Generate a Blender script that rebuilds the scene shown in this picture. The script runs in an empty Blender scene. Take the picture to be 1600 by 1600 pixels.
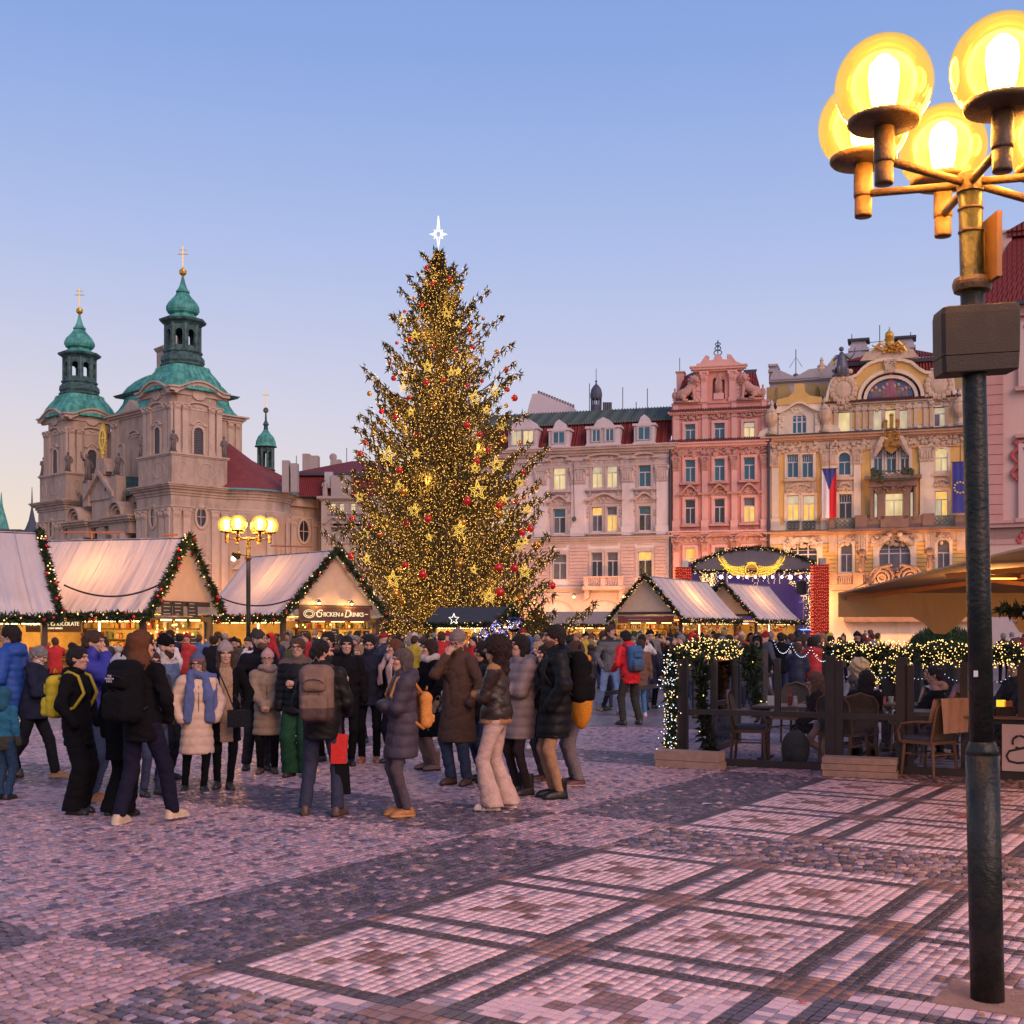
import bpy, math, random
import numpy as np
from mathutils import Vector, Matrix
random.seed(7)
rng = np.random.default_rng(7)
S = bpy.context.scene
COL = S.collection
PI = math.pi
H, F, HZ, CX = 1.8, 1900.0, 983.0, 800.0      # eye height, focal length and horizon row of the photograph

# ---------------- camera ----------------
cam = bpy.data.cameras.new('camera'); camo = bpy.data.objects.new('camera', cam); COL.objects.link(camo)
S.camera = camo
camo.location = (0, 0, H); camo.rotation_euler = (PI/2, 0, 0)
cam.lens = F/1600*36; cam.sensor_width = 36; cam.shift_y = (HZ-800)/1600
cam.clip_start = 0.1; cam.clip_end = 3000
# ---------------- view ----------------
S.view_settings.view_transform = 'Standard'; S.view_settings.look = 'None'
S.view_settings.exposure = 0.0; S.view_settings.gamma = 1.0; S.view_settings.use_curve_mapping = False
S.render.engine = 'CYCLES'
S.cycles.sample_clamp_indirect = 3.0
S.cycles.sample_clamp_direct = 0.0
S.cycles.max_bounces = 6; S.cycles.diffuse_bounces = 3; S.cycles.glossy_bounces = 3
S.cycles.transmission_bounces = 6; S.cycles.transparent_max_bounces = 10
S.cycles.use_denoising = True
# ---------------- dusk sky ----------------
W = bpy.data.worlds.new('World'); S.world = W; W.use_nodes = True
SUN_AZ = math.radians(-38)        # the sun has set beyond the church

def make_sky():
 nt = W.node_tree; n = nt.nodes; l = nt.links
 bg = n['Background']
 tc = n.new('ShaderNodeTexCoord'); sx = n.new('ShaderNodeSeparateXYZ'); l.new(tc.outputs['Generated'], sx.inputs[0])
 def M(op, a, b=None, clamp=False):
  m = n.new('ShaderNodeMath'); m.operation = op; m.use_clamp = clamp
  for k, q in enumerate((a, b)):
   if q is None: continue
   if isinstance(q, (int, float)): m.inputs[k].default_value = q
   else: l.new(q, m.inputs[k])
  return m.outputs[0]
 z = sx.outputs[2]
 cr = n.new('ShaderNodeValToRGB'); l.new(M('MAXIMUM', z, 0.0), cr.inputs[0])
 st = [(0.0, (.74, .645, .63)), (.07, (.735, .68, .72)), (.17, (.62, .625, .785)), (.30, (.41, .505, .80)), (.43, (.255, .385, .745)), (.7, (.14, .25, .57)), (1.0, (.11, .19, .47))]
 e = cr.color_ramp.elements
 while len(e) < len(st): e.new(.5)
 for q, (p, c) in zip(e, st): q.position = p; q.color = (*c, 1)
 def lobe(az, el, power):
  d = n.new('ShaderNodeVectorMath'); d.operation = 'DOT_PRODUCT'
  l.new(tc.outputs['Generated'], d.inputs[0])
  d.inputs[1].default_value = (math.sin(az)*math.cos(el), math.cos(az)*math.cos(el), math.sin(el))
  return M('POWER', M('MAXIMUM', d.outputs['Value'], 0.0), power)
 def mix(a, fac, col):
  m = n.new('ShaderNodeMixRGB'); l.new(fac, m.inputs[0]); l.new(a, m.inputs[1]); m.inputs[2].default_value = (*col, 1)
  return m.outputs[0]
 low = M('POWER', M('SUBTRACT', 1.0, M('MAXIMUM', z, 0.0)), 9.0)
 sk = n.new('ShaderNodeTexSky'); sk.sky_type = 'NISHITA'; sk.sun_disc = False
 sk.sun_elevation = math.radians(-1.2); sk.sun_rotation = SUN_AZ; sk.ozone_density = 2.0
 c = mix(cr.outputs[0], M('MULTIPLY', M('MULTIPLY', lobe(SUN_AZ, 0, 7.0), low), 1.25, True), (1.0, .74, .42))
 # belt of dusk pink opposite the sunset
 c = mix(c, M('MULTIPLY', M('MULTIPLY', lobe(SUN_AZ+PI, .25, 1.2), low), 1.1, True), (.86, .52, .56))
 ad = n.new('ShaderNodeMixRGB'); ad.blend_type = 'ADD'; ad.inputs[0].default_value = .06
 l.new(c, ad.inputs[1]); l.new(sk.outputs[0], ad.inputs[2])
 l.new(ad.outputs[0], bg.inputs[0]); bg.inputs[1].default_value = 1.0
make_sky()
# added fill from behind the camera: one broad, weak, slightly warm sun
sl = bpy.data.lights.new('twilight_fill_sun', 'SUN'); sl.energy = 2.3; sl.angle = math.radians(45); sl.color = (1.0, .66, .54)
so = bpy.data.objects.new('twilight_fill_sun', sl); COL.objects.link(so)
so.rotation_euler = Vector((-.62, 1.0, -.66)).to_track_quat('-Z', 'Y').to_euler()

# ---------------- helpers ----------------
def P(px, py, d): return Vector(((px-CX)/F*d, d, H+(HZ-py)/F*d))   # point d metres in front of the lens plane
def gd(py): return F*H/(py-HZ)
def G(px, py):
 d = gd(py); return ((px-CX)/F*d, d)

class MB:
 def __init__(s, M=None): s.v = []; s.f = []; s.m = []; s.M = M
 def add(s, vs, fs, mi=0):
  b = len(s.v)
  if s.M is not None: vs = [tuple(s.M @ Vector(p)) for p in vs]
  s.v.extend([tuple(p) for p in vs]); s.f.extend([tuple(i+b for i in f) for f in fs]); s.m.extend([mi]*len(fs))
 def box(s, x0, x1, y0, y1, z0, z1, mi=0):
  s.add([(x0,y0,z0),(x1,y0,z0),(x1,y1,z0),(x0,y1,z0),(x0,y0,z1),(x1,y0,z1),(x1,y1,z1),(x0,y1,z1)],
    [(0,3,2,1),(4,5,6,7),(0,1,5,4),(1,2,6,5),(2,3,7,6),(3,0,4,7)], mi)
 def bar(s, a, b, w, h=None, mi=0, up=(0,0,1)):
  a = Vector(a); b = Vector(b); h = h or w
  t = (b-a).normalized(); u = Vector(up)
  if abs(t.dot(u)) > .98: u = Vector((0,1,0))
  x = t.cross(u).normalized(); y = x.cross(t)
  vs = [p+x*sx*w/2+y*sy*h/2 for p in (a, b) for sx, sy in ((-1,-1),(1,-1),(1,1),(-1,1))]
  s.add(vs, [(0,3,2,1),(4,5,6,7),(0,1,5,4),(1,2,6,5),(2,3,7,6),(3,0,4,7)], mi)
 def tube(s, pts, r, n=8, mi=0, cap=True):
  pts = [Vector(p) for p in pts]
  rs = [r]*len(pts) if isinstance(r, (int, float)) else list(r)
  vs = []; fs = []; x = None
  for i, p in enumerate(pts):
   t = (pts[min(i+1, len(pts)-1)]-pts[max(i-1, 0)])
   t = t.normalized() if t.length > 1e-9 else Vector((0,0,1))
   if x is None:
    u = Vector((0,0,1)) if abs(t.z) < .95 else Vector((1,0,0)); x = t.cross(u).normalized()
   else:
    x = (x-t*x.dot(t)); x = x.normalized() if x.length > 1e-6 else t.orthogonal().normalized()
   y = t.cross(x)
   vs += [p+(x*math.cos(2*PI*k/n)+y*math.sin(2*PI*k/n))*rs[i] for k in range(n)]
  for i in range(len(pts)-1):
   for k in range(n): fs.append((i*n+k, i*n+(k+1)%n, (i+1)*n+(k+1)%n, (i+1)*n+k))
  if cap: fs.append(tuple(range(n-1, -1, -1))); fs.append(tuple((len(pts)-1)*n+k for k in range(n)))
  s.add(vs, fs, mi)
 def lathe(s, prof, c=(0,0,0), n=24, mi=0, sq=None, rot=0.0, cap=True):
  # prof: [(r, z)]; sq: None for round, else a list of n directions (polygon tower plans)
  vs = []; fs = []
  for r, z in prof:
   for k in range(n):
    a = 2*PI*k/n+rot
    d = (math.cos(a), math.sin(a)) if sq is None else sq[k]
    vs.append((c[0]+r*d[0], c[1]+r*d[1], c[2]+z))
  for i in range(len(prof)-1):
   for k in range(n): fs.append((i*n+k, i*n+(k+1)%n, (i+1)*n+(k+1)%n, (i+1)*n+k))
  if cap: fs.append(tuple(range(n-1, -1, -1))); fs.append(tuple((len(prof)-1)*n+k for k in range(n)))
  s.add(vs, fs, mi)
 def ball(s, c, r, nu=10, nv=6, mi=0, R=None):
  rx, ry, rz = (r, r, r) if isinstance(r, (int, float)) else r
  vs = [Vector((0,0,-rz))]; fs = []
  for j in range(1, nv):
   t = -PI/2+PI*j/nv
   for i in range(nu):
    a = 2*PI*i/nu; vs.append(Vector((rx*math.cos(t)*math.cos(a), ry*math.cos(t)*math.sin(a), rz*math.sin(t))))
  vs.append(Vector((0,0,rz)))
  for i in range(nu):
   fs.append((0, 1+(i+1)%nu, 1+i)); fs.append((len(vs)-1, len(vs)-1-nu+i, len(vs)-1-nu+(i+1)%nu))
  for j in range(nv-2):
   for i in range(nu): a = 1+j*nu; fs.append((a+i, a+(i+1)%nu, a+nu+(i+1)%nu, a+nu+i))
  if R is not None: vs = [R @ p for p in vs]
  s.add([Vector(c)+p for p in vs], fs, mi)
 def prism(s, poly, d0, d1, axis='y', mi=0):
  # poly: 2-D outline, counter-clockwise; extruded along axis from d0 to d1
  n = len(poly)
  def q(p, d):
   if axis == 'y': return (p[0], d, p[1])
   if axis == 'x': return (d, p[0], p[1])
   return (p[0], p[1], d)
  vs = [q(p, d0) for p in poly]+[q(p, d1) for p in poly]
  fs = [tuple(range(n)), tuple(range(2*n-1, n-1, -1))]+[(i, n+i, n+(i+1)%n, (i+1)%n) for i in range(n)]
  s.add(vs, fs, mi)
 def arr(s, v, f, mi=0):
  s.add([tuple(p) for p in v], [tuple(int(i) for i in q) for q in f], mi)
 def split(s, name, mats, parent=None, gap=.04):
  # one object for every group of touching pieces
  n = len(s.v); par = list(range(n))
  def fd_(i):
   while par[i] != i: par[i] = par[par[i]]; i = par[i]
   return i
  for f in s.f:
   a = fd_(f[0])
   for q in f[1:]: par[fd_(q)] = a
  V = np.array(s.v); rt = np.array([fd_(i) for i in range(n)]); u, inv = np.unique(rt, return_inverse=True); k = len(u)
  lo = np.full((k,3), 1e9); hi = -lo; np.minimum.at(lo, inv, V); np.maximum.at(hi, inv, V); cp = list(range(k))
  def fc(i):
   while cp[i] != i: cp[i] = cp[cp[i]]; i = cp[i]
   return i
  for i in range(k):
   for j in np.nonzero(((lo[i]-gap <= hi) & (hi[i]+gap >= lo)).all(1))[0]: cp[fc(int(j))] = fc(i)
  cl = np.array([fc(i) for i in range(k)])[inv]
  for c in np.unique(cl):
   ix = np.nonzero(cl == c)[0]; mp = {int(q): t for t, q in enumerate(ix)}; b = MB(); b.v = [s.v[q] for q in ix]
   for f, m in zip(s.f, s.m):
    if f[0] in mp: b.f.append(tuple(mp[q] for q in f)); b.m.append(m)
   b.build(name, mats, parent)
 def build(s, name, mats, parent=None, smooth=False, kind=None, loc=None, fix=True):
  me = bpy.data.meshes.new(name)
  me.from_pydata(s.v, [], s.f)
  mats = mats if isinstance(mats, (list, tuple)) else [mats]
  for m in mats: me.materials.append(m)
  if len(mats) > 1: me.polygons.foreach_set('material_index', np.array(s.m, np.int32))
  if smooth: me.polygons.foreach_set('use_smooth', np.ones(len(s.f), bool))
  me.update()
  o = bpy.data.objects.new(name, me); COL.objects.link(o)
  if parent is not None: o.parent = parent
  if loc is not None: o.location = loc
  if kind: o['kind'] = kind
  return o

def npmesh(name, V, Q, mats, parent=None, smooth=False, mi=None, kind=None):
 # fast mesh from numpy arrays; Q is (n,4) or (n,3)
 me = bpy.data.meshes.new(name); V = np.ascontiguousarray(V, np.float32); Q = np.ascontiguousarray(Q, np.int32)
 k = Q.shape[1]
 me.vertices.add(len(V)); me.vertices.foreach_set('co', V.ravel())
 me.loops.add(Q.size); me.loops.foreach_set('vertex_index', Q.ravel())
 me.polygons.add(len(Q)); me.polygons.foreach_set('loop_start', np.arange(0, Q.size, k, dtype=np.int32))
 try: me.polygons.foreach_set('loop_total', np.full(len(Q), k, np.int32))
 except Exception: pass
 mats = mats if isinstance(mats, (list, tuple)) else [mats]
 for m in mats: me.materials.append(m)
 if mi is not None: me.polygons.foreach_set('material_index', np.ascontiguousarray(mi, np.int32))
 if smooth: me.polygons.foreach_set('use_smooth', np.ones(len(Q), bool))
 me.update(calc_edges=True); me.validate()
 o = bpy.data.objects.new(name, me); COL.objects.link(o)
 if parent is not None: o.parent = parent
 if kind: o['kind'] = kind
 return o

def tag(o, label=None, cat=None, group=None, kind=None):
 if label: o['label'] = label
 if cat: o['category'] = cat
 if group: o['group'] = group
 if kind: o['kind'] = kind
 return o
def thing(name, label, cat, loc=(0,0,0), rz=0.0, group=None):
 o = bpy.data.objects.new(name, None); COL.objects.link(o)
 o.location = loc; o.rotation_euler = (0, 0, rz); o.empty_display_size = .1
 return tag(o, label, cat, group)
def dup(o, parent=None, keep=True):
 c = o.copy(); COL.objects.link(c)
 if parent is not None: c.parent = parent
 for ch in o.children: dup(ch, c)
 return c
ORD = ['first','second','third','fourth','fifth','sixth','seventh','eighth','ninth','tenth','eleventh','twelfth','thirteenth','fourteenth','fifteenth',
  'sixteenth','seventeenth','eighteenth','nineteenth','twentieth']
def ordinal(k):
 if k < 20: return ORD[k]
 tens = {2:'twenty',3:'thirty',4:'forty',5:'fifty',6:'sixty',7:'seventy',8:'eighty',9:'ninety'}
 k += 1; t, u = divmod(k, 10)
 if u == 0: return tens[t][:-1]+'ieth'
 return tens[t]+'-'+ORD[u-1]

# ---------------- materials ----------------
MATS = {}
def mat(name, col, rough=.8, metal=0.0, var=.12, scale=6.0, bump=0.0, bscale=None, emis=None, estr=0.0, alpha=1.0, trans=0.0, spec=.5, island=0.0, col2=None, dirt=0.0, sheen=0.0, ior=1.45, coord='Object'):
 if name in MATS: return MATS[name]
 m = bpy.data.materials.new(name); m.use_nodes = True; MATS[name] = m
 nt = m.node_tree; n = nt.nodes; l = nt.links; b = n['Principled BSDF']
 b.inputs['Base Color'].default_value = (*col, 1); b.inputs['Roughness'].default_value = rough; b.inputs['Metallic'].default_value = metal
 b.inputs['Specular IOR Level'].default_value = spec; b.inputs['IOR'].default_value = ior
 b.inputs['Transmission Weight'].default_value = trans; b.inputs['Alpha'].default_value = alpha
 if sheen: b.inputs['Sheen Weight'].default_value = sheen
 m.diffuse_color = (*col, 1)
 cur = None
 if var or island or dirt or col2:
  tc = n.new('ShaderNodeTexCoord')
  rgb = n.new('ShaderNodeRGB'); rgb.outputs[0].default_value = (*col, 1); cur = rgb.outputs[0]
  nz = n.new('ShaderNodeTexNoise'); nz.inputs['Scale'].default_value = scale; nz.inputs['Detail'].default_value = 5; nz.inputs['Roughness'].default_value = .65
  l.new(tc.outputs[coord], nz.inputs['Vector'])
  if col2:
   cr = n.new('ShaderNodeValToRGB'); cr.color_ramp.elements[0].position = .40; cr.color_ramp.elements[1].position = .60
   l.new(nz.outputs['Fac'], cr.inputs[0])
   mx = n.new('ShaderNodeMixRGB'); l.new(cr.outputs[0], mx.inputs[0]); l.new(cur, mx.inputs[1]); mx.inputs[2].default_value = (*col2, 1); cur = mx.outputs[0]
  hs = n.new('ShaderNodeHueSaturation'); l.new(cur, hs.inputs['Color'])
  mr = n.new('ShaderNodeMapRange'); mr.inputs['From Min'].default_value = .25; mr.inputs['From Max'].default_value = .75
  mr.inputs['To Min'].default_value = 1-var; mr.inputs['To Max'].default_value = 1+var; l.new(nz.outputs['Fac'], mr.inputs[0])
  v = mr.outputs[0]
  if island:
   ge = n.new('ShaderNodeNewGeometry'); r2 = n.new('ShaderNodeMapRange'); r2.inputs['To Min'].default_value = 1-island; r2.inputs['To Max'].default_value = 1+island
   l.new(ge.outputs['Random Per Island'], r2.inputs[0])
   mm = n.new('ShaderNodeMath'); mm.operation = 'MULTIPLY'; l.new(v, mm.inputs[0]); l.new(r2.outputs[0], mm.inputs[1]); v = mm.outputs[0]
  l.new(v, hs.inputs['Value']); cur = hs.outputs[0]
  if dirt:
   n2 = n.new('ShaderNodeTexNoise'); n2.inputs['Scale'].default_value = .5; n2.inputs['Detail'].default_value = 7; n2.inputs['Roughness'].default_value = .7
   mp = n.new('ShaderNodeMapping'); mp.inputs['Scale'].default_value = (1.6, 1.6, .35); l.new(tc.outputs[coord], mp.inputs[0]); l.new(mp.outputs[0], n2.inputs['Vector'])
   cr = n.new('ShaderNodeValToRGB'); cr.color_ramp.elements[0].position = .48; cr.color_ramp.elements[1].position = .72
   l.new(n2.outputs['Fac'], cr.inputs[0]); ml = n.new('ShaderNodeMath'); ml.operation = 'MULTIPLY'; ml.inputs[1].default_value = dirt; l.new(cr.outputs[0], ml.inputs[0])
   mx = n.new('ShaderNodeMixRGB'); mx.blend_type = 'MULTIPLY'; l.new(ml.outputs[0], mx.inputs[0]); l.new(cur, mx.inputs[1]); mx.inputs[2].default_value = (.45, .40, .36, 1); cur = mx.outputs[0]
  l.new(cur, b.inputs['Base Color'])
  if bump:
   bz = n.new('ShaderNodeTexNoise'); bz.inputs['Scale'].default_value = bscale or scale*4; bz.inputs['Detail'].default_value = 4
   l.new(tc.outputs[coord], bz.inputs['Vector'])
   bp = n.new('ShaderNodeBump'); bp.inputs['Strength'].default_value = bump; bp.inputs['Distance'].default_value = .02
   l.new(bz.outputs['Fac'], bp.inputs['Height']); l.new(bp.outputs[0], b.inputs['Normal'])
 if emis:
  b.inputs['Emission Color'].default_value = (*emis, 1); b.inputs['Emission Strength'].default_value = estr
 return m
def glow(name, col, strength, sampled=True):
 if name in MATS: return MATS[name]
 m = mat(name, (.05,.04,.03), var=0, emis=col, estr=strength)
 if not sampled: m.cycles.emission_sampling = 'NONE'
 return m
def lamp(name, loc, power, col=(1,.55,.2), r=.05, parent=None):
 d = bpy.data.lights.new(name, 'POINT'); d.energy = power; d.color = col; d.shadow_soft_size = r
 o = bpy.data.objects.new(name, d); COL.objects.link(o); o.location = loc
 if parent is not None: o.parent = parent
 return o
# ================= GROUND =================
def ground():
 th = .574583
 A = np.array([math.cos(th), -math.sin(th)]); B = np.array([math.sin(th), math.cos(th)]); O = np.array([-1.4348, 6.5128])
 s, p, u, dk, st = 1.022, 1.45, 5.67, .121, .186
 ms = [mat('pale_granite', (.44,.27,.285), .33, var=.18, scale=9, island=.30, bump=.25, bscale=60),
   mat('dark_basalt', (.085,.062,.074), .30, var=.2, scale=9, island=.35, bump=.25, bscale=60),
   mat('red_porphyry', (.235,.125,.11), .33, var=.18, scale=9, island=.3, bump=.25, bscale=60),
   mat('blue_grey_stone', (.31,.235,.285), .33, var=.18, scale=9, island=.25, bump=.25, bscale=60),
   mat('white_marble_stone', (.70,.475,.485), .42, var=.1, scale=9, island=.12, bump=.15, bscale=60),
   mat('brown_granite', (.27,.165,.145), .33, var=.18, scale=9, island=.4, bump=.25, bscale=60),
   mat('slate_granite', (.145,.105,.135), .30, var=.18, scale=9, island=.3, bump=.25, bscale=60)]
 grout = mat('joint_sand', (.030,.024,.024), .85, var=.25, scale=3)
 far = mat('distant_cobbles', (.24,.19,.195), .42, var=.35, scale=1.2, bump=.5, bscale=12, col2=(.15,.13,.14))
 nt = far.node_tree; n_ = nt.nodes; l_ = nt.links; tc = n_.new('ShaderNodeTexCoord'); mp = n_.new('ShaderNodeMapping'); mp.inputs['Rotation'].default_value = (0,0,th); l_.new(tc.outputs['Object'], mp.inputs[0])
 bk = n_.new('ShaderNodeTexBrick'); bk.inputs['Scale'].default_value = 4.5; bk.inputs['Color1'].default_value = (.42,.33,.32,1); bk.inputs['Color2'].default_value = (.17,.145,.16,1); bk.inputs['Mortar'].default_value = (.06,.05,.05,1); bk.inputs['Mortar Size'].default_value = .03; l_.new(mp.outputs[0], bk.inputs['Vector'])
 ck = n_.new('ShaderNodeTexChecker'); ck.inputs['Scale'].default_value = .18; l_.new(mp.outputs[0], ck.inputs['Vector']); mx = n_.new('ShaderNodeMixRGB'); mx.blend_type = 'MULTIPLY'; mx.inputs[0].default_value = .45; l_.new(bk.outputs['Color'], mx.inputs[1]); l_.new(ck.outputs['Color'], mx.inputs[2]); ck.inputs['Color1'].default_value = (1,1,1,1); ck.inputs['Color2'].default_value = (.45,.45,.5,1)
 l_.new(mx.outputs[0], n_['Principled BSDF'].inputs['Base Color'])
 g = MB(); R = 1500
 g.add([(-R,-R,-.013),(R,-R,-.013),(R,R,-.013),(-R,R,-.013)], [(0,1,2,3)])
 g0 = g.build('ground', [grout]); g0['kind'] = 'structure'
 g = MB(); yy = 22.0
 g.add([(-400,yy,-.004),(400,yy,-.004),(400,400,-.004),(-400,400,-.004)], [(0,1,2,3)])
 f0 = g.build('square_paving', [far]); f0['kind'] = 'structure'
 YM = 22.4
 def infr(a, b, m=.5):
  x = O[0]+a*A[0]+b*B[0]; y = O[1]+a*A[1]+b*B[1]
  return (y > 4.6) & (y < YM) & (np.abs(x) < .425*y+m)
 # --- mosaic panels ---
 segs = [(-.307,-.121,'S',2),(-.121,0.,'D',1)]
 def axis(n0, n1, lead):
  out = list(lead)
  for j in range(n0, n1):
   q = j*p; out.append((q, q+s, 'P', 16)); e = q+s
   out += [(e, e+dk, 'D', 2), (e+dk, e+dk+st, 'S', 2), (e+dk+st, q+p, 'D', 2)]
  return out
 ax = []
 for q0, q1, t, k in axis(0, 20, [(-.14, 0., 'D', 2)]):
  for i in range(k): ax.append((q0+(q1-q0)*i/k, q0+(q1-q0)*(i+1)/k, t, i))
 bx = []
 base = axis(0, 3, [(-.307,-.121,'S',2), (-.121,0.,'D',1)])[:-1]
 top = base[-1][1]
 for gk in range(-1, 6):
  for q0, q1, t, k in base:
   for i in range(k): bx.append((q0+(q1-q0)*i/k+gk*u, q0+(q1-q0)*(i+1)/k+gk*u, t, i))
 motif = set()
 for i in range(6, 10):
  for j in range(6, 10): motif.add((i, j))
 for i0, j0 in ((4,4),(4,10),(10,4),(10,10)):
  for i in (0,1):
   for j in (0,1): motif.add((i0+i, j0+j))
 st_l = []
 for a0, a1, ta, ia in ax:
  for b0, b1, tb, ib in bx:
   if not infr((a0+a1)/2, (b0+b1)/2): continue
   r = random.random()
   if ta == 'P' and tb == 'P':
    k = 2 if (ia, ib) in motif else (3 if r < .10 else (0 if r < .22 else 4))
    if k == 2 and r < .1: k = 5
   elif (ta == 'S' and tb in 'SD') or (tb == 'S' and ta in 'SD'):
    k = 2 if r < .8 else 5
   elif ta == 'S' or tb == 'S': k = 3 if r < .27 else 4
   else: k = 1 if r < .97 else 6
   st_l.append((a0, a1, b0, b1, k, .0035 if k != 1 else .006))
 # --- cobbles ---
 def colour(light, mixed, a, b):
  r = random.random(); n = math.sin(a*1.3+b*.7)+math.sin(b*1.9-a*.6)
  if mixed: return 1 if r < .25 else 6 if r < .45 else 3 if r < .58 else 5 if r < .84 else 2 if r < .9 else 0
  if light:
   t = (.13 if b < -.1 else .24)+.08*n
   return 3 if r < t else 6 if r < t+(.03 if b < -.1 else .12) else 5 if r < t+.10 else 0
  return 1 if r < .40 else 6 if r < .90 else 5 if r < .95 else 0
 def isband(b):
  bb = (b+.10) % u
  return bb > 4.20
 edges = [-1.37-.070*i for i in range(0, 300)][::-1]+[-1.37+(1.37-.14)*i/18 for i in range(1, 19)]
 for a0, a1 in zip(edges[:-1], edges[1:]):
  b = -6+random.random()*.1
  while b < 24:
   L = random.uniform(.060, .092)
   am, bm = (a0+a1)/2, b+L/2
   if infr(am, bm):
    lane = am > -1.37; bd = isband(bm)
    st_l.append((a0, a1, b, b+L, colour(lane == bd, False, am, bm), .012))
   b += L
 for gk in range(-2, 6):
  lo, hi = top+gk*u, u-.307+gk*u
  n = round((hi-lo)/.070)
  for i in range(n):
   b0, b1 = lo+(hi-lo)*i/n, lo+(hi-lo)*(i+1)/n
   a = -.14+random.random()*.03
   while a < 24:
    L = random.uniform(.060, .092)
    if infr(a+L/2, (b0+b1)/2): st_l.append((a, a+L, b0, b1, colour(False, True, a, b0), .012))
    a += L
 T = np.array(st_l)
 # keep the concrete footing of the lamp clear
 cx = O[0]+(T[:,0]+T[:,1])/2*A[0]+(T[:,2]+T[:,3])/2*B[0]; cy = O[1]+(T[:,0]+T[:,1])/2*A[1]+(T[:,2]+T[:,3])/2*B[1]
 lx, ly = G(1543, 1562)
 foot = (np.abs((cx-lx)*A[0]+(cy-ly)*A[1]-.09) < .31) & (np.abs((cx-lx)*B[0]+(cy-ly)*B[1]-.02) < .22)
 T = T[~foot]; cx = cx[~foot]; cy = cy[~foot]
 n = len(T); jit = T[:,5]
 near = np.argsort(cx**2*.0+cy + np.where(np.abs(cx) > .40*cy, 50, 0)+np.where(cy < 5.62, 50, 0))[:300]
 isn = np.zeros(n, bool); isn[near] = True
 def stones(idx, local=False):
  t = T[idx]; m = len(t); r = np.random.default_rng(3)
  gp = np.where(t[:,5] > .01, .0052, .0019)
  ca = np.stack([t[:,0]+gp, t[:,1]-gp, t[:,1]-gp, t[:,0]+gp], 1); cb = np.stack([t[:,2]+gp, t[:,2]+gp, t[:,3]-gp, t[:,3]-gp], 1)
  ca = ca+r.uniform(-.5,.5,(m,4))*t[:,5:6]; cb = cb+r.uniform(-.5,.5,(m,4))*t[:,5:6]
  ma = ca.mean(1, keepdims=True); mb = cb.mean(1, keepdims=True)
  V = np.zeros((m, 12, 3)); h = r.uniform(-.004, .004, (m,1)); tilt = r.uniform(-.0018,.0018,(m,4)); sc_ = np.where(t[:,5:6] > .01, .8, .16); h = h*sc_; tilt = tilt*sc_
  for k, (f, z) in enumerate(((1.0, -.018), (.97, -.007), (.86, .0))):
   f_ = f if k != 2 else np.where(t[:,5:6] > .01, .80, .955)
   a = ma+(ca-ma)*f_; b = mb+(cb-mb)*f_
   if local: x = O[0]+(a-ma)*A[0]+(b-mb)*B[0]-O[0]; y = (a-ma)*A[1]+(b-mb)*B[1]
   else: x = O[0]+a*A[0]+b*B[0]; y = O[1]+a*A[1]+b*B[1]
   V[:, 4*k:4*k+4, 0] = x; V[:, 4*k:4*k+4, 1] = y
   V[:, 4*k:4*k+4, 2] = z+(h+tilt if k == 2 else (h*.6 if k == 1 else 0))
  q = []
  for k in (0, 4):
   for i in range(4): q.append((k+i, k+(i+1) % 4, k+4+(i+1) % 4, k+4+i))
  q.append((8,9,10,11))
  q = np.array(q)
  return V, q, t[:,4].astype(int)
 V, q, mi = stones(~isn)
 Q = (q[None]+12*np.arange(len(V))[:,None,None]).reshape(-1,4)
 npmesh('cobble_field', V.reshape(-1,3), Q, ms, g0, mi=np.repeat(mi, 9), kind='stuff')
 V, q, mi = stones(isn, True)
 cxn = cx[isn]; cyn = cy[isn]
 for i in range(len(V)):
  me = bpy.data.meshes.new('cobble'); me.from_pydata(V[i].tolist(), [], q.tolist()); me.materials.append(ms[mi[i]])
  o = bpy.data.objects.new('cobble', me); COL.objects.link(o); o.parent = g0; o.location = (cxn[i], cyn[i], 0)
 # concrete footing of the lamp post
 c = MB(Matrix.Translation((lx, ly, 0)) @ Matrix.Rotation(-th, 4, 'Z'))
 c.box(-.22, .40, -.20, .24, -.012, .004)
 c.build('lamp_footing', mat('footing_concrete', (.34,.20,.15), .8, var=.25, scale=14, bump=.5, bscale=70))['kind'] = 'structure'
 # litter
 def leaf(px, py, col, lab, sz, cat='leaf', nm='fallen_leaf'):
  x, y = G(px, py); m = MB(Matrix.Translation((x, y, .006)) @ Matrix.Rotation(random.random()*6, 4, 'Z'))
  pts = [(0,-1),(.35,-.5),(.6,-.1),(.42,.25),(.2,.45),(0,1),(-.25,.5),(-.5,.2),(-.55,-.2),(-.3,-.6)]
  vs = [(a*sz, b*sz, .012*abs(a)) for a, b in pts]+[(0,0,.004)]
  m.add(vs, [(i, (i+1) % 10, 10) for i in range(10)])
  tag(m.build(nm, mat('leaf_'+lab[:12], col, .6, scale=30)), lab, cat)
 leaf(1253, 1568, (.55,.07,.02), 'curled red leaf lying on the reddish crossing between two pale mosaic panels', .035)
 leaf(1533, 1587, (.55,.22,.03), 'small orange leaf lying beside the concrete footing of the lamp post', .028)
 leaf(1508, 1278, (.5,.06,.05), 'red scrap of packaging lying on a pale mosaic panel near the terrace', .09, 'litter', 'paper_scrap')
 leaf(1103, 1257, (.65,.6,.58), 'white paper scrap lying on dark cobbles before the terrace', .075, 'litter', 'paper_scrap')
 leaf(342, 1505, (.6,.58,.55), 'tiny white scrap lying where the dark cobbles meet the mosaic border', .02, 'litter', 'paper_scrap')
 leaf(985, 1426, (.2,.06,.02), 'dark brown leaf lying on the pale mosaic between two panels', .02)
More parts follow.
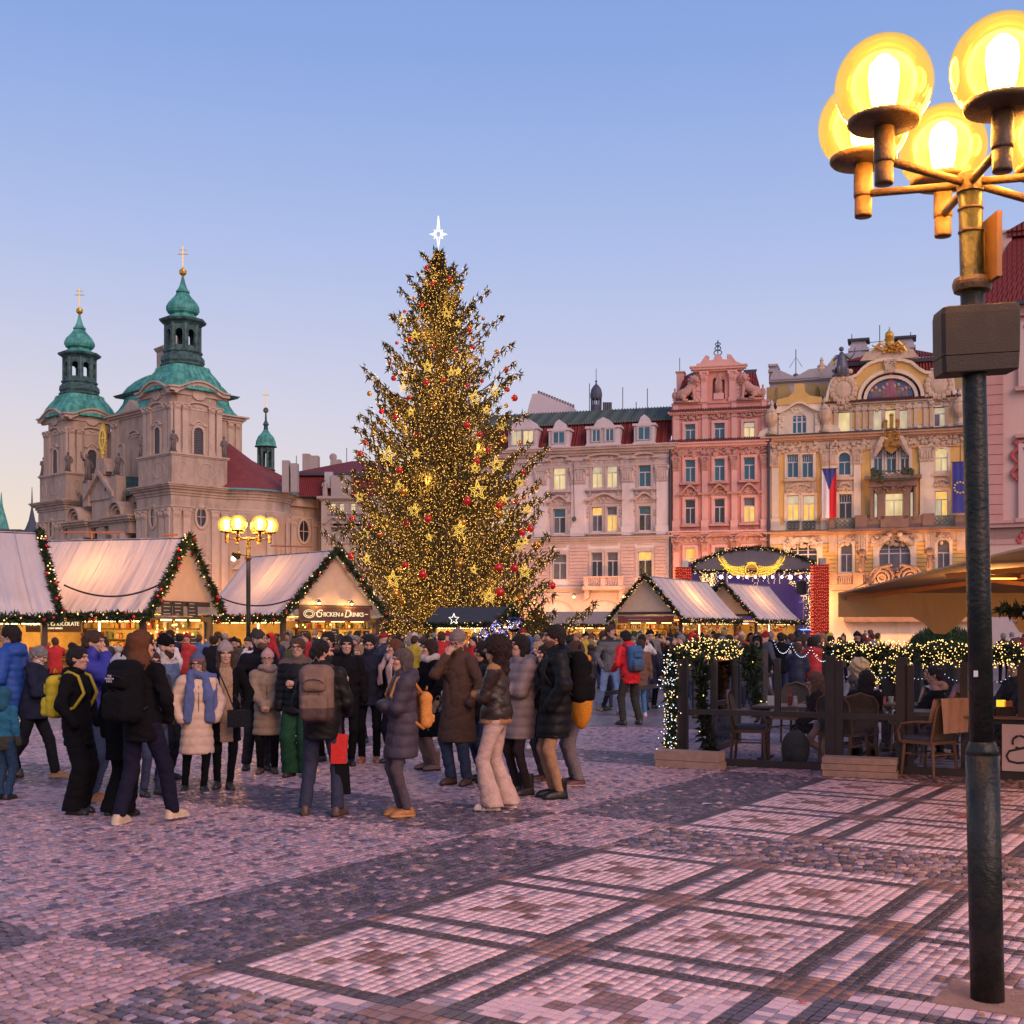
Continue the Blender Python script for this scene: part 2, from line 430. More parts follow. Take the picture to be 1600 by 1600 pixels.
 leaf(787, 1443, (.2,.08,.03), 'dried brown leaf lying on a pale panel left of the panel crossing', .018)
 leaf(1205, 1482, (.18,.06,.03), 'dry dark leaf lying on the centre panel near its red squares', .02)
ground()
# ================= FACADE TOOLS (u to the right, v into the wall, z up) =================
BLUE = mat('sky_tinted_glass', (.015,.105,.155), .12, var=.25, scale=.7, spec=.9)  # sky reflection put into the teal base colour, besides the gloss
DARKP = mat('dark_window_glass', (.028,.026,.034), .12, var=.3, scale=.7, spec=.8)
GREYP = mat('curtained_glass', (.13,.12,.13), .25, var=.35, scale=1.5, spec=.6)
def litmat(name, c1, c2, st, sc=1.3):
 if name in MATS: return MATS[name]
 m = mat(name, (.2,.15,.08), .3, var=0); nt = m.node_tree; n = nt.nodes; l = nt.links; b = n['Principled BSDF']
 tc = n.new('ShaderNodeTexCoord'); mp = n.new('ShaderNodeMapping'); mp.inputs['Scale'].default_value = (sc*1.6, sc*1.6, sc*.8)
 nz = n.new('ShaderNodeTexVoronoi'); nz.feature = 'SMOOTH_F1'; nz.inputs['Scale'].default_value = 1.0
 l.new(tc.outputs['Object'], mp.inputs[0]); l.new(mp.outputs[0], nz.inputs['Vector'])
 cr = n.new('ShaderNodeValToRGB'); cr.color_ramp.elements[0].color = (*c1, 1); cr.color_ramp.elements[1].color = (*c2, 1); cr.color_ramp.elements[0].position = .1; cr.color_ramp.elements[1].position = .75
 l.new(nz.outputs['Distance'], cr.inputs[0]); l.new(cr.outputs[0], b.inputs['Emission Color']); b.inputs['Emission Strength'].default_value = st
 return m
LIT = litmat('lit_window_amber', (1,.66,.16), (.75,.33,.04), 1.0)
LITW = litmat('lit_window_pale', (1,.80,.40), (.62,.46,.20), .85)
LITC = litmat('lit_window_cream', (.80,.66,.42), (.42,.36,.26), .8)
PM = {'b': BLUE, 'd': DARKP, 'g': GREYP, 'l': LIT, 'w': LITW, 'c': LITC}
WHITEF = mat('white_window_frame', (.62,.57,.56), .5, var=.05)
def arcpts(uc, z, w, rise, n=10):
 return [(uc+w/2*math.cos(PI*k/n), z+rise*math.sin(PI*k/n)) for k in range(n+1)]
def wall(name, parent, M, u0, u1, z0, z1, holes, m, rev=.28, v=0.0):
 us = sorted({u0, u1, *[q for h in holes for q in h[:2]]}); zs = sorted({z0, z1, *[q for h in holes for q in h[2:4]]})
 b = MB(M)
 for a0, a1 in zip(us[:-1], us[1:]):
  for c0, c1 in zip(zs[:-1], zs[1:]):
   um, zm = (a0+a1)/2, (c0+c1)/2
   if not (u0 <= um <= u1 and z0 <= zm <= z1): continue
   if any(h[0] < um < h[1] and h[2] < zm < h[3] for h in holes): continue
   b.add([(a0,v,c0),(a1,v,c0),(a1,v,c1),(a0,v,c1)], [(0,1,2,3)])
 for h in holes:
  a0, a1, c0, c1 = h[:4]
  for q in ([(a0,v,c0),(a0,v+rev,c0),(a0,v+rev,c1),(a0,v,c1)], [(a1,v,c0),(a1,v,c1),(a1,v+rev,c1),(a1,v+rev,c0)],
     [(a0,v,c1),(a0,v+rev,c1),(a1,v+rev,c1),(a1,v,c1)], [(a0,v,c0),(a1,v,c0),(a1,v+rev,c0),(a0,v+rev,c0)]): b.add(q, [(0,1,2,3)])
  b.add([(a0,v+rev,c0),(a1,v+rev,c0),(a1,v+rev,c1),(a0,v+rev,c1)], [(0,1,2,3)])
  if len(h) > 4 and h[4]:      # round-headed: fill the corners above the arch
   uc, w, rise = (a0+a1)/2, a1-a0, h[4]
   ap = arcpts(uc, c1-rise, w, rise)
   for side in (0, 1):
    pts = ap[:6] if side == 0 else ap[5:]
    cor = (a1, c1) if side == 0 else (a0, c1)
    poly = pts+[cor]
    b.prism(poly if side else poly, v+.001, v+rev-.002)
 return b.build(name, m, parent)
def window(parent, M, u0, u1, z0, z1, kind='b', trim=None, t=.16, v=.18, arch=0.0, mull='T', fr=WHITEF, proud=.08, ear=0.0):
 # kind: one letter for all panes or three letters top/left/right
 w = u1-u0; h = z1-z0; k = kind if len(kind) == 3 else kind[0]*3
 b = MB(M)
 if trim is not None:
  e = t*.0
  b.box(u0-t, u0, -proud, v, z0-t*.3, z1, 1); b.box(u1, u1+t, -proud, v, z0-t*.3, z1, 1)
  if arch:
   ap = arcpts((u0+u1)/2, z1-arch, w, arch); ao = arcpts((u0+u1)/2, z1-arch, w+2*t, arch+t)
   for i in range(10): b.prism([ap[i], ao[i], ao[i+1], ap[i+1]], -proud-.004, v, 'y', 1)
  else: b.box(u0-t-ear, u1+t+ear, -proud-.004, v, z1, z1+t, 1)
 f = .055; zt = z0+h*(.66 if not arch else .58); vf = v
 b.box(u0, u0+f, vf, vf+.07, z0, z1); b.box(u1-f, u1, vf, vf+.07, z0, z1); b.box(u0+f, u1-f, vf, vf+.07, z0, z0+f); b.box(u0+f, u1-f, vf, vf+.07, z1-f, z1)
 um = (u0+u1)/2
 panes = []
 if mull == 'T':
  b.box(u0+f, u1-f, vf-.012, vf+.06, zt-.045, zt+.045); b.box(um-.04, um+.04, vf-.008, vf+.06, z0+f, zt-.045)
  panes = [(u0+f, u1-f, zt+.045, z1-f, k[0]), (u0+f, um-.04, z0+f, zt-.045, k[1]), (um+.04, u1-f, z0+f, zt-.045, k[2])]
 elif mull == 'TT':     # wide round-headed: two uprights
  ua, ub = u0+w*.32, u1-w*.32
  b.box(u0+f, u1-f, vf-.012, vf+.06, zt-.05, zt+.05)
  for q in (ua, ub): b.box(q-.06, q+.06, vf-.02, vf+.06, z0+f, z1-f)
  for q0, q1 in ((u0+f, ua-.06), (ua+.06, ub-.06), (ub+.06, u1-f)):
   panes += [(q0, q1, z0+f, zt-.05, k[1]), (q0, q1, zt+.05, z1-f, k[0])]
   b.box(q0, q1, vf+.005, vf+.05, zt+.35, zt+.39)
 elif mull == 'TM':     # transom with fine bars in the top light
  b.box(u0+f, u1-f, vf-.012, vf+.06, zt-.045, zt+.045); b.box(um-.04, um+.04, vf-.008, vf+.06, z0+f, zt-.045)
  for q in (.2, .4, .6, .8): b.box(u0+w*q-.02, u0+w*q+.02, vf, vf+.05, zt+.045, z1-f)
  panes = [(u0+f, u1-f, zt+.045, z1-f, k[0]), (u0+f, um-.04, z0+f, zt-.045, k[1]), (um+.04, u1-f, z0+f, zt-.045, k[2])]
 elif mull == 'I':
  b.box(um-.04, um+.04, vf-.008, vf+.06, z0+f, z1-f)
  panes = [(u0+f, um-.04, z0+f, z1-f, k[1]), (um+.04, u1-f, z0+f, z1-f, k[2])]
 else: panes = [(u0+f, u1-f, z0+f, z1-f, k[0])]
 o = b.build('window', [fr, trim or fr], parent)
 for a0, a1, c0, c1, kk in panes:
  c = MB(M @ Matrix.Translation(((a0+a1)/2, vf+.035, (c0+c1)/2))); q0, q1 = (a1-a0)/2, (c1-c0)/2
  c.box(-q0, q0, -.004, .012, -q1, q1)
  pm = PM[kk]
  c.build('pane', pm, o)
 return o
def cornice(b, u0, u1, z, steps, mi=0, v0=0.0, ends=True):
 # steps: [(dz, out)] stacked upward from z
 for i, (dz, out) in enumerate(steps):
  e = out if ends else 0
  b.box(u0-e, u1+e, v0-out, v0+.2+.003*i, z, z+dz, mi); z += dz
 return z
def pilaster(b, u0, u1, z0, z1, mi=0, out=.14, cap=.7, base=.5, mc=None):
 mc = mi if mc is None else mc
 b.box(u0, u1, -out, .1, z0+base, z1-cap, mi); b.box(u0-.08, u1+.08, -out-.07, .1, z0, z0+base, mi)
 w = u1-u0
 b.box(u0-.04, u1+.04, -out-.03, .1, z1-cap, z1-cap+.1, mc); b.box(u0-.16, u1+.16, -out-.16, .1, z1-.14, z1, mc)
 b.prism([(u0-.02, z1-cap+.1), (u1+.02, z1-cap+.1), (u1+.13, z1-.14), (u0-.13, z1-.14)], -out-.08, .1, 'y', mc)
 for k in range(5):
  b.ball((u0+w*(k+.5)/5, -out-.1, z1-cap*.55-.06*(k % 2)), (w*.13, .09, cap*.26), 6, 4, mc)
 for q in (u0-.05, u1+.05): b.ball((q, -out-.12, z1-.24), .13, 6, 4, mc)
def scroll_pediment(b, uc, z, w, h, mi=0, out=.3, mo=None, kind='ogee'):
 n = 14; pts = []
 for k in range(n+1):
  x = -1+2*k/n
  if kind == 'ogee': y = (math.cos(x*PI)*.5+.5)**1.2*h
  elif kind == 'arc': y = math.sqrt(max(0, 1-x*x))*h
  else: y = (1-abs(x))*h
  pts.append((uc+x*w/2, z+y))
 th = .17
 for k in range(n):
  p, q = pts[k], pts[k+1]
  b.prism([(p[0], p[1]-th), (q[0], q[1]-th), (q[0], q[1]), (p[0], p[1])], -out, .05, 'y', mi)
 b.box(uc-w/2-.12, uc-w/2+.35, -out-.05, .05, z-.18, z-.02, mi); b.box(uc+w/2-.35, uc+w/2+.12, -out-.05, .05, z-.18, z-.02, mi)
 poly = [(uc-w/2, z-.45)]+[(uc+w/2, z-.45)]+[(q[0], q[1]-th+.01) for q in pts[::-1]]
 b.prism(poly, -.06, .05, 'y', mi if mo is None else mo)
 for k in range(7):
  a = random.uniform(-1, 1); b.ball((uc+a*w*.22, -.1, z+h*.35*random.random()-.1), (.16, .1, .13), 6, 4, mi if mo is None else mo)
def relief(b, u0, u1, z0, z1, n, mi=0, out=.1, s=.16):
 for k in range(n):
  a = random.uniform(u0, u1); c = random.uniform(z0, z1); r = s*random.uniform(.6, 1.3)
  b.ball((a, -out*.3, c), (r, out, r*random.uniform(.5, 1.2)), 6, 4, mi)
def urn(b, c, s, mi=0):
 b.lathe([(.28,0),(.3,.12),(.16,.2),(.14,.4),(.32,.75),(.38,1.05),(.3,1.2),(.33,1.28),(.15,1.45),(.1,1.6),(.14,1.7),(.02,1.95)], c, 10, mi) if s == 1 else \
 b.lathe([(r*s, z*s) for r, z in [(.28,0),(.3,.12),(.16,.2),(.14,.4),(.32,.75),(.38,1.05),(.3,1.2),(.33,1.28),(.15,1.45),(.1,1.6),(.14,1.7),(.02,1.95)]], c, 10, mi)
def statue(b, c, h, mi=0, lean=.0, arm=0):
 x, y, z = c; k = h/2.6
 L = lambda pts, r: b.tube([(x+p[0]*k, y+p[1]*k, z+p[2]*k) for p in pts], [q*k for q in r], 8, mi)
 b.box(x-.35*k, x+.35*k, y-.3*k, y+.3*k, z, z+.15*k, mi)
 L([(0,0,.15),(.03,0,.6),(.06+lean*.3,-.02,1.15),(.02+lean*.7,0,1.6),(lean,0,1.98),(lean,0,2.12)], [.36,.31,.27,.33,.27,.1])
 b.ball((x+(lean*1.05)*k, y-.03*k, z+2.36*k), (.15*k,.17*k,.2*k), 8, 6, mi)
 L([(lean+.28,0,1.95),(.5+lean,-.12,1.5),(.3+lean,-.35,1.25)], [.12,.1,.07])
 if arm: L([(lean-.28,0,1.95),(-.55+lean,-.1,2.2),(-.65+lean,-.15,2.7)], [.12,.1,.06])
 else: L([(lean-.28,0,1.95),(-.45+lean,-.1,1.5),(-.2+lean,-.35,1.4)], [.12,.1,.07])
 L([(-.2,-.2,.15),(-.25+lean*.4,-.2,1.0),(-.1+lean,-.2,1.7)], [.15,.12,.06])
def lanterns(root, pts, power, v=-.75):
 for u, z in pts:
  b = MB(); b.lathe([(.03,-.35),(.12,-.25),(.17,.05),(.2,.08),(.05,.22)], (u,v,z), 6); b.bar((u,v,z+.2),(u,.1,z+.3), .05); o = b.build('wall_lantern', mat('lantern_iron', (.03,.025,.025), .5), root); b = MB(); b.ball((u,v,z-.12), .15, 8, 6); b.build('lantern_glass', glow('lantern_amber', (1,.55,.15), 8), o)
  lamp('lantern_light', (u, v-.5, z-.3), power, (1,.46,.15), .2, root)
# ================= CHURCH =================
def church():
 st = mat('church_sandstone', (.47,.335,.25), .85, var=.14, scale=.8, dirt=.8, bump=.3, bscale=5)
 sd = mat('church_dark_stone', (.16,.125,.11), .85, var=.25, scale=1.5)
 sl = mat('church_light_stone', (.54,.395,.30), .85, var=.12, scale=1.0, dirt=.4)
 cu = mat('green_copper', (.055,.27,.215), .6, var=.35, scale=1.2, dirt=.5, col2=(.10,.36,.30))
 cd = mat('dark_copper', (.035,.075,.07), .6, var=.35, scale=1.5, col2=(.06,.13,.115))
 red = mat('red_roof_tiles', (.21,.042,.033), .7, var=.25, scale=1.0, bump=.4, bscale=9)
 go = mat('gold_leaf', (.85,.50,.09), .32, metal=.85, var=.12)
 root = thing('church', 'baroque church with two green copper towers and gold crosses behind the market stalls', 'church', (-38.4, 137, 0), 0)
 # local x runs right along the side wall, local y runs left along the front
 root.matrix_world = Matrix(((.689,-.725,0,-38.4),(.725,.689,0,137),(0,0,1,0),(0,0,0,1)))
 I = Matrix.Identity(4)
 def side(c): return Matrix.Translation((0, c, 0))                                   # faces -y: u = x
 def front(c): return Matrix(((0,1,0,c),(-1,0,0,0),(0,0,1,0),(0,0,0,1)))             # faces -x: u = -y
 sq = []
 for k in range(32):
  a = 2*PI*(k+.5)/32; c, s_ = math.cos(a), math.sin(a); p_ = (abs(c)**5+abs(s_)**5)**(-1/5); sq.append((c*p_, s_*p_))
 oc = [(math.cos(2*PI*k/8+PI/8), math.sin(2*PI*k/8+PI/8)) for k in range(8)]
 # ---- lower storey ----
 b = MB()
 for y0, y1 in ((0, 7.6), (25.2, 32.8)): b.box(.0, 7.6, y0, y1, 0, 17.0)
 b.box(2.2, 20, 7.6, 25.2, 0, 17.0); b.box(7.6, 22, 1.2, 7.6, 0, 17.0); b.box(20, 21.9, 7.6, 22, 0, 16.9)
 b.split('wall', st, root)
 ap = MB(); prof = [(5.45, 0), (5.45, 16.9)]
 el = [(math.cos(2*PI*k/40), .78*math.sin(2*PI*k/40)) for k in range(40)]
 ap.lathe([(5.5,0),(5.5,1.2),(5.3,1.3),(5.3,14.4),(5.42,14.5),(5.42,15.7),(5.3,15.8),(5.3,17.0)], (11.9, 2.2, 0), 40, 0, el); ap.build('apse', st, root, True)
 # main cornice
 def ring(b, x0, x1, y0, y1, z, steps, mi=0):
  for dz, o in steps: b.box(x0-o, x1+o, y0-o, y1+o, z, z+dz, mi); z += dz
 c = MB(); CS = [(.3,.12),(.35,.28),(.25,.55),(.18,.8),(.16,.92)]
 for y0, y1 in ((0, 7.6), (25.2, 32.8)): ring(c, 0, 7.6, y0, y1, 17.02, CS)
 c.box(1.9, 8, 7.6, 25.2, 17.02, 18.0); c.box(20.8, 22.9, .4, 22, 17.03, 18.1); c.box(16.5, 22.6, .65, 2, 17.035, 18.05)
 z = 17.02
 for dz, o in CS: c.lathe([(5.3+o, z), (5.3+o, z+dz)], (11.9, 2.2, 0), 40, 0, el); z += dz
 c.split('cornice', st, root)
 b = MB()
 for y0, y1 in ((0, 7.6), (25.2, 32.8)): ring(b, 0, 7.6, y0, y1, 15.55, [(.12,.1),(.14,.2)]); ring(b, 0, 7.6, y0, y1, 1.2, [(.2,.12)])
 b.box(16.8, 22.1, 1.1, 2, 15.55, 15.8); b.lathe([(5.42,15.55),(5.5,15.7),(5.42,15.85)], (11.9,2.2,0), 40, 0, el)
 b.split('string_course', sl, root)
 # pilasters of the lower storey
 def pil(M, us, z0, z1, w=.9, out=.2):
  q = MB(M)
  for u in us: pilaster(q, u-w/2, u+w/2, z0, z1, 0, out, 1.0, .8)
  q.split('pilaster', sl, root)
 pil(side(0), (.6, 1.9, 5.6, 6.9), 0, 15.5)
 pil(side(1.2), (17.5, 20.9, 21.6), 0, 15.5)
 for y0 in (0, 25.2): pil(front(0), tuple(-(y0+q) for q in (.6, 1.9, 5.7, 6.9)), 0, 15.5)
 q = MB()
 for k in range(5):
  a = PI+PI*(k+.5)/5; x, y = 11.9+5.45*math.cos(a), 2.2+5.45*.78*math.sin(a)
  if y < 1.6: q.M = Matrix.Translation((x, y, 0)) @ Matrix.Rotation(a+PI/2, 4, 'Z'); pilaster(q, -.45, .45, 0, 15.5, 0, .12, 1.0, .8)
 q.split('pilaster', sl, root)
 # oval windows, pedimented windows
 def oval(M, u, z, a, h):
  f = MB(M); n = 20
  po = [(u+(a+.28)*math.cos(2*PI*k/n), z+(h+.28)*math.sin(2*PI*k/n)) for k in range(n)]; pi = [(u+a*math.cos(2*PI*k/n), z+h*math.sin(2*PI*k/n)) for k in range(n)]
  for k in range(n): f.prism([pi[k], po[k], po[(k+1) % n], pi[(k+1) % n]], -.2, .05)
  f.box(u-.04, u+.04, -.05, .02, z-h, z+h); f.box(u-a, u+a, -.05, .02, z-.04, z+.04)
  w = f.build('oval_window', sl, root); g = MB(M); g.prism(pi, -.03, .02); g.build('pane', DARKP, w)
 def pedwin(M, u, z0, w, h, ped=True, arch=.5):
  f = MB(M); f.box(u-w/2-.3, u-w/2, -.22, .05, z0, z0+h); f.box(u+w/2, u+w/2+.3, -.22, .05, z0, z0+h); f.box(u-w/2-.4, u+w/2+.4, -.28, .05, z0-.25, z0)
  ai = arcpts(u, z0+h, w, arch); ao = arcpts(u, z0+h, w+.6, arch+.3)
  for i in range(10): f.prism([ai[i], ao[i], ao[i+1], ai[i+1]], -.22, .05)
  if ped: f.prism([(u-w/2-.6, z0+h+1.2), (u+w/2+.6, z0+h+1.2), (u, z0+h+2.3)], -.4, .05); f.prism([(u-w/2, z0+h+1.35), (u+w/2, z0+h+1.35), (u, z0+h+1.9)], -.45, .04)
  f.box(u-.05, u+.05, -.08, .02, z0, z0+h+arch*.9)
  for k in range(1, 4): f.box(u-w/2, u+w/2, -.07, .02, z0+h*k/4, z0+h*k/4+.06)
  o = f.build('window', sl, root); g = MB(M); g.prism([(u-w/2, z0), (u+w/2, z0)]+ai, -.035, .02); g.build('pane', DARKP, o)
 oval(side(0), 3.8, 14.7, .62, 1.15); oval(side(1.2), 19.2, 14.0, .75, 1.35)
 for y0 in (0, 25.2): oval(front(0), -(y0+3.8), 14.7, .55, 1.2)
 for y0 in (0, 25.2): pedwin(front(0), -(y0+3.8), 4.5, 1.3, 3.6)
 pedwin(side(0), 3.8, 4.5, 1.3, 3.6); pedwin(side(1.2), 19.2, 4.0, 1.4, 3.2)
 for a in (-.62,):
  x, y = 11.9+5.4*math.sin(a), 2.2-5.4*.78*math.cos(a); pedwin(Matrix.Translation((x, y, 0)) @ Matrix.Rotation(a*.9, 4, 'Z'), 0, 4.2, 1.4, 3.4)
 # ---- towers ----
 for ti, y0 in enumerate((0, 25.2)):
  b = MB(); b.box(.15, 7.45, y0+.15, y0+7.45, 18.2, 21.5); b.build('tower_plinth', st, root)
  b = MB(); ring(b, .15, 7.45, y0+.15, y0+7.45, 21.5, [(.15,.1),(.18,.22)]); ring(b, .15, 7.45, y0+.15, y0+7.45, 18.1, [(.3,.12)])
  # tower window sills and plinth panels
  for M, us in ((side(y0+.15), 3.8), (front(.15), -(y0+3.8))):
   b.M = M
   n = 16
   for uu, ra, rz in ((us+.9, 1.25, .95), (us-2.3, .62, 1.0)):
    for k in range(n):
     p0, p1 = [(uu+ra*math.cos(2*PI*(k+q)/n), 20.0+rz*math.sin(2*PI*(k+q)/n)) for q in (0, 1)]
     p2, p3 = [(uu+(ra-.1)*math.cos(2*PI*(k+q)/n), 20.0+(rz-.1)*math.sin(2*PI*(k+q)/n)) for q in (0, 1)]
     b.prism([p2, p0, p1, p3], -.05, .05)
  b.M = None
  b.split('tower_moulding', sl, root)
  cx, cy = 3.8, y0+3.8
  b = MB(); b.lathe([(3.25, 21.83), (3.25, 29.2)], (cx, cy, 0), 32, 0, sq); b.build('tower_shaft', st, root)
  for M, u in ((side(cy-3.25), cx), (front(cx-3.25), -cy)):
   q = MB(M)
   for du in (-2.75, -1.75, 1.75, 2.75): pilaster(q, u+du-.36, u+du+.36, 21.85, 27.6, 0, .16, .8, .5)
   scroll_pediment(q, u, 27.4, 3.0, .55, 0, .35, 0, 'arc')
   scroll_pediment(q, u, 25.4, 1.9, .45, 0, .22, 0, 'ogee')
   # curved eave cornice
   n = 16; pts = [(u-3.9+7.8*k/n, 28.9+.95*max(0, math.cos((k/n-.5)*PI*1.35))**1.1) for k in range(n+1)]
   for k in range(n):
    (a, c_), (d, e) = pts[k], pts[k+1]
    q.prism([(a, c_-.1), (d, e-.1), (d, e+.28), (a, c_+.28)], -.62, .5); q.prism([(a, c_+.27), (d, e+.27), (d, e+.45), (a, c_+.45)], -.85, .5)
    q.prism([(a, 28.6), (d, 28.6), (d, e-.1), (a, c_-.1)], -.12, .3)
   n = 14; pm = [(u+.85*math.cos(2*PI*k/n), 28.75+.62*math.sin(2*PI*k/n)) for k in range(n)]; q.prism(pm, -.24, .02)
   q.split('tower_ornament', sl, root)
   # belfry window
   f = MB(M); w = 1.25; ai = arcpts(u, 24.4, w, w/2); ao = arcpts(u, 24.4, w+.5, w/2+.25)
   f.box(u-w/2-.25, u-w/2, -.16, .05, 21.95, 24.4); f.box(u+w/2, u+w/2+.25, -.16, .05, 21.95, 24.4)
   for i in range(10): f.prism([ai[i], ao[i], ao[i+1], ai[i+1]], -.16, .05)
   for k in range(14): zz = 22.0+.2*k; f.box(u-w/2, u+w/2, -.05, .03, zz, zz+.06, 1)
   o = f.build('belfry_window', [sl, sd], root); g = MB(M); g.prism([(u-w/2, 21.95), (u+w/2, 21.95)]+ai, -.03, .02); g.build('louvre_panel', mat('louvre_slate', (.035,.04,.055), .5, var=.2), o)
  b = MB(); b.lathe([(3.95,29.25),(3.9,29.5),(3.75,29.9),(3.45,30.6),(3.0,31.3),(2.6,31.8),(2.45,32.3)], (cx, cy, 0), 32, 0, sq)
  for k in range(32):
   d = sq[k]; b.tube([(cx+d[0]*r, cy+d[1]*r, z) for r, z in ((3.95,29.3),(3.8,29.9),(3.5,30.6),(3.05,31.3),(2.65,31.8),(2.5,32.3))], .05, 4, 0)
  b.build('tower_dome', cu, root)
  b = MB(); b.lathe([(2.45,32.3),(2.65,32.5),(2.4,32.75),(2.55,33.0),(2.5,33.5),(2.15,33.9),(2.3,34.05),(2.3,34.25)], (cx, cy, 0), 8, 0, oc)
  for k in range(8):
   a0 = 2*PI*k/8+PI/8; p = Vector((cx+1.9*math.cos(a0), cy+1.9*math.sin(a0), 0)); e = Vector((cx+1.9*math.cos(a0+PI/4), cy+1.9*math.sin(a0+PI/4), 0))
   t = (e-p).normalized()
   b.tube([(p.x, p.y, 34.25), (p.x, p.y, 37.3)], .26, 8)
   for f0, f1 in ((0, .22), (.78, 1)):
    A_, B_ = p+(e-p)*f0, p+(e-p)*f1; b.bar((A_+B_)/2+Vector((0,0,34.25)), (A_+B_)/2+Vector((0,0,37.2)), (B_-A_).length, .3, 0, tuple(t))
   ai = arcpts(0, 36.2, (e-p).length*.56, .42); mid = (p+e)/2
   b.M = Matrix(((t.x, -t.y, 0, mid.x), (t.y, t.x, 0, mid.y), (0,0,1,0), (0,0,0,1)))
   hw = (e-p).length*.3
   b.prism([(hw, 36.2), (hw, 37.25), (0, 37.25)]+ai[5::-1][0:6][::1], -.1, .1) if False else None
   for i in range(10):
    (x0, z0), (x1, z1) = ai[i], ai[i+1]; b.prism([(x1, z1), (x0, z0), (x0, 37.25), (x1, 37.25)], -.12, .12)
   b.box(-hw, hw, -.1, .1, 34.25, 34.75); b.M = None
  b.lathe([(2.1,37.2),(2.3,37.4),(2.65,37.6),(2.75,37.85),(2.4,37.9)], (cx, cy, 0), 8, 0, oc)
  b.build('lantern', cd, root)
  b = MB(); b.lathe([(2.45,37.9),(1.9,38.15),(1.5,38.45),(1.42,38.6)], (cx, cy, 0), 8, 0, oc)
  b.lathe([(1.42,38.6),(1.75,38.75),(1.88,39.05),(1.86,39.4),(1.6,39.9),(1.2,40.35),(.85,40.75),(.66,41.1),(.8,41.2),(.78,41.35),(.6,41.5),(.4,41.95),(.24,42.5),(.12,43.1)], (cx, cy, 0), 16, 0)
  for k in range(16):
   a = 2*PI*k/16; b.tube([(cx+r*math.cos(a), cy+r*math.sin(a), z) for r, z in ((1.45,38.62),(1.9,39.05),(1.88,39.4),(1.62,39.9),(1.22,40.35),(.87,40.75),(.68,41.1))], .035, 4)
  b.build('onion_dome', cu, root)
  b = MB(); b.lathe([(.12,43.0),(.16,43.15),(.42,43.4),(.46,43.6),(.38,43.85),(.12,44.0),(.07,44.2)], (cx, cy, 0), 12)
  b.tube([(cx, cy, 44.0), (cx, cy, 46.6)], .06, 6); b.bar((cx-.45, cy+.4, 45.7), (cx+.45, cy-.4, 45.7), .1); b.bar((cx-.3, cy+.27, 46.2), (cx+.3, cy-.27, 46.2), .08)
  b.build('gold_cross', go, root)
  for (sx, sy, hh, le) in ((.5, y0+.45, 2.7, .05), (7.2, y0+.4, 2.6, -.05), (.4, y0+7.2, 2.6, .1)):
   s_ = MB(); statue(s_, (0,0,0), hh, 0, le); o = s_.build('statue', sd, root, True, loc=(sx, sy, 21.83))
 # ---- crossing block with the great green roof ----
 x0, x1, y0, y1 = 5.2, 17.0, 11.3, 23.3; cx, cy = 11.1, 17.3
 b = MB(); b.box(x0, x1, y0, y1, 17, 29.0); b.build('nave_wall', st, root)
 b = MB(); ring(b, x0, x1, y0, y1, 28.4, [(.25,.15),(.3,.4),(.2,.7)])
 for M, us in ((side(y0), [x0+.7, x0+1.8, x1-1.8, x1-.7]), (front(x0), [-y1+.7, -y1+1.8, -y0-1.8, -y0-.7])):
  b.M = M
  for u in us: pilaster(b, u-.35, u+.35, 18, 28.4, 0, .16, .9, .5)
  u = sum(us)/4; b.prism([(u-2.4, 29.1), (u+2.4, 29.1), (u, 30.5)], -.75, .8); scroll_pediment(b, u, 26.3, 2.2, .5, 0, .3, 0, 'arc')
 b.M = None; b.split('nave_moulding', sl, root)
 for M, u in ((front(x0), -20.6), (side(y0), 13)):
  f = MB(M); w = 1.35; ai = arcpts(u, 24.6, w, w/2)
  ao = arcpts(u, 24.6, w+.6, w/2+.3)
  f.box(u-w/2-.3, u-w/2, -.2, .05, 20.5, 24.6); f.box(u+w/2, u+w/2+.3, -.2, .05, 20.5, 24.6); f.box(u-.04, u+.04, -.08, .05, 20.5, 25.2)
  for i in range(10): f.prism([ai[i], ao[i], ao[i+1], ai[i+1]], -.2, .05)
  for k in range(9): f.box(u-w/2, u+w/2, -.07, .05, 20.9+.45*k, 20.96+.45*k)
  o = f.build('nave_window', sl, root); g = MB(M); g.prism([(u-w/2, 20.5), (u+w/2, 20.5)]+ai, -.03, .03); g.build('pane', mat('pale_nave_glass', (.42,.40,.40), .2, var=.2), o)
 b = MB(); b.lathe([(6.55,29.15),(6.5,29.4),(5.9,29.9),(5.45,30.7),(5.25,31.6)], (cx, cy, 0), 32, 0, sq)
 b.lathe([(5.6,31.7),(5.55,32.0),(5.0,32.8),(4.2,33.6),(3.2,34.2),(2.6,34.5)], (cx, cy, 0), 32, 0, sq)
 for k in range(32):
  d = sq[k]; b.tube([(cx+d[0]*r, cy+d[1]*r, z) for r, z in ((6.55,29.2),(5.95,29.9),(5.5,30.7),(5.3,31.6))], .06, 4); b.tube([(cx+d[0]*r, cy+d[1]*r, z) for r, z in ((5.65,31.8),(5.55,32.05),(5.05,32.8),(4.25,33.6),(3.2,34.25))], .06, 4)
 b.build('great_roof', cu, root)
 b = MB(); ring(b, cx-5.3, cx+5.3, cy-5.3, cy+5.3, 31.55, [(.16,.3),(.14,.45)])
 b.M = front(cx-5.6);
 b.lathe([(.01,0),(.45,0)], (-cy+3.3, -.2, 30.6), 12); b.M = None
 b.build('roof_ledge', cd, root)
 b = MB(); b.lathe([(2.5,34.3),(2.5,37.2),(2.7,37.4),(2.9,37.7),(1.2,38.6),(.2,39.5)], (cx, cy, 0), 8, 0, oc); b.build('roof_lantern', st, root)
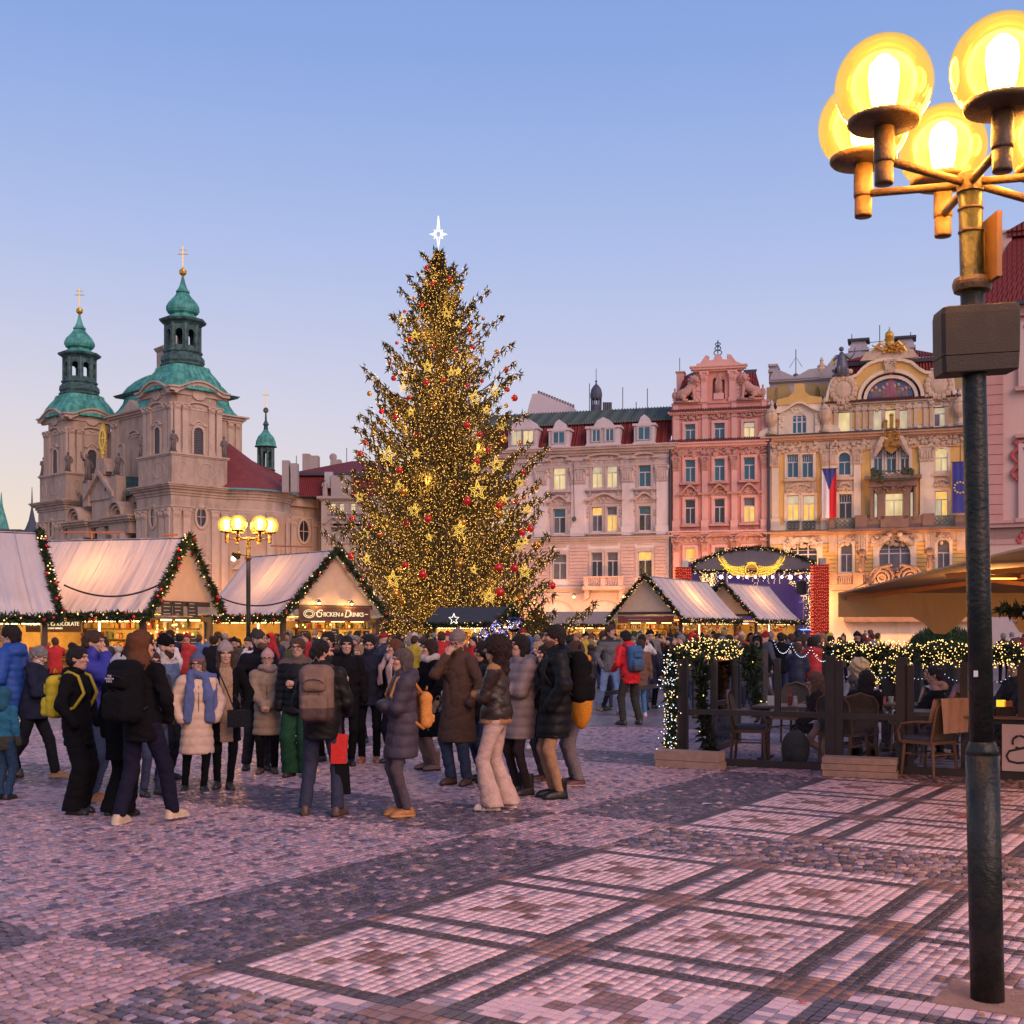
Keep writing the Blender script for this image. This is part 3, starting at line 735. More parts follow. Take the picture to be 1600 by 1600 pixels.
 # ---- centre of the front: convex bay with columns, broken arches and gable ----
 b = MB(); b.lathe([(6.2,0),(6.2,16.2)], (4.6, 16.4, 0), 36, 0, [(.62*math.cos(2*PI*k/36), 1.05*math.sin(2*PI*k/36)) for k in range(36)]); b.build('front_bay', st, root)
 M = front(.55)
 for y in (10.4, 12.0, 20.8, 22.4):
  q = MB(M); q.lathe([(.75,0),(.75,1.6),(.62,1.7),(.55,2.0),(.5,11.6),(.6,11.75)], (-y, -.5, 0), 12); q.lathe([(.5,11.75),(.8,12.9),(.85,13.1)], (-y, -.5, 0), 10)
  for k in range(6): q.ball((-y+.55*math.cos(k), -.5+.55*math.sin(k), 12.4), .22, 6, 4)
  q.build('column', sl, root)
 q = MB(M)
 for ya, yb in ((9.5, 13.0), (19.9, 23.4)):
  cornice(q, -yb, -ya, 13.1, [(.5,.9),(.9,.8),(.25,1.1),(.3,1.4),(.2,1.6)])
  um = -(ya+yb)/2; n = 12
  for r, o in ((1.75, 1.5), (1.35, 1.25), (.95, 1.0)):
   pi, po = arcpts(um, 15.3, 2*r-.5, r-.25), arcpts(um, 15.3, 2*r, r)
   for k in range(10): q.prism([pi[k], po[k], po[k+1], pi[k+1]], -o, .6)
  q.prism([(um-1.6, 15.3), (um+1.6, 15.3)]+arcpts(um, 15.3, 3.2, 1.6), -.4, .6)
 cornice(q, -19.9, -13.0, 14.3, [(.3,.5),(.35,.8),(.3,1.1)])
 q.prism([(-19.6, 17.6), (-13.2, 17.6), (-13.2, 18.0), (-16.4, 20.6), (-19.6, 18.0)], -.4, .6);
 for s_ in (-1, 1): q.prism([(-16.4, 20.6), (-16.4, 21.1), (-16.4+s_*3.6, 18.2), (-16.4+s_*3.6, 17.7)], -.9, .7)
 q.box(-19, -13.8, -.2, .6, 15.2, 17.6); q.box(-17.4, -15.4, -.5, .5, 20.6, 22.6); q.prism([(-18.2,20.9),(-14.6,20.9),(-15.6,22.2),(-17.2,22.2)], -.4, .4)
 for y in (12.9, 19.9): q.box(-y-.7, -y+.7, -.6, .6, 17.0, 20.2)
 q.build('front_gable', st, root)
 q = MB(M); u = -16.4; w = 1.7; ai = arcpts(u, 10.2, w, .85)
 for i in range(10):
  ao = arcpts(u, 10.2, w+.7, 1.2); q.prism([ai[i], ao[i], ao[i+1], ai[i+1]], -.6, .4)
 q.box(u-w/2-.35, u-w/2, -.6, .4, 8.0, 10.2); q.box(u+w/2, u+w/2+.35, -.6, .4, 8.0, 10.2)
 q.prism([(u-1.0, 11.9), (u+1.0, 11.9)]+arcpts(u, 13.4, 2.0, 1.1), -.35, .4); relief(q, u-1.2, u+1.2, 11.6, 15, 10, 0, .4, .3)
 o = q.build('front_window', sl, root); g = MB(M); g.prism([(u-w/2, 8.0), (u+w/2, 8.0)]+ai, -.4, .3); g.build('pane', DARKP, o)
 for (y, zz, hh, arm, le) in ((12.9, 20.2, 2.9, 0, .25), (19.9, 20.0, 3.6, 1, -.1), (15.3, 18.6, 1.6, 0, .2), (21.7, 17.2, 1.8, 1, -.3), (11.2, 17.0, 1.7, 0, .3)):
  s_ = MB(); statue(s_, (0,0,0), hh, 0, le, arm); s_.build('statue', sd, root, True, loc=(.3, y, zz))
 # gold sun monogram
 q = MB(M); u, zc = -16.4, 25.0
 for k in range(36):
  a = 2*PI*k/36; r = 1.0+.12*(k % 2); d = .07
  q.prism([(u+.72*math.cos(a-d), zc+1.28*math.sin(a-d)), (u+.72*math.cos(a+d), zc+1.28*math.sin(a+d)), (u+r*math.cos(a), zc+1.72*r*math.sin(a))], -.2, -.05)
 n = 24
 for k in range(n):
  a, c_ = 2*PI*k/n, 2*PI*(k+1)/n
  q.prism([(u+.55*math.cos(a), zc+1.0*math.sin(a)), (u+.76*math.cos(a), zc+1.32*math.sin(a)), (u+.76*math.cos(c_), zc+1.32*math.sin(c_)), (u+.55*math.cos(c_), zc+1.0*math.sin(c_))], -.24, -.03)
 q.box(u-.07, u+.07, -.2, -.06, zc-.8, zc+.9); q.box(u-.4, u+.4, -.21, -.05, zc+.05, zc+.25); q.tube([(u, -.12, 22.6), (u, -.12, 23.6)], .15, 6)
 q.ball((u, -.1, 23.3), (.35, .2, .4), 8, 5)
 q.build('gold_sunburst', mat('bright_gold', (.95,.62,.10), .35, metal=.6, var=.1), root)
 # dark copper roofs behind the front gable
 b = MB(); b.add([(1.2,12.4,17.9),(5.3,12.4,17.9),(5.3,13.6,20.4),(1.2,13.6,20.4),(1.2,8.2,17.9),(5.3,8.2,17.9),(1.2,10.4,19.6),(5.3,10.4,19.6)], [(0,1,2,3),(4,5,7,6)]); b.build('lean_to_roof', cd, root)
 b = MB(); b.add([(1.6,7.7,17.9),(7,7.7,17.9),(7,11.0,20.6),(1.6,12.4,17.9)], [(0,1,2,3)]); b.build('roof', red, root)
 # ---- red tiled apse roof and side roof ----
 b = MB(); apx = (12.6, 7.5, 24.9); n = 40; k2 = 12
 vs = []; fs = []
 for j in range(k2+1):
  t = j/k2
  for k in range(n+1):
   a = PI+PI*k/n; x, y = 11.9+6.1*math.cos(a), 2.0+6.1*.78*math.sin(a)
   tt = t**.92; vs.append((x+(apx[0]-x)*tt, y+(apx[1]-y)*tt, 18.1+(apx[2]-18.1)*(t**.9)))
 for j in range(k2):
  for k in range(n): fs.append((j*(n+1)+k, j*(n+1)+k+1, (j+1)*(n+1)+k+1, (j+1)*(n+1)+k))
 b.add(vs, fs)
 b.add([(5.8,2.0,18.1),(7.0,7.5,24.7),apx], [(0,1,2)]); b.add([(18.0,2.0,18.1),apx,(17,11,24.2),(17,11.3,18)], [(0,1,2,3)])
 for k in range(0, n+1, 1):
  for j0 in range(k2): pass
 b.build('apse_roof', red, root)
 b = MB()
 for k in range(n):
  a0, a1 = PI+PI*k/n, PI+PI*(k+1)/n
  b.bar((11.9+6.15*math.cos(a0), 2.0+6.15*.78*math.sin(a0), 18.15), (11.9+6.15*math.cos(a1), 2.0+6.15*.78*math.sin(a1), 18.15), .18, .18)
 b.bar((17.6,.5,18.2), (22.9,.35,18.2), .2, .2); b.build('gutter', mat('blue_copper_gutter', (.10,.30,.33), .5), root)
 b = MB(); b.add([(16.8,.3,18.1),(23.0,.2,18.1),(23.0,12,18.1),(18.0,9,23.0),(14.5,9,24.2),(16.8,12,18.1)], [(0,1,3,4),(1,2,3)]); b.build('side_roof', red, root)
 # ridge turret
 tx, ty = 19.0, 8.9; b = MB(Matrix.Translation((0,0,-2.2))); b.lathe([(1.15,21.5),(1.15,24.4),(1.3,24.5),(1.0,24.8)], (tx,ty,0), 8, 0, oc)
 for k in range(8):
  a = 2*PI*k/8+PI/8; b.tube([(tx+.95*math.cos(a), ty+.95*math.sin(a), 24.6), (tx+.95*math.cos(a), ty+.95*math.sin(a), 27.3)], .17, 6)
 b.lathe([(.95,26.8),(1.05,27.3),(1.25,27.5)], (tx,ty,0), 8, 0, oc); b.build('ridge_turret', cd, root)
 b = MB(Matrix.Translation((0,0,-2.2))); b.lathe([(1.45,27.5),(1.3,27.75),(1.25,28.2),(1.0,28.8),(.55,29.3),(.3,29.7)], (tx,ty,0), 12); b.build('turret_dome', cu, root)
 b = MB(Matrix.Translation((0,0,-2.2))); b.lathe([(.3,29.7),(.25,30.2),(.4,30.4),(.14,30.9),(.1,31.9),(.3,32.0),(.35,32.3),(.2,32.55),(.06,32.6)], (tx,ty,0), 10, 1); b.lathe([(.22,31.95),(.34,32.15),(.2,32.45)], (tx,ty,0), 10); b.tube([(tx,ty,32.5),(tx,ty,34.9)], .05, 6); b.bar((tx-.28,ty+.25,34.2),(tx+.28,ty-.25,34.2), .08); b.build('turret_spire', [go, cd], root)
 lanterns(root, [(x_, 4.5) for x_ in (4, 12, 19)], 1100, -3.5)  # lanterns added to warm the stone, in place of the square's lamps
 # far roofs and spire seen past the left tower
 r0 = thing('town_spire', 'tiny dark spire far beyond the stalls, seen past the left church tower', 'spire', tuple(P(50, 983, 220)[:2])+(0,))
 b = MB(); b.lathe([(2.2,0),(2.2,14.5),(2.6,15)], (0,0,0), 8); b.build('tower', mat('far_stone', (.16,.14,.16), .9), r0)
 b = MB(); b.lathe([(2.6,15),(1.9,17),(1.6,18.6),(1.9,19),(1.2,20),(.6,21.5),(.2,23.5),(.05,27.5)], (0,0,0), 8); b.build('spire_roof', mat('far_slate', (.07,.08,.11), .8), r0)
 x, y, _ = P(22, 983, 200); r0 = thing('town_house', 'distant house with steep dark red roof behind the nearest white stall roof', 'house', (x, y, 0))
 b = MB(); b.box(-6, 2.6, 0, 10, 0, 14.2); b.split('wall', mat('far_wall', (.33,.26,.25), .9), r0)
 b = MB(); b.prism([(-6.4,14.2),(3.0,14.2),(1.2,18.2),(-6.4,18.2)], -.3, 10.3); b.build('roof', mat('far_roof', (.12,.055,.055), .8, var=.3, col2=(.07,.09,.11)), r0)
 x, y, _ = P(2, 983, 215); r0 = thing('green_turret', 'green copper turret tip peeping above the nearest white stall roof', 'turret', (x, y, 0))
 b = MB(); b.lathe([(1.2,0),(1.2,19),(1.5,19.2),(.9,21.5),(.3,23.5),(.05,26)], (0,0,0), 8); b.build('turret_roof', cu, r0)
church()
# ================= HOUSES ON THE FAR SIDE OF THE SQUARE =================
class Facade:
 def __init__(s, pxl, dl, pxr, dr):
  s.O = Vector(((pxl-CX)/F*dl, dl, 0)); E_ = Vector(((pxr-CX)/F*dr, dr, 0)); s.t = (E_-s.O).normalized(); s.L = (E_-s.O).length
  s.ang = math.atan2(s.t.y, s.t.x)
 def uz(s, px, py, v=0.0):
  k = (px-CX)/F; n = Vector((-s.t.y, s.t.x)); o = Vector((s.O.x, s.O.y))+n*v
  u = (o.x-k*o.y)/(k*s.t.y-s.t.x); d = o.y+u*s.t.y
  return u, H+(HZ-py)/F*d
 def u(s, px, v=0.0): return s.uz(px, 900, v)[0]
 def z(s, px, py, v=0.0): return s.uz(px, py, v)[1]
 def rect(s, x0, x1, y0, y1):
  u0, za = s.uz(x0, y0); u1, zb = s.uz(x1, y0); zc = s.z((x0+x1)/2, y1)
  return u0, u1, zc, (za+zb)/2
 def root(s, name, label, cat): return thing(name, label, cat, s.O, s.ang)
IM = Matrix.Identity(4)
REDT = mat('red_roof_tiles', (.21,.042,.033))
def tiled(name, col):
 m = mat(name, col, .65, var=.22, scale=1.2, col2=tuple(q*.75 for q in col))
 nt = m.node_tree; n = nt.nodes; l = nt.links; tc = n.new('ShaderNodeTexCoord'); w = n.new('ShaderNodeTexWave'); w.inputs['Scale'].default_value = 1.35; w.bands_direction = 'X'
 l.new(tc.outputs['Object'], w.inputs['Vector']); b = n.new('ShaderNodeBump'); b.inputs['Strength'].default_value = .9; b.inputs['Distance'].default_value = .12
 l.new(w.outputs['Fac'], b.inputs['Height']); l.new(b.outputs[0], n['Principled BSDF'].inputs['Normal']); return m
PAN = tiled('red_pantiles', (.25,.035,.03)); GRN = tiled('green_sheet_roof', (.13,.17,.14))
def tiles_row(b, u0, u1, z, n, mi=0, out=.5):
 for k in range(n):
  u = u0+(u1-u0)*(k+.5)/n; b.tube([(u, -out-.05, z), (u, .2, z+.3)], (u1-u0)/n*.42, 6, mi)
def white_house():
 f = Facade(690, 115.5, 1046, 109.5)
 wall_m = mat('pale_rose_render', (.74,.60,.55), .85, var=.06, scale=.8, dirt=.35)
 tr = mat('cream_stucco', (.54,.41,.36), .85, var=.12, scale=1.5, dirt=.5)
 lo = mat('rusticated_stucco', (.62,.42,.36), .85, var=.08, scale=.9, dirt=.3)
 root = f.root('townhouse', 'pale pink white town house with green metal roof and dormers, right behind the tree', 'house')
 L = f.L; R = f.rect
 zc = f.z(960, 697); zs = f.z(960, 843); zb = f.z(960, 916)
 cols = [(733, 752), (777, 796), (864.5, 883.5), (925, 964), (998, 1017)]
 W = []
 for i, (a, c) in enumerate(cols):
  if i == 0: a, c = a-4, c+14
  for r, (ya, yb) in enumerate(((727, 761.5), (792, 830), (863, 902))):
   W.append((i, r, R(a-(1 if r == 2 else 0), c+(1.5 if r == 2 else 0), ya+(2 if i < 3 else 0)-(i-3)*1.2, yb+(2 if i < 3 else 0)-(i-3)*1.2)))
 wall('wall', root, IM, 0, L, 0, zc, [w[2] for w in W if w[1] < 2]+[w[2] for w in W if w[1] == 2], wall_m)
 b = MB(); b.box(0, L, .6, 12, 0, zc-.05); b.build('house_body', wall_m, root)
 kinds = {(2,0): 'www', (3,0): 'cww', (4,0): 'b', (2,1): 'bgd', (3,1): 'lgl', (4,1): 'bdg', (2,2): 'ggg', (3,2): 'gdd', (4,2): 'ldd', (1,0): 'b', (0,0): 'w', (0,1): 'd', (1,1): 'c', (0,2): 'g', (1,2): 'g'}
 orn = MB()
 for i, r, (u0, u1, z0, z1) in W:
  k = kinds.get((i, r), 'b'); wd = u1-u0
  if wd > 1.6:
   um = (u0+u1)/2; gp = .22
   kk = [k, k]
   if (i, r) == (3,0): kk = ['cww', 'cww']
   if (i, r) == (3,1): kk = ['lgg', 'gll']
   window(root, IM, u0, um-gp, z0, z1, kk[0], trim=tr, t=.2); window(root, IM, um+gp, u1, z0, z1, kk[1], trim=tr, t=.2)
   orn.box(um-gp+.21, um+gp-.21, -.05, .27, z0, z1)
  else: window(root, IM, u0, u1, z0, z1, k, trim=tr, t=.24)
  if r < 2:
   orn.box(u0-.55, u1+.55, -.38, .05, z0-.3, z0-.12); orn.box(u0-.4, u1+.4, -.22, .05, z0-.42, z0-.3)
   for q in (u0-.25, u1+.05): orn.prism([(q, z0-.42), (q, z0-.8), (q+.2, z0-.7), (q+.2, z0-.42)], -.2, .05)
   um = (u0+u1)/2
   scroll_pediment(orn, um, z1+.75, wd+1.0, .55 if r else .35, 0, .42, 0, 'ogee' if r else 'arc')
   relief(orn, u0, u1, z1+.3, z1+.7, 6, 0, .1, .13)
   for q in (u0-.34, u1+.34): relief(orn, q-.05, q+.05, z1-.9, z1+.2, 5, 0, .1, .12)
   if r == 1: orn.box(u0-.1, u1+.1, -.06, .05, z0-1.3, z0-.5)
 orn.split('window_ornament', tr, root)
 # pilasters
 for a, c in ((745, 758), (806, 823), (837, 854), (893, 914.5), (972, 990), (1026, 1044)):
  u0, u1 = f.u(a), f.u(c); q = MB(); pilaster(q, u0, u1, zs+.35, zc-1.9, 0, .16, 1.5, .8, 1); q.build('pilaster', [wall_m, tr], root)
 b = MB(); z = cornice(b, 0, L, zc-1.85, [(.15,.12),(.45,.05),(.2,.15)]); relief(b, 0, L, zc-1.55, zc-1.25, 80, 0, .1, .16); cornice(b, 0, L, zc-.75, [(.2,.3),(.25,.5),(.18,.75),(.12,.85)])
 cornice(b, 0, L, zs-.25, [(.2,.15),(.2,.28),(.12,.4)]); cornice(b, 0, L, zb-.5, [(.2,.15),(.15,.3),(.12,.42)]); b.split('cornice', tr, root)
 # banded lower storey
 b = MB(); bands = np.linspace(zb+.1, zs-.45, 13); hs = sorted([w[2][:2] for w in W if w[1] == 2])
 for z0, z1 in zip(bands[:-1], bands[1:]):
  u = 0
  for a, c in hs+[(L, L)]:
   if a-.3 > u: b.box(u, a-.3, -.07, .03, z0+.05, z1)
   u = c+.3
 b.split('stone_band', lo, root)
 # balcony on the second bay
 u0, u1, z0, z1 = R(919, 972, 901, 916); b = MB(); b.box(u0-.3, u1+.3, -1.0, .1, z0-.35, z0);
 for k in (0, .5, 1): q = u0+(u1-u0)*k; b.box(q-.22, q+.22, -.95, -.6, z0, z1-.12)
 b.box(u0-.25, u1+.25, -1.0, -.55, z1-.12, z1)
 for a, c in ((u0+.3, (u0+u1)/2-.3), ((u0+u1)/2+.3, u1-.3)):
  for k in range(7): q = a+(c-a)*k/6; b.tube([(q, -.78, z0), (q, -.78, z1-.1)], .05, 6)
 for k in (0, 1): q = u0+(u1-u0)*k; b.prism([(q-.2, z0-.35), (q-.2, z0-1.3), (q+.2, z0-1.0), (q+.2, z0-.35)], -.6, .05)
 b.build('balcony', lo, root)
 # arcade
 b = MB(); zt = zb-.55
 ars = [(f.u(842), f.u(898)), (f.u(915), f.u(976)), (f.u(990), f.u(1036))]; zr = f.z(930, 938)
 u = 0
 for a, c in ars:
  b.box(u, a, -.25, .3, 0, zt); u = c
  ap = arcpts((a+c)/2, zr-(c-a)*.38, c-a, (c-a)*.38, 16)
  for (x0, z0), (x1, z1) in zip(ap[:-1], ap[1:]): b.prism([(x1, z1), (x0, z0), (x0, zt), (x1, zt)], -.25, .3)
 b.box(u, L, -.25, .3, 0, zt); b.build('arcade', lo, root)
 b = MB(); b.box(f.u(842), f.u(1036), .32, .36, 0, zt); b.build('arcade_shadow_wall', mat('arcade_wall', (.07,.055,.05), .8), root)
 lanterns(root, [(f.u(p), zb-.9 if p > 900 else zb-1.4) for p in (775, 845, 906, 983, 1040)], 380, -2.4)
 # mansard roof and dormers
 zr0, zr1 = zc, f.z(960, 640, 6.0)
 zg = f.z(960, 657, 1.6)
 b = MB(); b.prism([(0.1, zr0), (zr0, zr0)], 0, 0) if False else None
 b.add([(0,.15,zr0),(L,.15,zr0),(L,1.9,zg),(0,1.9,zg)], [(0,1,2,3)])
 n = 60
 for k in range(n+1): u = L*k/n; b.tube([(u, .10, zr0), (u, 1.86, zg)], .07, 5)
 b.build('mansard_roof', PAN, root)
 b = MB(); b.add([(0,1.6,zg-.05),(L,1.6,zg-.05),(L,6,zr1),(0,6,zr1),(0,12,zg),(L,12,zg)], [(0,1,2,3),(3,2,5,4)])
 n = 75
 for k in range(n+1): u = L*k/n; b.bar((u, 1.6, zg-.02), (u, 6, zr1+.03), .06, .12)
 b.box(0, L, 1.45, 1.7, zg-.22, zg-.02); b.build('metal_roof', GRN, root)
 dm = mat('dormer_render', (.62,.52,.52), .85, var=.06, dirt=.25)
 for a, c, ya, kind in ((720, 750, 664, 'tri'), (795, 840, 655, 'arc'), (858, 890, 656.5, 'tri'), (917, 969, 653, 'tri2'), (991, 1023, 648.5, 'tri')):
  ua, uc = f.u(a), f.u(c); zt = f.z(a, ya+14.5); zp = f.z((a+c)/2, ya-1)
  d = MB(); d.box(ua, uc, -.15, 2.4, zc-.02, zt); um = (ua+uc)/2; w = uc-ua
  if kind == 'arc': d.prism([(ua+.15, zt), (uc-.15, zt)]+arcpts(um, zt, w-.3, zp-zt), -.15, 2.4);
  else:
   d.prism([(um-w*.3, zt), (um+w*.3, zt), (um+w*.17, zp-.25), (um, zp), (um-w*.17, zp-.25)], -.15, 2.4)
  d.box(ua-.12, uc+.12, -.28, 2.3, zt-.18, zt+.02); d.box(ua-.1, uc+.1, -.25, .2, zc+.0, zc+.2)
  d.build('dormer', dm, root)
  z0, z1 = zc+.42, zt-.3
  if kind == 'arc': ws = [(ua+w*.12, um-.06, 'c'), (um+.06, uc-w*.12, 'w')]
  elif kind == 'tri2': ws = [(ua+w*.18, um-.25, 'b'), (um+.25, uc-w*.18, 'b')]
  else: ws = [(um-.55, um+.55, 'b')]
  for q0, q1, k in ws: window(root, IM, q0, q1, z0, z1, k, trim=tr, t=.12, v=-.25, mull='I', proud=.3)
 # chimneys, turret and aerials
 b = MB(); u0, z0 = f.uz(820, 645, 8); u1, z1 = f.uz(872, 640, 8)
 ur, zt = f.uz(838, 615, 8)
 b.prism([(u0, z0-2), (u1+2, z0-2), (u1+1.5, z0+.3), (ur+.3, zt), (ur-.4, zt), (ur-.6, zt-.6), (u0+.3, z0+.3)], 8, 9.5); b.build('gable_wall', dm, root)
 b = MB()
 for k in range(14): t = k/13; ux, zz = ur+.1+(u1+1.3-ur)*t, zt+(z0+.3-zt)*t; b.tube([(ux, 8.6, zz-.3), (ux, 8.6, zz+.38)], .12, 6)
 b.build('chimney_pots', mat('chimney_pot', (.20,.15,.15), .9), root)['kind'] = 'stuff'
 u, z = f.uz(931.5, 637, 7); zt = f.z(931.5, 595, 7); b = MB(); h = zt-z
 b.lathe([(.55, z-1), (.55, z+.25)], (u, 7, 0), 8)
 for k in range(8): a = 2*PI*k/8; b.tube([(u+.48*math.cos(a), 7+.48*math.sin(a), z+.2), (u+.48*math.cos(a), 7+.48*math.sin(a), z+h*.33)], .07, 5)
 b.lathe([(.5,h*.3),(.58,h*.36),(.6,h*.5),(.5,h*.68),(.3,h*.8),(.1,h*.87),(.05,h*.95),(.14,h*.98),(.03,h*1.02),(.03,h*1.45)], (u, 7, z), 10); b.build('roof_turret', mat('slate_turret', (.07,.075,.11), .6), root)
 for px, py, v in ((921, 599, 7), (973, 605, 5), (1011.5, 607, 5), (994, 628, 5)):
  u, z = f.uz(px, py, v); b = MB(); b.tube([(u, v, z-5), (u, v, z)], .04, 5); b.ball((u, v, z-3.2), .13, 6, 4); b.build('aerial', mat('aerial_metal', (.08,.08,.09), .5), root)
 for k in range(4):
  u, z = f.uz(943+k*3.5, 633, 6); b = MB(); b.tube([(u, 6.2, z-1.2), (u, 6.2, z+.3)], .13, 6); b.build('flue', mat('aerial_metal', (0,0,0)), root)
 # hanging floodlight cable
 u, z0 = f.uz(897, 722); z1 = f.z(901, 808); b = MB(); b.tube([(u, -.3, z0), (u+.1, -.35, z1)], .035, 5); b.ball((u+.1, -.4, z1-.2), (.22,.2,.25), 8, 5); b.build('hanging_lamp', mat('aerial_metal', (0,0,0)), root)
 u = f.u(1048); b = MB(); b.tube([(u, -.25, 1), (u, -.25, zc-.2)], .12, 8); b.build('downpipe', mat('downpipe_metal', (.035,.03,.045), .5), root)
white_house()

def pink_house():
 f = Facade(1050, 109.4, 1201, 107.4)
 wm = mat('salmon_pink_render', (.64,.27,.22), .85, var=.07, scale=.8, dirt=.3)
 lt = mat('light_pink_stucco', (.70,.38,.32), .85, var=.08, scale=1.2, dirt=.3)
 og = mat('pink_stone_carving', (.50,.27,.22), .85, var=.15, scale=2, dirt=.5)
 root = f.root('townhouse', 'narrow salmon pink town house with two stone lions and a statue niche on its gable', 'house')
 L = f.L; R = f.rect
 X = lambda zx: 1040+zx/7.272; Y = lambda zy: 540+zy/7.272
 zc = f.z(1125, Y(1085)); z2 = f.z(1125, Y(735)); zp = f.z(1125, Y(640)); zs = f.z(1125, 832)
 xs = [(1070.5, 1086.5), (1116, 1132.5), (1162, 1179.5)]
 rows = [(Y(880), Y(1060), -2), (716.5, 751, -2), (779, 817, -1.5), (855, 905, -1)]
 W = []
 for i, (a, c) in enumerate(xs):
  for r, (ya, yb, sl) in enumerate(rows): W.append((i, r, R(a, c, ya+(i-1)*sl, yb+(i-1)*sl)))
 wall('wall', root, IM, 0, L, 0, zc, [w[2] for w in W if w[1]], wm)
 wall('upper_wall', root, IM, 0, L, zc+.002, z2, [w[2] for w in W if not w[1]], wm, v=.05)
 b = MB(); b.box(.02, L-.02, .6, 11, 0, z2); b.build('house_body', wm, root)
 kinds = {(0,0): 'b', (1,0): 'b', (2,0): 'cww', (0,1): 'b', (1,1): 'b', (2,1): 'b', (0,2): 'd', (1,2): 'd', (2,2): 'gll', (0,3): 'l', (1,3): 'g', (2,3): 'd'}
 o = MB()
 for i, r, (u0, u1, z0, z1) in W:
  window(root, IM, u0, u1, z0, z1, kinds[(i, r)], trim=lt, t=.24, proud=.1)
  um = (u0+u1)/2; w = u1-u0
  if r == 0: relief(o, u0-.3, u1+.3, z1+.35, z1+.95, 22, 0, .14, .16); o.box(u0-.9, u0-.1, -.1, .05, z1+.5, z1+.58); o.box(u1+.1, u1+.9, -.1, .05, z1+.5, z1+.58)
  if r in (1, 2): o.box(u0-.4, u1+.4, -.35, .05, z0-.28, z0-.1)
  if r == 1: relief(o, u0-.2, u1+.2, z1+.35, z1+1.0, 18, 0, .14, .16); relief(o, u0-.2, u1+.2, z0-.85, z0-.35, 14, 0, .1, .13)
  if r == 2: scroll_pediment(o, um, z1+.55, w+1.2, .75, 0, .42, 0, 'ogee'); relief(o, u0, u1, z1+.3, z1+1.0, 14, 0, .16, .15); relief(o, u0, u1, z0-1.1, z0-.4, 18, 0, .08, .13)
  if r == 3: scroll_pediment(o, um, z1+.7, w+1.6, .6, 0, .4, 0, 'arc')
 o.split('window_ornament', og, root)
 for a, c in ((1052, 1061.5), (1097, 1106), (1143, 1152), (1190, 1199)):
  q = MB(); pilaster(q, f.u(a), f.u(c), zs+.2, zc-1.3, 0, .16, 1.3, .9, 1); q.build('pilaster', [lt, og], root)
  q = MB(); pilaster(q, f.u(a), f.u(c), 2, zs-.5, 0, .16, 1.2, .9, 1); q.build('pilaster', [lt, og], root)
  q = MB(); q.box(f.u(a), f.u(c), -.05, .1, zc+.1, z2-.25); q.build('pilaster', lt, root)
 b = MB(); relief(b, 0, L, zc-1.2, zc-.6, 110, 0, .2, .2); b.build('carved_frieze', og, root)
 b = MB(); cornice(b, 0, L, zc-.62, [(.15,.2),(.25,.45),(.2,.6)]); cornice(b, 0, L, zs-.35, [(.2,.15),(.2,.3),(.12,.4)]); cornice(b, 0, L, z2-.3, [(.12,.2),(.18,.35)]); b.split('cornice', lt, root)
 b = MB(); tiles_row(b, -.3, L+.3, zc-.02, 44, 0, .6); b.build('tile_row', mat('dark_tile_edge', (.10,.03,.03), .7), root); b = MB(); tiles_row(b, -.2, L+.2, z2-.02, 40, 0, .4); b.build('tile_row', MATS['dark_tile_edge'], root)
 b = MB(); b.box(0, L, -.02, .5, z2+.003, zp); b.box(-.05, L+.05, -.12, .5, zp-.12, zp+.02)
 for a in (1052, 1097, 1143, 1190): b.box(f.u(a), f.u(a+8), -.1, .1, z2+.1, zp-.12, 1)
 b.build('parapet', [wm, lt], root)
 lanterns(root, [(f.u(p), 5.2) for p in (1073, 1125, 1178)], 300, -2.2)
 # gable
 g0, g1 = f.u(X(345)), f.u(X(858)); zg = f.z(1120, Y(240)); zt = f.z(1120, Y(105)); um = (g0+g1)/2
 n0, n1, nz = f.u(X(532)), f.u(X(672)), f.z(1122, Y(340)); nb = f.z(1122, Y(610))
 wall('gable_wall', root, IM, g0, g1, zp+.004, zg, [(n0, n1, nb, nz, (n1-n0)/2)], wm, rev=.5, v=.1)
 b = MB(); b.box(g0, g1, .65, 1.4, zp, zg); b.build('gable_back', wm, root)
 b = MB()
 for a, c in ((405, 470), (725, 795)): pilaster(b, f.u(X(a)), f.u(X(c)), zp+.02, zg-.4, 0, .1, .9, .35)
 cornice(b, g0, g1, zg-.4, [(.15,.25),(.2,.45),(.12,.55)], 0, .1)
 pts = [(345,240),(870,240),(860,205),(800,180),(765,135),(740,105),(700,100),(695,125),(715,145),(690,160),(650,158),(632,115),(595,103),(558,120),(545,160),(510,172),(480,150),(490,120),(455,112),(420,165),(395,200),(352,212)]
 pp = [f.uz(X(a), Y(c)-.0) for a, c in pts]; b.prism(pp, -.12, .7)
 b.build('gable_top', lt, root)
 for s_ in (-1, 1):
  b = MB(); uu = f.u(X(370 if s_ < 0 else 840)); zz = zp+.05
  for k in range(26):
   a = k*.42; r = .62*math.exp(-k*.085); b.ball((uu+s_*(r*math.cos(a)-.1), .05, zz+.62+r*math.sin(a)), .16*math.exp(-k*.03), 6, 4)
  b.prism([(uu-s_*.35, zz), (uu+s_*.45, zz), (uu+s_*.3, zz+1.1), (uu-s_*.1, zz+2.6), (uu-s_*.4, zz+2.8)][::s_], 0, .4); b.build('volute', lt, root)
 b = MB(); statue(b, (0,0,0), 2.5, 0, .05); b.build('statue', og, root, True, loc=((n0+n1)/2, .3, nb+.55))
 b = MB(); b.box((n0+n1)/2-.45, (n0+n1)/2+.45, 0, .55, nb, nb+.55); b.build('pedestal', lt, root)
 b = MB(); uc, zz = f.uz(X(592), Y(60)); b.tube([(uc, .2, zz-.8), (uc, .2, zz+1.0)], .05, 5)
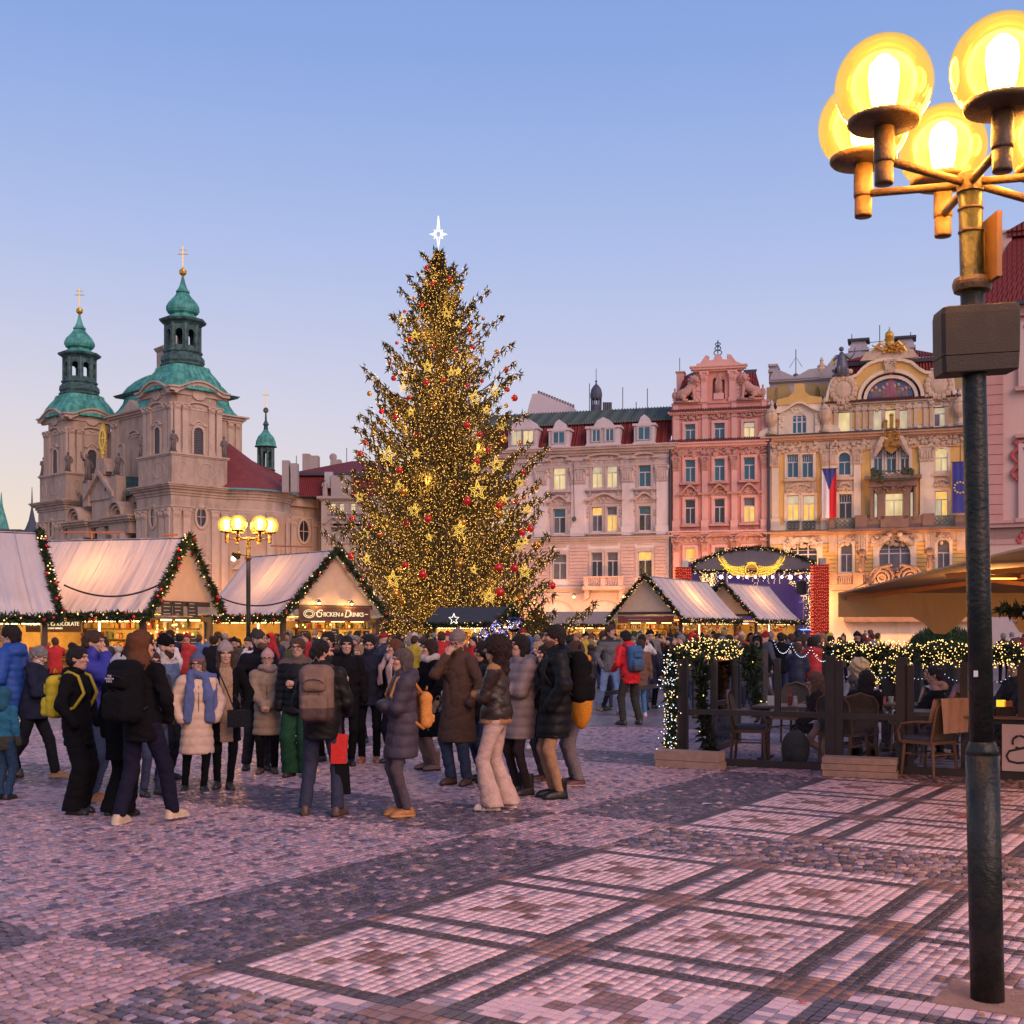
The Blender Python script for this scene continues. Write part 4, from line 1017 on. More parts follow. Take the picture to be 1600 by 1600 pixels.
 for s_ in (-1, 1):
  for h, r in ((-.35,.32),(.1,.24),(.5,.2)):
   b.tube([(uc+s_*r*math.sin(t)*1.1, .2, zz+h+r*(1-math.cos(t))*.7) for t in np.linspace(0, 4.4, 9)], .045, 5)
 b.build('finial', mat('wrought_iron', (.03,.05,.09), .5), root)
 # stone lions
 def lion(u, fx, head):
  b = MB(); z = zp+.02
  b.box(u-1.1, u+1.1, -.35, .45, z, z+.18)
  T = lambda pts, r: b.tube([(u+p[0]*fx, p[1], z+p[2]) for p in pts], r, 8)
  T([(-.95,0,.4),(-.6,0,.75),(-.05,0,1.0),(.42,0,1.42),(.6,0,1.75)], [.2,.46,.42,.45,.25])
  b.ball((u+.62*fx, -.08, z+1.95), (.46,.42,.48), 10, 7); b.ball((u+(.8*fx if not head else .45*fx), -.42, z+1.95), (.26,.28,.27), 8, 6); b.ball((u+(.92*fx if not head else .42*fx), -.62, z+1.85), (.15,.15,.12), 8, 5)
  for k in range(9): a = k*.7; b.ball((u+.58*fx+.42*math.cos(a), -.1, z+1.9+.44*math.sin(a)), .17, 6, 4)
  for y in (-.22, .22): T([(.52,y,1.35),(.62,y-.02,.7),(.62,y-.05,.25),(.82,y-.08,.2)], [.2,.14,.11,.12]); T([(-.55,y*1.3,.6),(-.2,y*1.7,.42),(-.3,y*1.7,.22),(.1,y*1.7,.22)], [.3,.24,.14,.1])
  T([(-.95,0,.4),(-1.25,0,.3),(-1.1,-.2,.22)], [.08,.07,.1])
  b.build('stone_lion', og, root, True)
 lion(f.u(X(245)), 1, False); lion(f.u(X(960)), -1, True)
 for a in (105, 1105): b = MB(); urn(b, (f.u(X(a)), .1, zp), .75); b.build('urn', og, root)
 zm = f.z(1180, Y(290), 1.5)
 for a, c in ((130, 345), (862, 1075)):
  b = MB(); u0, u1 = f.u(X(a)), f.u(X(c)); s0 = .9 if a < 300 else 0; s1 = .9 if a > 300 else 0
  b.add([(u0-.2,.5,zp),(u1+.2,.5,zp),(u1-s1*.6,2.2,zm),(u0+s0*.6,2.2,zm),(u0-.2,6,zp),(u1+.2,6,zp)], [(0,1,2,3),(4,0,3),(1,5,2)])
  n = 9
  for k in range(n+1):
   t = k/n; b.tube([(u0-.2+(u1-u0+.4)*t, .45, zp), (u0+s0*.6+(u1-u0-(s0+s1)*.6)*t, 2.15, zm)], .1, 5)
  b.build('mansard_roof', PAN, root)
  b = MB(); b.add([(u0+s0*.5,2.2,zm),(u1-s1*.5,2.2,zm),(u1-s1*.5,5,zm+.9),(u0+s0,5,zm+.9)], [(0,1,2,3)]); b.build('roof_cap', mat('dark_roof_cap', (.05,.02,.025), .7), root)
 u0, u1 = f.u(X(100)), f.u(X(185)); b = MB(); b.box(u0, u1, 1.8, 3.0, zp, f.z(1060, Y(310), 2)); b.box(u0-.1, u1+.1, 1.7, 3.1, f.z(1060, Y(310), 2), f.z(1060, Y(298), 2)); b.build('chimney', lt, root)
 u, z = f.uz(X(160), Y(140), 3); b = MB(); b.tube([(u, 3, z-4), (u, 3, z)], .035, 5); b.build('aerial', MATS['aerial_metal'], root)
pink_house()
def yellow_house():
 f = Facade(1201.5, 107.3, 1545, 101.8)
 ye = mat('ochre_render', (.70,.42,.13), .85, var=.07, scale=.9, dirt=.3)
 cr = mat('cream_stone', (.76,.60,.44), .85, var=.10, scale=1.2, dirt=.45)
 og = mat('cream_carving', (.60,.43,.30), .85, var=.16, scale=2, dirt=.55)
 br = mat('brown_sandstone', (.20,.125,.10), .85, var=.2, scale=1.5, dirt=.4)
 lav = mat('lavender_stucco', (.42,.38,.40), .85, var=.1, scale=1.2, dirt=.3)
 irn = mat('green_ironwork', (.07,.10,.085), .6, var=.3)
 go = MATS['gold_leaf']
 root = f.root('townhouse', 'cream and ochre town house with a painted lunette under a curved gable and two flags', 'house')
 L = f.L; R = f.rect
 X = lambda zx: 1180+zx/3.636; Y = lambda zy: 500+zy/3.636
 yy = lambda y, px: y-(px-1290)*.048       # rows climb to the right as the front comes nearer
 zc = f.z(1350, 677); zs = f.z(1350, 828.5); z2 = f.z(1392, 626)
 mid = 1350
 spec = [  # x0,x1,y0,y1,kind,arch,mull
  (1230,1247.5,710,746,'b',0,'TM'), (1253,1270.5,710,746,'b',0,'TM'), (1310,1329,707,742,'b',.55,'T'),
  (1365,1378.5,703,739,'b',0,'TM'), (1385,1400.5,703,739,'bbd',0,'TM'), (1407,1420.5,703,739,'bdd',0,'TM'), (1461,1480.5,700,736,'w',.55,'T'),
  (1229.5,1248,774,813,'cll',0,'T'), (1254.5,1273,774,813,'cll',0,'T'), (1311,1331,772,811,'d',0,'TM'), (1461,1481,767,806,'lcl',0,'T'),
  (1232,1277,847,893,'d',1.05,'TT'), (1313.5,1332,846,894,'g',.5,'T'), (1373,1423,844,893,'g',1.3,'TT'), (1464.5,1484,843,892,'g',.5,'T')]
 low = [R(s[0], s[1], s[2], s[3]) for s in spec]
 bay = R(1382, 1412, 768, 808)
 wall('wall', root, IM, 0, L, 0, zc, [(*r, s[5]) for r, s in zip(low, spec)]+[bay], cr)
 b = MB(); b.box(.02, L-.02, .6, 12, 0, zc); b.build('house_body', cr, root)
 for r, s in zip(low, spec):
  window(root, IM, *r, s[4], trim=cr if s[5] < .9 else cr, t=.22 if s[6] != 'TT' else .45, arch=s[5], mull=s[6], proud=.1 if s[6] != 'TT' else .16)
 # ochre wall fields between the stone pilasters
 b = MB(); za, zb_ = f.z(1350, 806), f.z(1350, 705)
 for a, c in ((1217.5,1226),(1275.5,1283),(1346,1361.5),(1424.5,1437),(1484.5,1510)):
  b.box(f.u(a), f.u(c), -.03, .04, za+(0 if a > 1290 else -.6), zb_+(.0 if a < 1300 else .6))
 z0 = f.z(1350, 920)
 bands = np.linspace(f.z(1350, 900), f.z(1350, 849), 9)
 for a, c in ((1204,1226),(1282,1308.5),(1337,1367),(1429,1459.5),(1489,1540)):
  for q0, q1 in zip(bands[:-1], bands[1:]): b.box(f.u(a), f.u(c), -.10, .04, q0+.05, q1)
 b.split('ochre_field', ye, root)
 for a, c in ((1206,1217),(1284,1307.5),(1334,1345),(1437.5,1459),(1512,1530)):
  q = MB(); pilaster(q, f.u(a), f.u(c), zs+.1, zc-1.3, 0, .2 if a in (1334,1437.5) else .14, 1.4, 1.1, 1); q.build('pilaster', [cr, og], root)
 o = MB()
 for (px, y0, y1, w) in ((1250,748,773,46),(1320,746,768,24),(1471,740,765,26)):
  u0, u1 = f.u(px-w/2), f.u(px+w/2); zt, zb = f.z(px, y0), f.z(px, y1)
  o.box(u0-.1, u1+.1, -.3, .05, zt-.22, zt); o.box(u0, u1, -.1, .05, zb, zt-.2); relief(o, u0+.1, u1-.1, zb+.1, zt-.4, int(w*.8), 0, .14, .17)
  scroll_pediment(o, (u0+u1)/2, zt-.9, (u1-u0)*.8, .5, 0, .25, 0, 'arc')
 relief(o, 0, L, zc-1.35, zc-.55, 170, 0, .2, .2)
 for px, w in ((1206,4),(1296,10),(1340,6),(1448,10)): relief(o, f.u(px-w), f.u(px+w), zc-2.6, zc-1.2, 26, 0, .25, .22)
 for px, w in ((1300,5),(1347,6),(1452,6),(1500,5)):
  for k in range(4): q = f.u(px-w+k*w*.66); o.box(q, q+.18, -.26, .05, zs-1.9, zs-.35)
 for px, w in ((1254,30),(1322,13),(1398,36),(1474,13)): relief(o, f.u(px-w), f.u(px+w), zs-1.35, zs-.5, int(w*1.3), 0, .2, .2)
 for s_ in (-1, 1):     # reclining figures over the great arch and cherubs beside the arms
  o.tube([(f.u(1398+s_*9), -.25, zs-.7), (f.u(1398+s_*17), -.35, zs-.85), (f.u(1398+s_*27), -.25, zs-1.35)], [.3,.34,.16], 8); o.ball((f.u(1398+s_*8), -.4, zs-.45), .24, 8, 6)
  o.tube([(f.u(1393+s_*13), -.4, zc-.5), (f.u(1393+s_*19), -.45, zc-1.2), (f.u(1393+s_*27), -.35, zc-2.1)], [.28,.32,.13], 8); o.ball((f.u(1393+s_*12), -.5, zc+.05), .27, 8, 6); o.tube([(f.u(1393+s_*14), -.5, zc-.5), (f.u(1393+s_*6), -.6, zc-.7)], .12, 6)
 o.split('carved_ornament', og, root)
 b = MB(); cornice(b, 0, L, zc-1.45, [(.12,.15)]); cornice(b, 0, L, zc-.5, [(.15,.25),(.22,.5),(.15,.7)]); cornice(b, 0, L, zs-.35, [(.2,.25),(.18,.45)]); b.split('cornice', mat('orange_cornice_stone', (.56,.34,.22), .85, var=.12, dirt=.3), root)
 b = MB(); b.box(-.1, L+.1, -.8, .3, zc+.03, zc+.12); b.box(-.1, L+.1, -.6, .1, zs+.04, zs+.1); b.build('lead_flashing', mat('lead_grey', (.05,.05,.065), .6), root)
 # arms
 b = MB(); uc, zz = f.uz(1393, 687); b.prism([(uc-.75,zz+.9),(uc-.8,zz-.2),(uc-.4,zz-1.0),(uc,zz-1.3),(uc+.4,zz-1.0),(uc+.8,zz-.2),(uc+.75,zz+.9)][::1], -.62, -.2); relief(b, uc-.6, uc+.6, zz-.8, zz+.8, 16, 0, .75, .18)
 for k in (-.5, 0, .5): b.box(uc+k-.16, uc+k+.16, -.7, -.2, zz+.9, zz+1.9-abs(k)); b.ball((uc+k, -.45, zz+2.0-abs(k)), .2, 6, 4)
 b.build('gilded_arms', mat('old_gold', (.42,.21,.05), .55, metal=.4, var=.3), root)
 # stone bay window with balcony
 b = MB(); u0, u1 = f.u(1358), f.u(1433); zb0, zt0 = f.z(1395, 812), f.z(1395, 756)
 for a, c in ((1360,1365),(1372,1382.5),(1411.5,1421),(1427.5,1431)): b.box(f.u(a), f.u(c), -.75, .05, zb0, zt0)
 b.box(u0, u1, -.9, .05, zt0-.3, zt0+.35); b.box(u0-.35, u1+.35, -1.2, .05, zt0+.35, zt0+.6); b.prism([(u0,zt0+.35),(u1,zt0+.35),(u1-.6,zt0-.9),(u0+.6,zt0-.9)][::-1], -.7, .05); relief(b, u0+.8, u1-.8, zt0-.75, zt0, 20, 0, .85, .2)
 b.build('stone_bay', br, root)
 window(root, IM, f.u(1383), f.u(1411), bay[2]-.1, bay[3], 'w', mull='T', v=-.3, proud=.3)
 for a, c in ((1365.5,1371.5),(1421.5,1427)): window(root, IM, f.u(a), f.u(c), bay[2]-.1, bay[3]-.1, 'c', mull='0', v=-.2, proud=.2)
 def railing(px0, px1, y0, y1, out, name='balcony_railing', m=irn, dens=2.2):
  u0, u1, z0, z1 = R(px0, px1, y0, y1); r = MB(); r.box(u0, u1, -out-.04, -out+.04, z1-.07, z1); r.box(u0, u1, -out-.04, -out+.04, z0, z0+.07)
  n = max(3, int((u1-u0)*dens))
  for k in range(n+1):
   q = u0+(u1-u0)*k/n; r.bar((q, -out, z0), (q, -out, z1), .05)
   if k < n:
    w = (u1-u0)/n
    for t in (0, 1): r.tube([(q+w*.5+w*.36*math.cos(a), -out, (z0+z1)/2+(z1-z0)*.2*(t*2-1)+(z1-z0)*.18*math.sin(a)) for a in np.linspace(0, 2*PI, 8)], .03, 4, cap=False)
  r.build(name, m, root)
 railing(1362, 1428, 737, 752, 1.1)
 b = MB();
 for k in (1368, 1376, 1414, 1423):
  for j in range(9): b.ball((f.u(k+random.uniform(-4,4)), -1.0+random.uniform(-.2,.2), f.z(k, 742)+random.uniform(-.5,.35)), random.uniform(.12,.26), 6, 4)
 b.build('balcony_plants', mat('balcony_plant', (.05,.06,.035), .8, var=.4), root)['kind'] = 'stuff'
 railing(1231, 1249, 814, 827, .12, dens=3); railing(1255, 1274, 814, 827, .12, dens=3); railing(1305, 1336, 810, 826, .55, dens=3); railing(1460, 1492, 806, 822, .55, dens=3)
 b = MB()
 for a, c in ((1296,1304.5),(1336.5,1355),(1441,1460)): b.box(f.u(a), f.u(c), -.7, .05, zs+.1, zs+1.25)
 b.box(f.u(1355), f.u(1441), -.62, .05, zs+.1, zs+1.05); b.box(f.u(1376), f.u(1420), -.75, .05, zs+.1, zs+1.12); b.box(f.u(1492), f.u(1514), -.6, .05, zs+.1, zs+1.05); b.box(f.u(1296), f.u(1514), -.78, .05, zs-.12, zs+.09); b.split('stone_balustrade', br, root)
 # lower balcony with two figures
 b = MB(); u0, u1, z0, z1 = R(1300, 1520, 896, 913); b.box(u0, u1, -1.6, .05, z0-.5, z0); b.box(u0, u1, -1.62, -1.3, z1-.2, z1)
 for px in (1302, 1342, 1362, 1440, 1460, 1500): b.box(f.u(px)-.4, f.u(px)+.4, -1.7, -1.2, z0, z1+.05)
 for k in range(60): q = u0+(u1-u0)*(k+.5)/60; b.tube([(q, -1.45, z0), (q, -1.45, z0+.4), (q, -1.45, z1-.2)], [.06,.1,.05], 5)
 for s_ in (-1, 1):
  for r in (.95, .6, .3): b.tube([(f.u(1400)+s_*(1.15+r*math.cos(a)), -1.75, z0+.5+r*math.sin(a)) for a in np.linspace(0, 2*PI, 14)], .12, 5, cap=False)
  b.tube([(f.u(1400)+s_*.3, -1.75, z1+.7), (f.u(1400)+s_*1.2, -1.75, z1+.5), (f.u(1400)+s_*2.2, -1.75, z0), (f.u(1400)+s_*3.2, -1.72, z0-.5)], .16, 6)
 relief(b, f.u(1392), f.u(1408), z0-.4, z1+.2, 14, 0, 1.75, .22)
 b.prism([(f.u(1366), z0-1.4), (f.u(1432), z0-1.4), (f.u(1424), z1+.4), (f.u(1376), z1+.4)], -1.7, -1.0)
 b.box(u0+1, u1, -.9, .05, z0-3.2, z0-.5); b.build('lower_balcony', br, root)
 for px in (1347, 1451):
  b = MB(); statue(b, (0,0,0), 1.9, 0, .1, 1); b.ball((.05,0,1.75), .36, 8, 6); b.build('balcony_figure', br, root, True, loc=(f.u(px), -1.4, z1+.0))
 # attic storey
 a0, a1 = f.u(1292), f.u(1498); zt = z2
 up = [(1309.5,1328.5,643.5,674,'w','I0'),(1364,1378,640,673,'c','T0'),(1382.5,1400,640,673,'w','T0'),(1405,1418.5,640,673,'c','T0'),(1459.5,1477.5,636,666,'cgc','T')]
 ur = [R(*s[:4]) for s in up]
 wall('attic_wall', root, IM, a0, a1, zc+.13, zt, ur, cr)
 b = MB(); b.box(a0+.02, a1-.02, .5, 6, zc+.1, zt+.5); b.build('attic_body', cr, root)
 for r, s in zip(ur, up): window(root, IM, *r, s[4], trim=cr, t=.14, mull=s[5] if s[5] == 'T' else '0', proud=.07)
 b = MB(); zq0, zq1 = zc+.55, zt-.9
 for a, c in ((1299,1304),(1331,1337),(1343,1349),(1353,1357.5),(1424,1429),(1434,1442),(1449,1454),(1482,1486),(1489,1493)): b.box(f.u(a), f.u(c), -.05, .04, zq0, zq1)
 for a, c in ((1364,1379),(1383,1400),(1405,1419)): b.box(f.u(a), f.u(c), -.05, .04, zt-.75, zt-.2)
 b.split('ochre_field', ye, root)
 b = MB();
 for a in (1296,1306,1340,1351,1361,1380,1402.5,1421,1431,1446,1456,1479,1495): b.box(f.u(a)-.16, f.u(a)+.16, -.14, .05, zc+.3, zt-.3); b.box(f.u(a)-.24, f.u(a)+.24, -.2, .05, zt-.75, zt-.55)
 cornice(b, a0, a1, zt-.3, [(.15,.15),(.17,.3)]); relief(b, a0, a1, zt-.75, zt-.4, 50, 0, .12, .14); b.split('attic_pilaster', og, root)
 b = MB(); tiles_row(b, a0-.2, a1+.2, zt+.02, 52, 0, .35); b.build('tile_row', MATS['dark_tile_edge'], root)
 # curved gable with lunette
 pts = [(405,460),(415,420),(440,345),(470,335),(545,335),(580,320),(610,285),(650,255),(700,238),(770,231),(840,236),(890,250),(930,285),(965,305),(1000,308),(1100,300),(1120,340),(1130,440)]
 pp = [f.uz(X(a), Y(c)) for a, c in pts]; pp[0] = (pp[0][0], zt+.1); pp[-1] = (pp[-1][0], zt+.1)
 uc = f.u(X(770)); ra = (f.u(X(905))-f.u(X(635)))/2; rz = f.z(1392, Y(330))-zt-.25
 b = MB()   # gable cut round the lunette: left piece, right piece
 ap = arcpts(uc, zt+.2, 2*(ra+.75), rz+.8, 20)       # from right foot to left foot
 top = min(range(len(pp)), key=lambda k: abs(pp[k][0]-uc))
 left = pp[:top+1]+[(uc, pp[top][1])]+ap[10:]+[(ap[-1][0], zt+.1)]
 right = [(uc, pp[top][1])]+pp[top+1:]+[(ap[0][0], zt+.1)]+ap[:11]
 b.prism(left, -.15, .9); b.prism(right, -.15, .9); b.build('curved_gable', ye, root)
 b = MB()
 for p, q in zip(pp[:-1], pp[1:]):
  d = Vector((q[0]-p[0], q[1]-p[1]));
  b.bar((p[0], .2, p[1]+.08), (q[0], .2, q[1]+.08), 1.1, .24, 0, (0,0,1) if abs(d.x) > abs(d.y)*.2 else (1,0,0))
 for r, o_ in ((.78, .3), (.3, .12)):
  pi, po = arcpts(uc, zt+.2, 2*(ra+r-.28), rz+r-.28, 20), arcpts(uc, zt+.2, 2*(ra+r), rz+r, 20)
  for k in range(20): b.prism([pi[k], po[k], po[k+1], pi[k+1]], -o_, .9)
 b.build('gable_moulding', cr, root)
 m = bpy.data.materials.new('lunette_mosaic'); m.use_nodes = True; nt = m.node_tree; n = nt.nodes; l = nt.links; bs = n['Principled BSDF']; bs.inputs['Roughness'].default_value = .5
 tc = n.new('ShaderNodeTexCoord'); vo = n.new('ShaderNodeTexVoronoi'); vo.inputs['Scale'].default_value = 1.1; l.new(tc.outputs['Object'], vo.inputs['Vector'])
 rp = n.new('ShaderNodeValToRGB'); rp.color_ramp.interpolation = 'CONSTANT'; sep = n.new('ShaderNodeSeparateColor'); l.new(vo.outputs['Color'], sep.inputs[0]); l.new(sep.outputs[0], rp.inputs[0])
 cs = [(0,(.10,.12,.26)),(.3,(.16,.06,.12)),(.45,(.09,.10,.16)),(.6,(.25,.19,.12)),(.7,(.18,.14,.28)),(.85,(.06,.10,.09))]; e = rp.color_ramp.elements
 while len(e) < len(cs): e.new(.5)
 for q, (p_, c_) in zip(e, cs): q.position = p_; q.color = (*c_, 1)
 l.new(rp.outputs[0], bs.inputs['Base Color'])
 b = MB(); b.prism([(uc-ra-.05, zt+.2), (uc+ra+.05, zt+.2)]+arcpts(uc, zt+.2, 2*ra+.1, rz+.05, 20), .12, .3); lu = b.build('lunette', m, root)
 fm = [mat('mosaic_rose', (.30,.10,.14), .5, var=.3, scale=3), mat('mosaic_slate', (.10,.11,.20), .5, var=.3, scale=3), mat('mosaic_umber', (.20,.13,.09), .5, var=.3, scale=3), mat('mosaic_skin', (.42,.28,.22), .5)]
 b = MB()
 for k in range(11):
  t = -1+2*k/10; hh = (1.9 if k == 5 else 1.0+.25*math.sin(k*2.1))*(1-.35*abs(t)); x = uc+t*ra*.8
  b.ball((x, .12, zt+.25+hh*.4), (.42, .1, hh*.5), 8, 6, 0 if abs(t) < .35 else 1+(k % 2)); b.ball((x, .08, zt+.3+hh), (.15, .08, .18), 6, 5, 3)
 b.build('lunette_figures', fm, root)
 # cartouches, keystone, golden crest
 for px, y in ((X(500), Y(400)), (X(1045), Y(370))):
  b = MB(); u, z = f.uz(px, y); n_ = 16
  for k in range(n_):
   a = 2*PI*k/n_; b.ball((u+.95*math.cos(a), -.25, z+1.05*math.sin(a)), (.3,.22,.3), 6, 4)
  b.ball((u, -.2, z), (.8, .25, .9), 12, 6); relief(b, u-1.0, u+1.0, z-1.6, z-.9, 14, 0, .3, .26); relief(b, u-.6, u+.6, z+1.0, z+1.7, 8, 0, .3, .26); b.split('cartouche', og, root)
 b = MB(); u, z = f.uz(X(768), Y(262)); b.prism([(u-.35,z-.6),(u+.35,z-.6),(u+.55,z+.5),(u-.55,z+.5)], -.45, -.1); relief(b, u-.4, u+.4, z-.4, z+.4, 8, 0, .5, .16)
 u, z = f.uz(X(762), Y(222)); b.prism([(u-2.4,z),(u+2.4,z),(u+1.9,z+.7),(u+.7,z+1.1),(u-.7,z+1.1),(u-1.9,z+.7)], -.1, .7); b.split('keystone', og, root)
 b = MB(); relief(b, u-1.6, u+1.6, z+.5, z+1.4, 26, 0, .5, .2); b.ball((u, .1, z+2.6), .52, 10, 7); b.ball((u, .1, z+3.25), .12, 6, 4); b.tube([(u,.1,z+3.2),(u,.1,z+3.6)], .05, 5); b.lathe([(.6,0),(.45,.35),(.6,.7)], (u,.1,z+1.5), 10)
 for s_ in (-1, 1): b.tube([(u+s_*.4, -.1, z+1.4), (u+s_*1.0, -.2, z+1.7), (u+s_*1.5, -.1, z+1.2), (u+s_*1.9, -.1, z+.6)], [.16,.2,.16,.08], 7); b.tube([(u+s_*.3, -.2, z+.6), (u+s_*1.1, -.25, z+1.0), (u+s_*1.9, -.2, z+1.5)], .1, 6)
 o = b.build('gilded_crest', mat('dull_gold', (.70,.40,.07), .4, metal=.6, var=.2), root); o.scale = (.74,.74,.74); u, z = f.uz(X(762), Y(222)); o.location = (u*.26, 0, (z+.5)*.26)
 # seated roof figure
 b = MB(); u, z = f.uz(X(490), Y(320)); gr = mat('grey_bronze', (.12,.12,.15), .5, metal=.3, var=.3)
 b.tube([(u,0,z),(u+.1,0,z+1.2),(u+.05,-.1,z+2.3),(u,-.1,z+2.9)], [.9,.7,.5,.2], 9); b.ball((u,-.15,z+3.25), .3, 8, 6); b.tube([(u-.1,-.2,z+1.1),(u-.3,-.9,z+1.0),(u-.2,-1.0,z+.1)], [.32,.28,.18], 8); b.tube([(u+.3,-.1,z+2.5),(u+1.0,-.2,z+2.0),(u+1.5,-.1,z+2.6),(u+1.6,0,z+3.4)], [.2,.14,.09,.05], 7); b.tube([(u-.35,-.1,z+2.5),(u-.9,-.3,z+1.9)], [.18,.1], 7); relief(b, u-1.0, u+1.0, z-.1, z+1.0, 22, 0, .6, .3)
 o = b.build('roof_figure', gr, root, True); o.scale = (.72,.72,.72); o.location = (u*.28, 0, z*.28)
 b = MB(); b.tube([(u-.9,-.3,z+1.4),(u-1.1,-.35,z+2.1)], [.25,.05], 7); o = b.build('gold_torch', go, root); o.scale = (.72,.72,.72); o.location = (u*.28, 0, z*.28)
 # red roof and chimneys over the gable
 zr = f.z(1390, 566, 1.5); u0, u1 = f.u(1318), f.u(1475); b = MB(); zt2 = f.z(1390, 546, 5)
 b.add([(u0,.95,zt+.2),(u1,.95,zt+.2),(u1-.4,1.6,zr),(u0+.4,1.6,zr),(u0,9,zt),(u1,9,zt)], [(0,1,2,3),(4,0,3),(1,5,2)])
 for k in range(31): t = k/30; b.tube([(u0+(u1-u0)*t, .92, zt+.2), (u0+.4+(u1-u0-.8)*t, 1.57, zr)], .1, 5)
 b.build('mansard_roof', PAN, root)
 b = MB(); b.add([(u0+.2,1.3,zr+.25),(u1-.2,1.3,zr+.25),(u1-3,5.5,zt2),(u0+3.2,5.5,zt2),(u0+1,9,zr)], [(0,1,2,3),(0,3,4)])
 for k in range(31): t = k/30; b.tube([(u0+.2+(u1-u0-.4)*t, 1.25, zr+.25), (u0+3.2+(u1-u0-6.2)*t, 5.5, zt2+.03)], .09, 5)
 b.build('upper_roof', PAN, root); b = MB(); b.box(u0, u1, 1.3, 1.8, zr-.15, zr+.2); b.build('roof_gutter', MATS['lead_grey'], root)
 for a, c, y0, y1 in ((1328,1355,530,558),(1400.5,1428,526,549)):
  b = MB(); q0, q1 = f.u(a, 4), f.u(c, 4); zb, zz = f.z(a, y1+6, 4), f.z(a, y0, 4); b.box(q0, q1, 4, 5.5, zb-1.5, zz-.5); b.box(q0-.15, q1+.15, 3.85, 5.65, zz-1.1, zz-.85); b.prism([(q0,zz-.85),(q1,zz-.85),(q1-.15,zz-.2),(q0+.15,zz-.2)], 4.05, 5.45); b.box(q0-.2, q1+.2, 3.8, 5.7, zz-.2, zz, 1); b.build('chimney', [lav, MATS['lead_grey']], root)
 for px, y0, y1, v in ((1374.5,508,545,5),(1243.5,546,588,3),(1331,522,532,4.5),(1423,519,528,4.5)):
  q = f.u(px, v); b = MB(); b.tube([(q,v,f.z(px,y1,v)),(q,v,f.z(px,y0,v))], .04, 5)
  if px == 1243.5: zz = f.z(px, 558, v); b.tube([(q-.55,v,zz-.9),(q,v,zz),(q+.55,v,zz-.9)], .025, 4); b.ball((q,v,f.z(px,588,v)), .28, 8, 6)
  b.build('aerial', MATS['aerial_metal'], root)
 q = MB(); z_ = f.z(1390, 534, 5); q.tube([(f.u(1355,4.5),4.8,z_),(f.u(1401,4.5),4.8,z_+.1)], .03, 4); q.tube([(f.u(1355,4.5),4.8,z_-.6),(f.u(1401,4.5),4.8,z_-.5)], .03, 4); q.build('wire', MATS['aerial_metal'], root)
 # left side: dormer, dark roof, attic behind
 for sgn, (d0, d1) in ((1, (1202.5, 1293)), (-1, (1497, 1545))):
  b = MB(); q0, q1 = f.u(d0), f.u(d1); zd = f.z(1240, 628, 2); b.add([(q0,.1,zc),(q1,.1,zc),(q1,2.0,zd),(q0,2.0,zd)], [(0,1,2,3)]); b.build('dark_roof', mat('black_slate', (.018,.018,.026), .5, var=.3), root)
  b = MB(); v = 2.2; q0, q1 = f.u(d0, v), f.u(d1+8, v); z0, z1 = f.z(1240, 632, v), f.z(1240, 596, v)
  b.box(q0, q1, v, v+3, z0, z1); cornice(b, q0, q1, z1-.1, [(.15,.1),(.15,.3)], 0, v, False)
  if sgn > 0:
   ww = f.u(1243,v); b.prism([(ww-2.2,z1),(ww+2.2,z1),(ww+2.2,z1+.45),(ww+1.9,z1+1.0),(ww+1.2,z1+.95),(ww,z1+.35),(ww-1.2,z1+.95),(ww-1.9,z1+1.0),(ww-2.2,z1+.45)], v-.3, v+.6)
   for a, c in ((1182,1212),): b.box(f.u(1201,v), f.u(1214,v), v+.2, v+2.5, z1, z1+1.5); b.box(f.u(1200,v), f.u(1215.5,v), v, v+2.7, z1+1.0, z1+1.2); b.box(f.u(1200,v), f.u(1215,v), v, v+2.7, z1+1.5, z1+1.7)
   q = f.u(1290, v); b.prism([(q-.6,z1),(q+3,z1),(q+3,z1+2.4),(q+.8,z1+2.2),(q-.3,z1+.8)], v+.4, v+1.6)
  b.build('attic_rear_wall', lav, root)
  b = MB()
  ov = ((1223,616),(1268,616)) if sgn > 0 else ((1490+3,594),)
  for px, y in ov:
   u, z = f.uz(px, y if sgn > 0 else 595, v); rr = (.75,.95) if sgn > 0 else (.8,.8)
   b.prism([(u+rr[0]*math.cos(2*PI*k/20), z+rr[1]*math.sin(2*PI*k/20)) for k in range(20)], v-.05, v+.1)
  if sgn > 0:
   for px in (1206.5, 1283): u = f.u(px, v); b.box(u-.5, u+.5, v-.05, v+.1, z0+.5, z1-.4)
   b.box(f.u(1203,v), f.u(1211,v), v+.13, v+.3, z1+.2, z1+.9)
  b.split('ochre_field', mat('faded_ochre', (.42,.30,.13), .85, var=.1), root)
 u, z = f.uz(1283, 594, 2.2); b = MB(); urn(b, (u, 3.0, z-.2), 1.25); b.build('urn', og, root)
 for px, s_ in ((1206, .95), (1289, .95), (1500, .95)): b = MB(); urn(b, (f.u(px), -.2, zc+.2), 1.6); b.build('urn', og, root)
 ww = f.u(1249); w0, w1, wz0, wz1 = R(1238, 1260, 646.5, 680); wz0 = zc+.25
 b = MB(); D_ = 1.9; zt = f.z(1249, 632)
 wall('dormer', root, IM, ww-D_, ww+D_, zc+.14, zt, [(w0, w1, wz0, wz1, (w1-w0)/2*.9)], cr, v=-.12)
 b.box(ww-D_+.02, ww+D_-.02, .3, 2.6, zc+.1, zt); b.prism([(ww-D_-.1,zt),(ww+D_+.1,zt),(ww+D_,zt+.5),(ww+.9,zt+.7),(ww+.45,zt+1.1),(ww+.4,zt+1.8),(ww-.4,zt+1.8),(ww-.45,zt+1.1),(ww-.9,zt+.7),(ww-D_,zt+.5)], -.2, 1.2, 'y', 1)
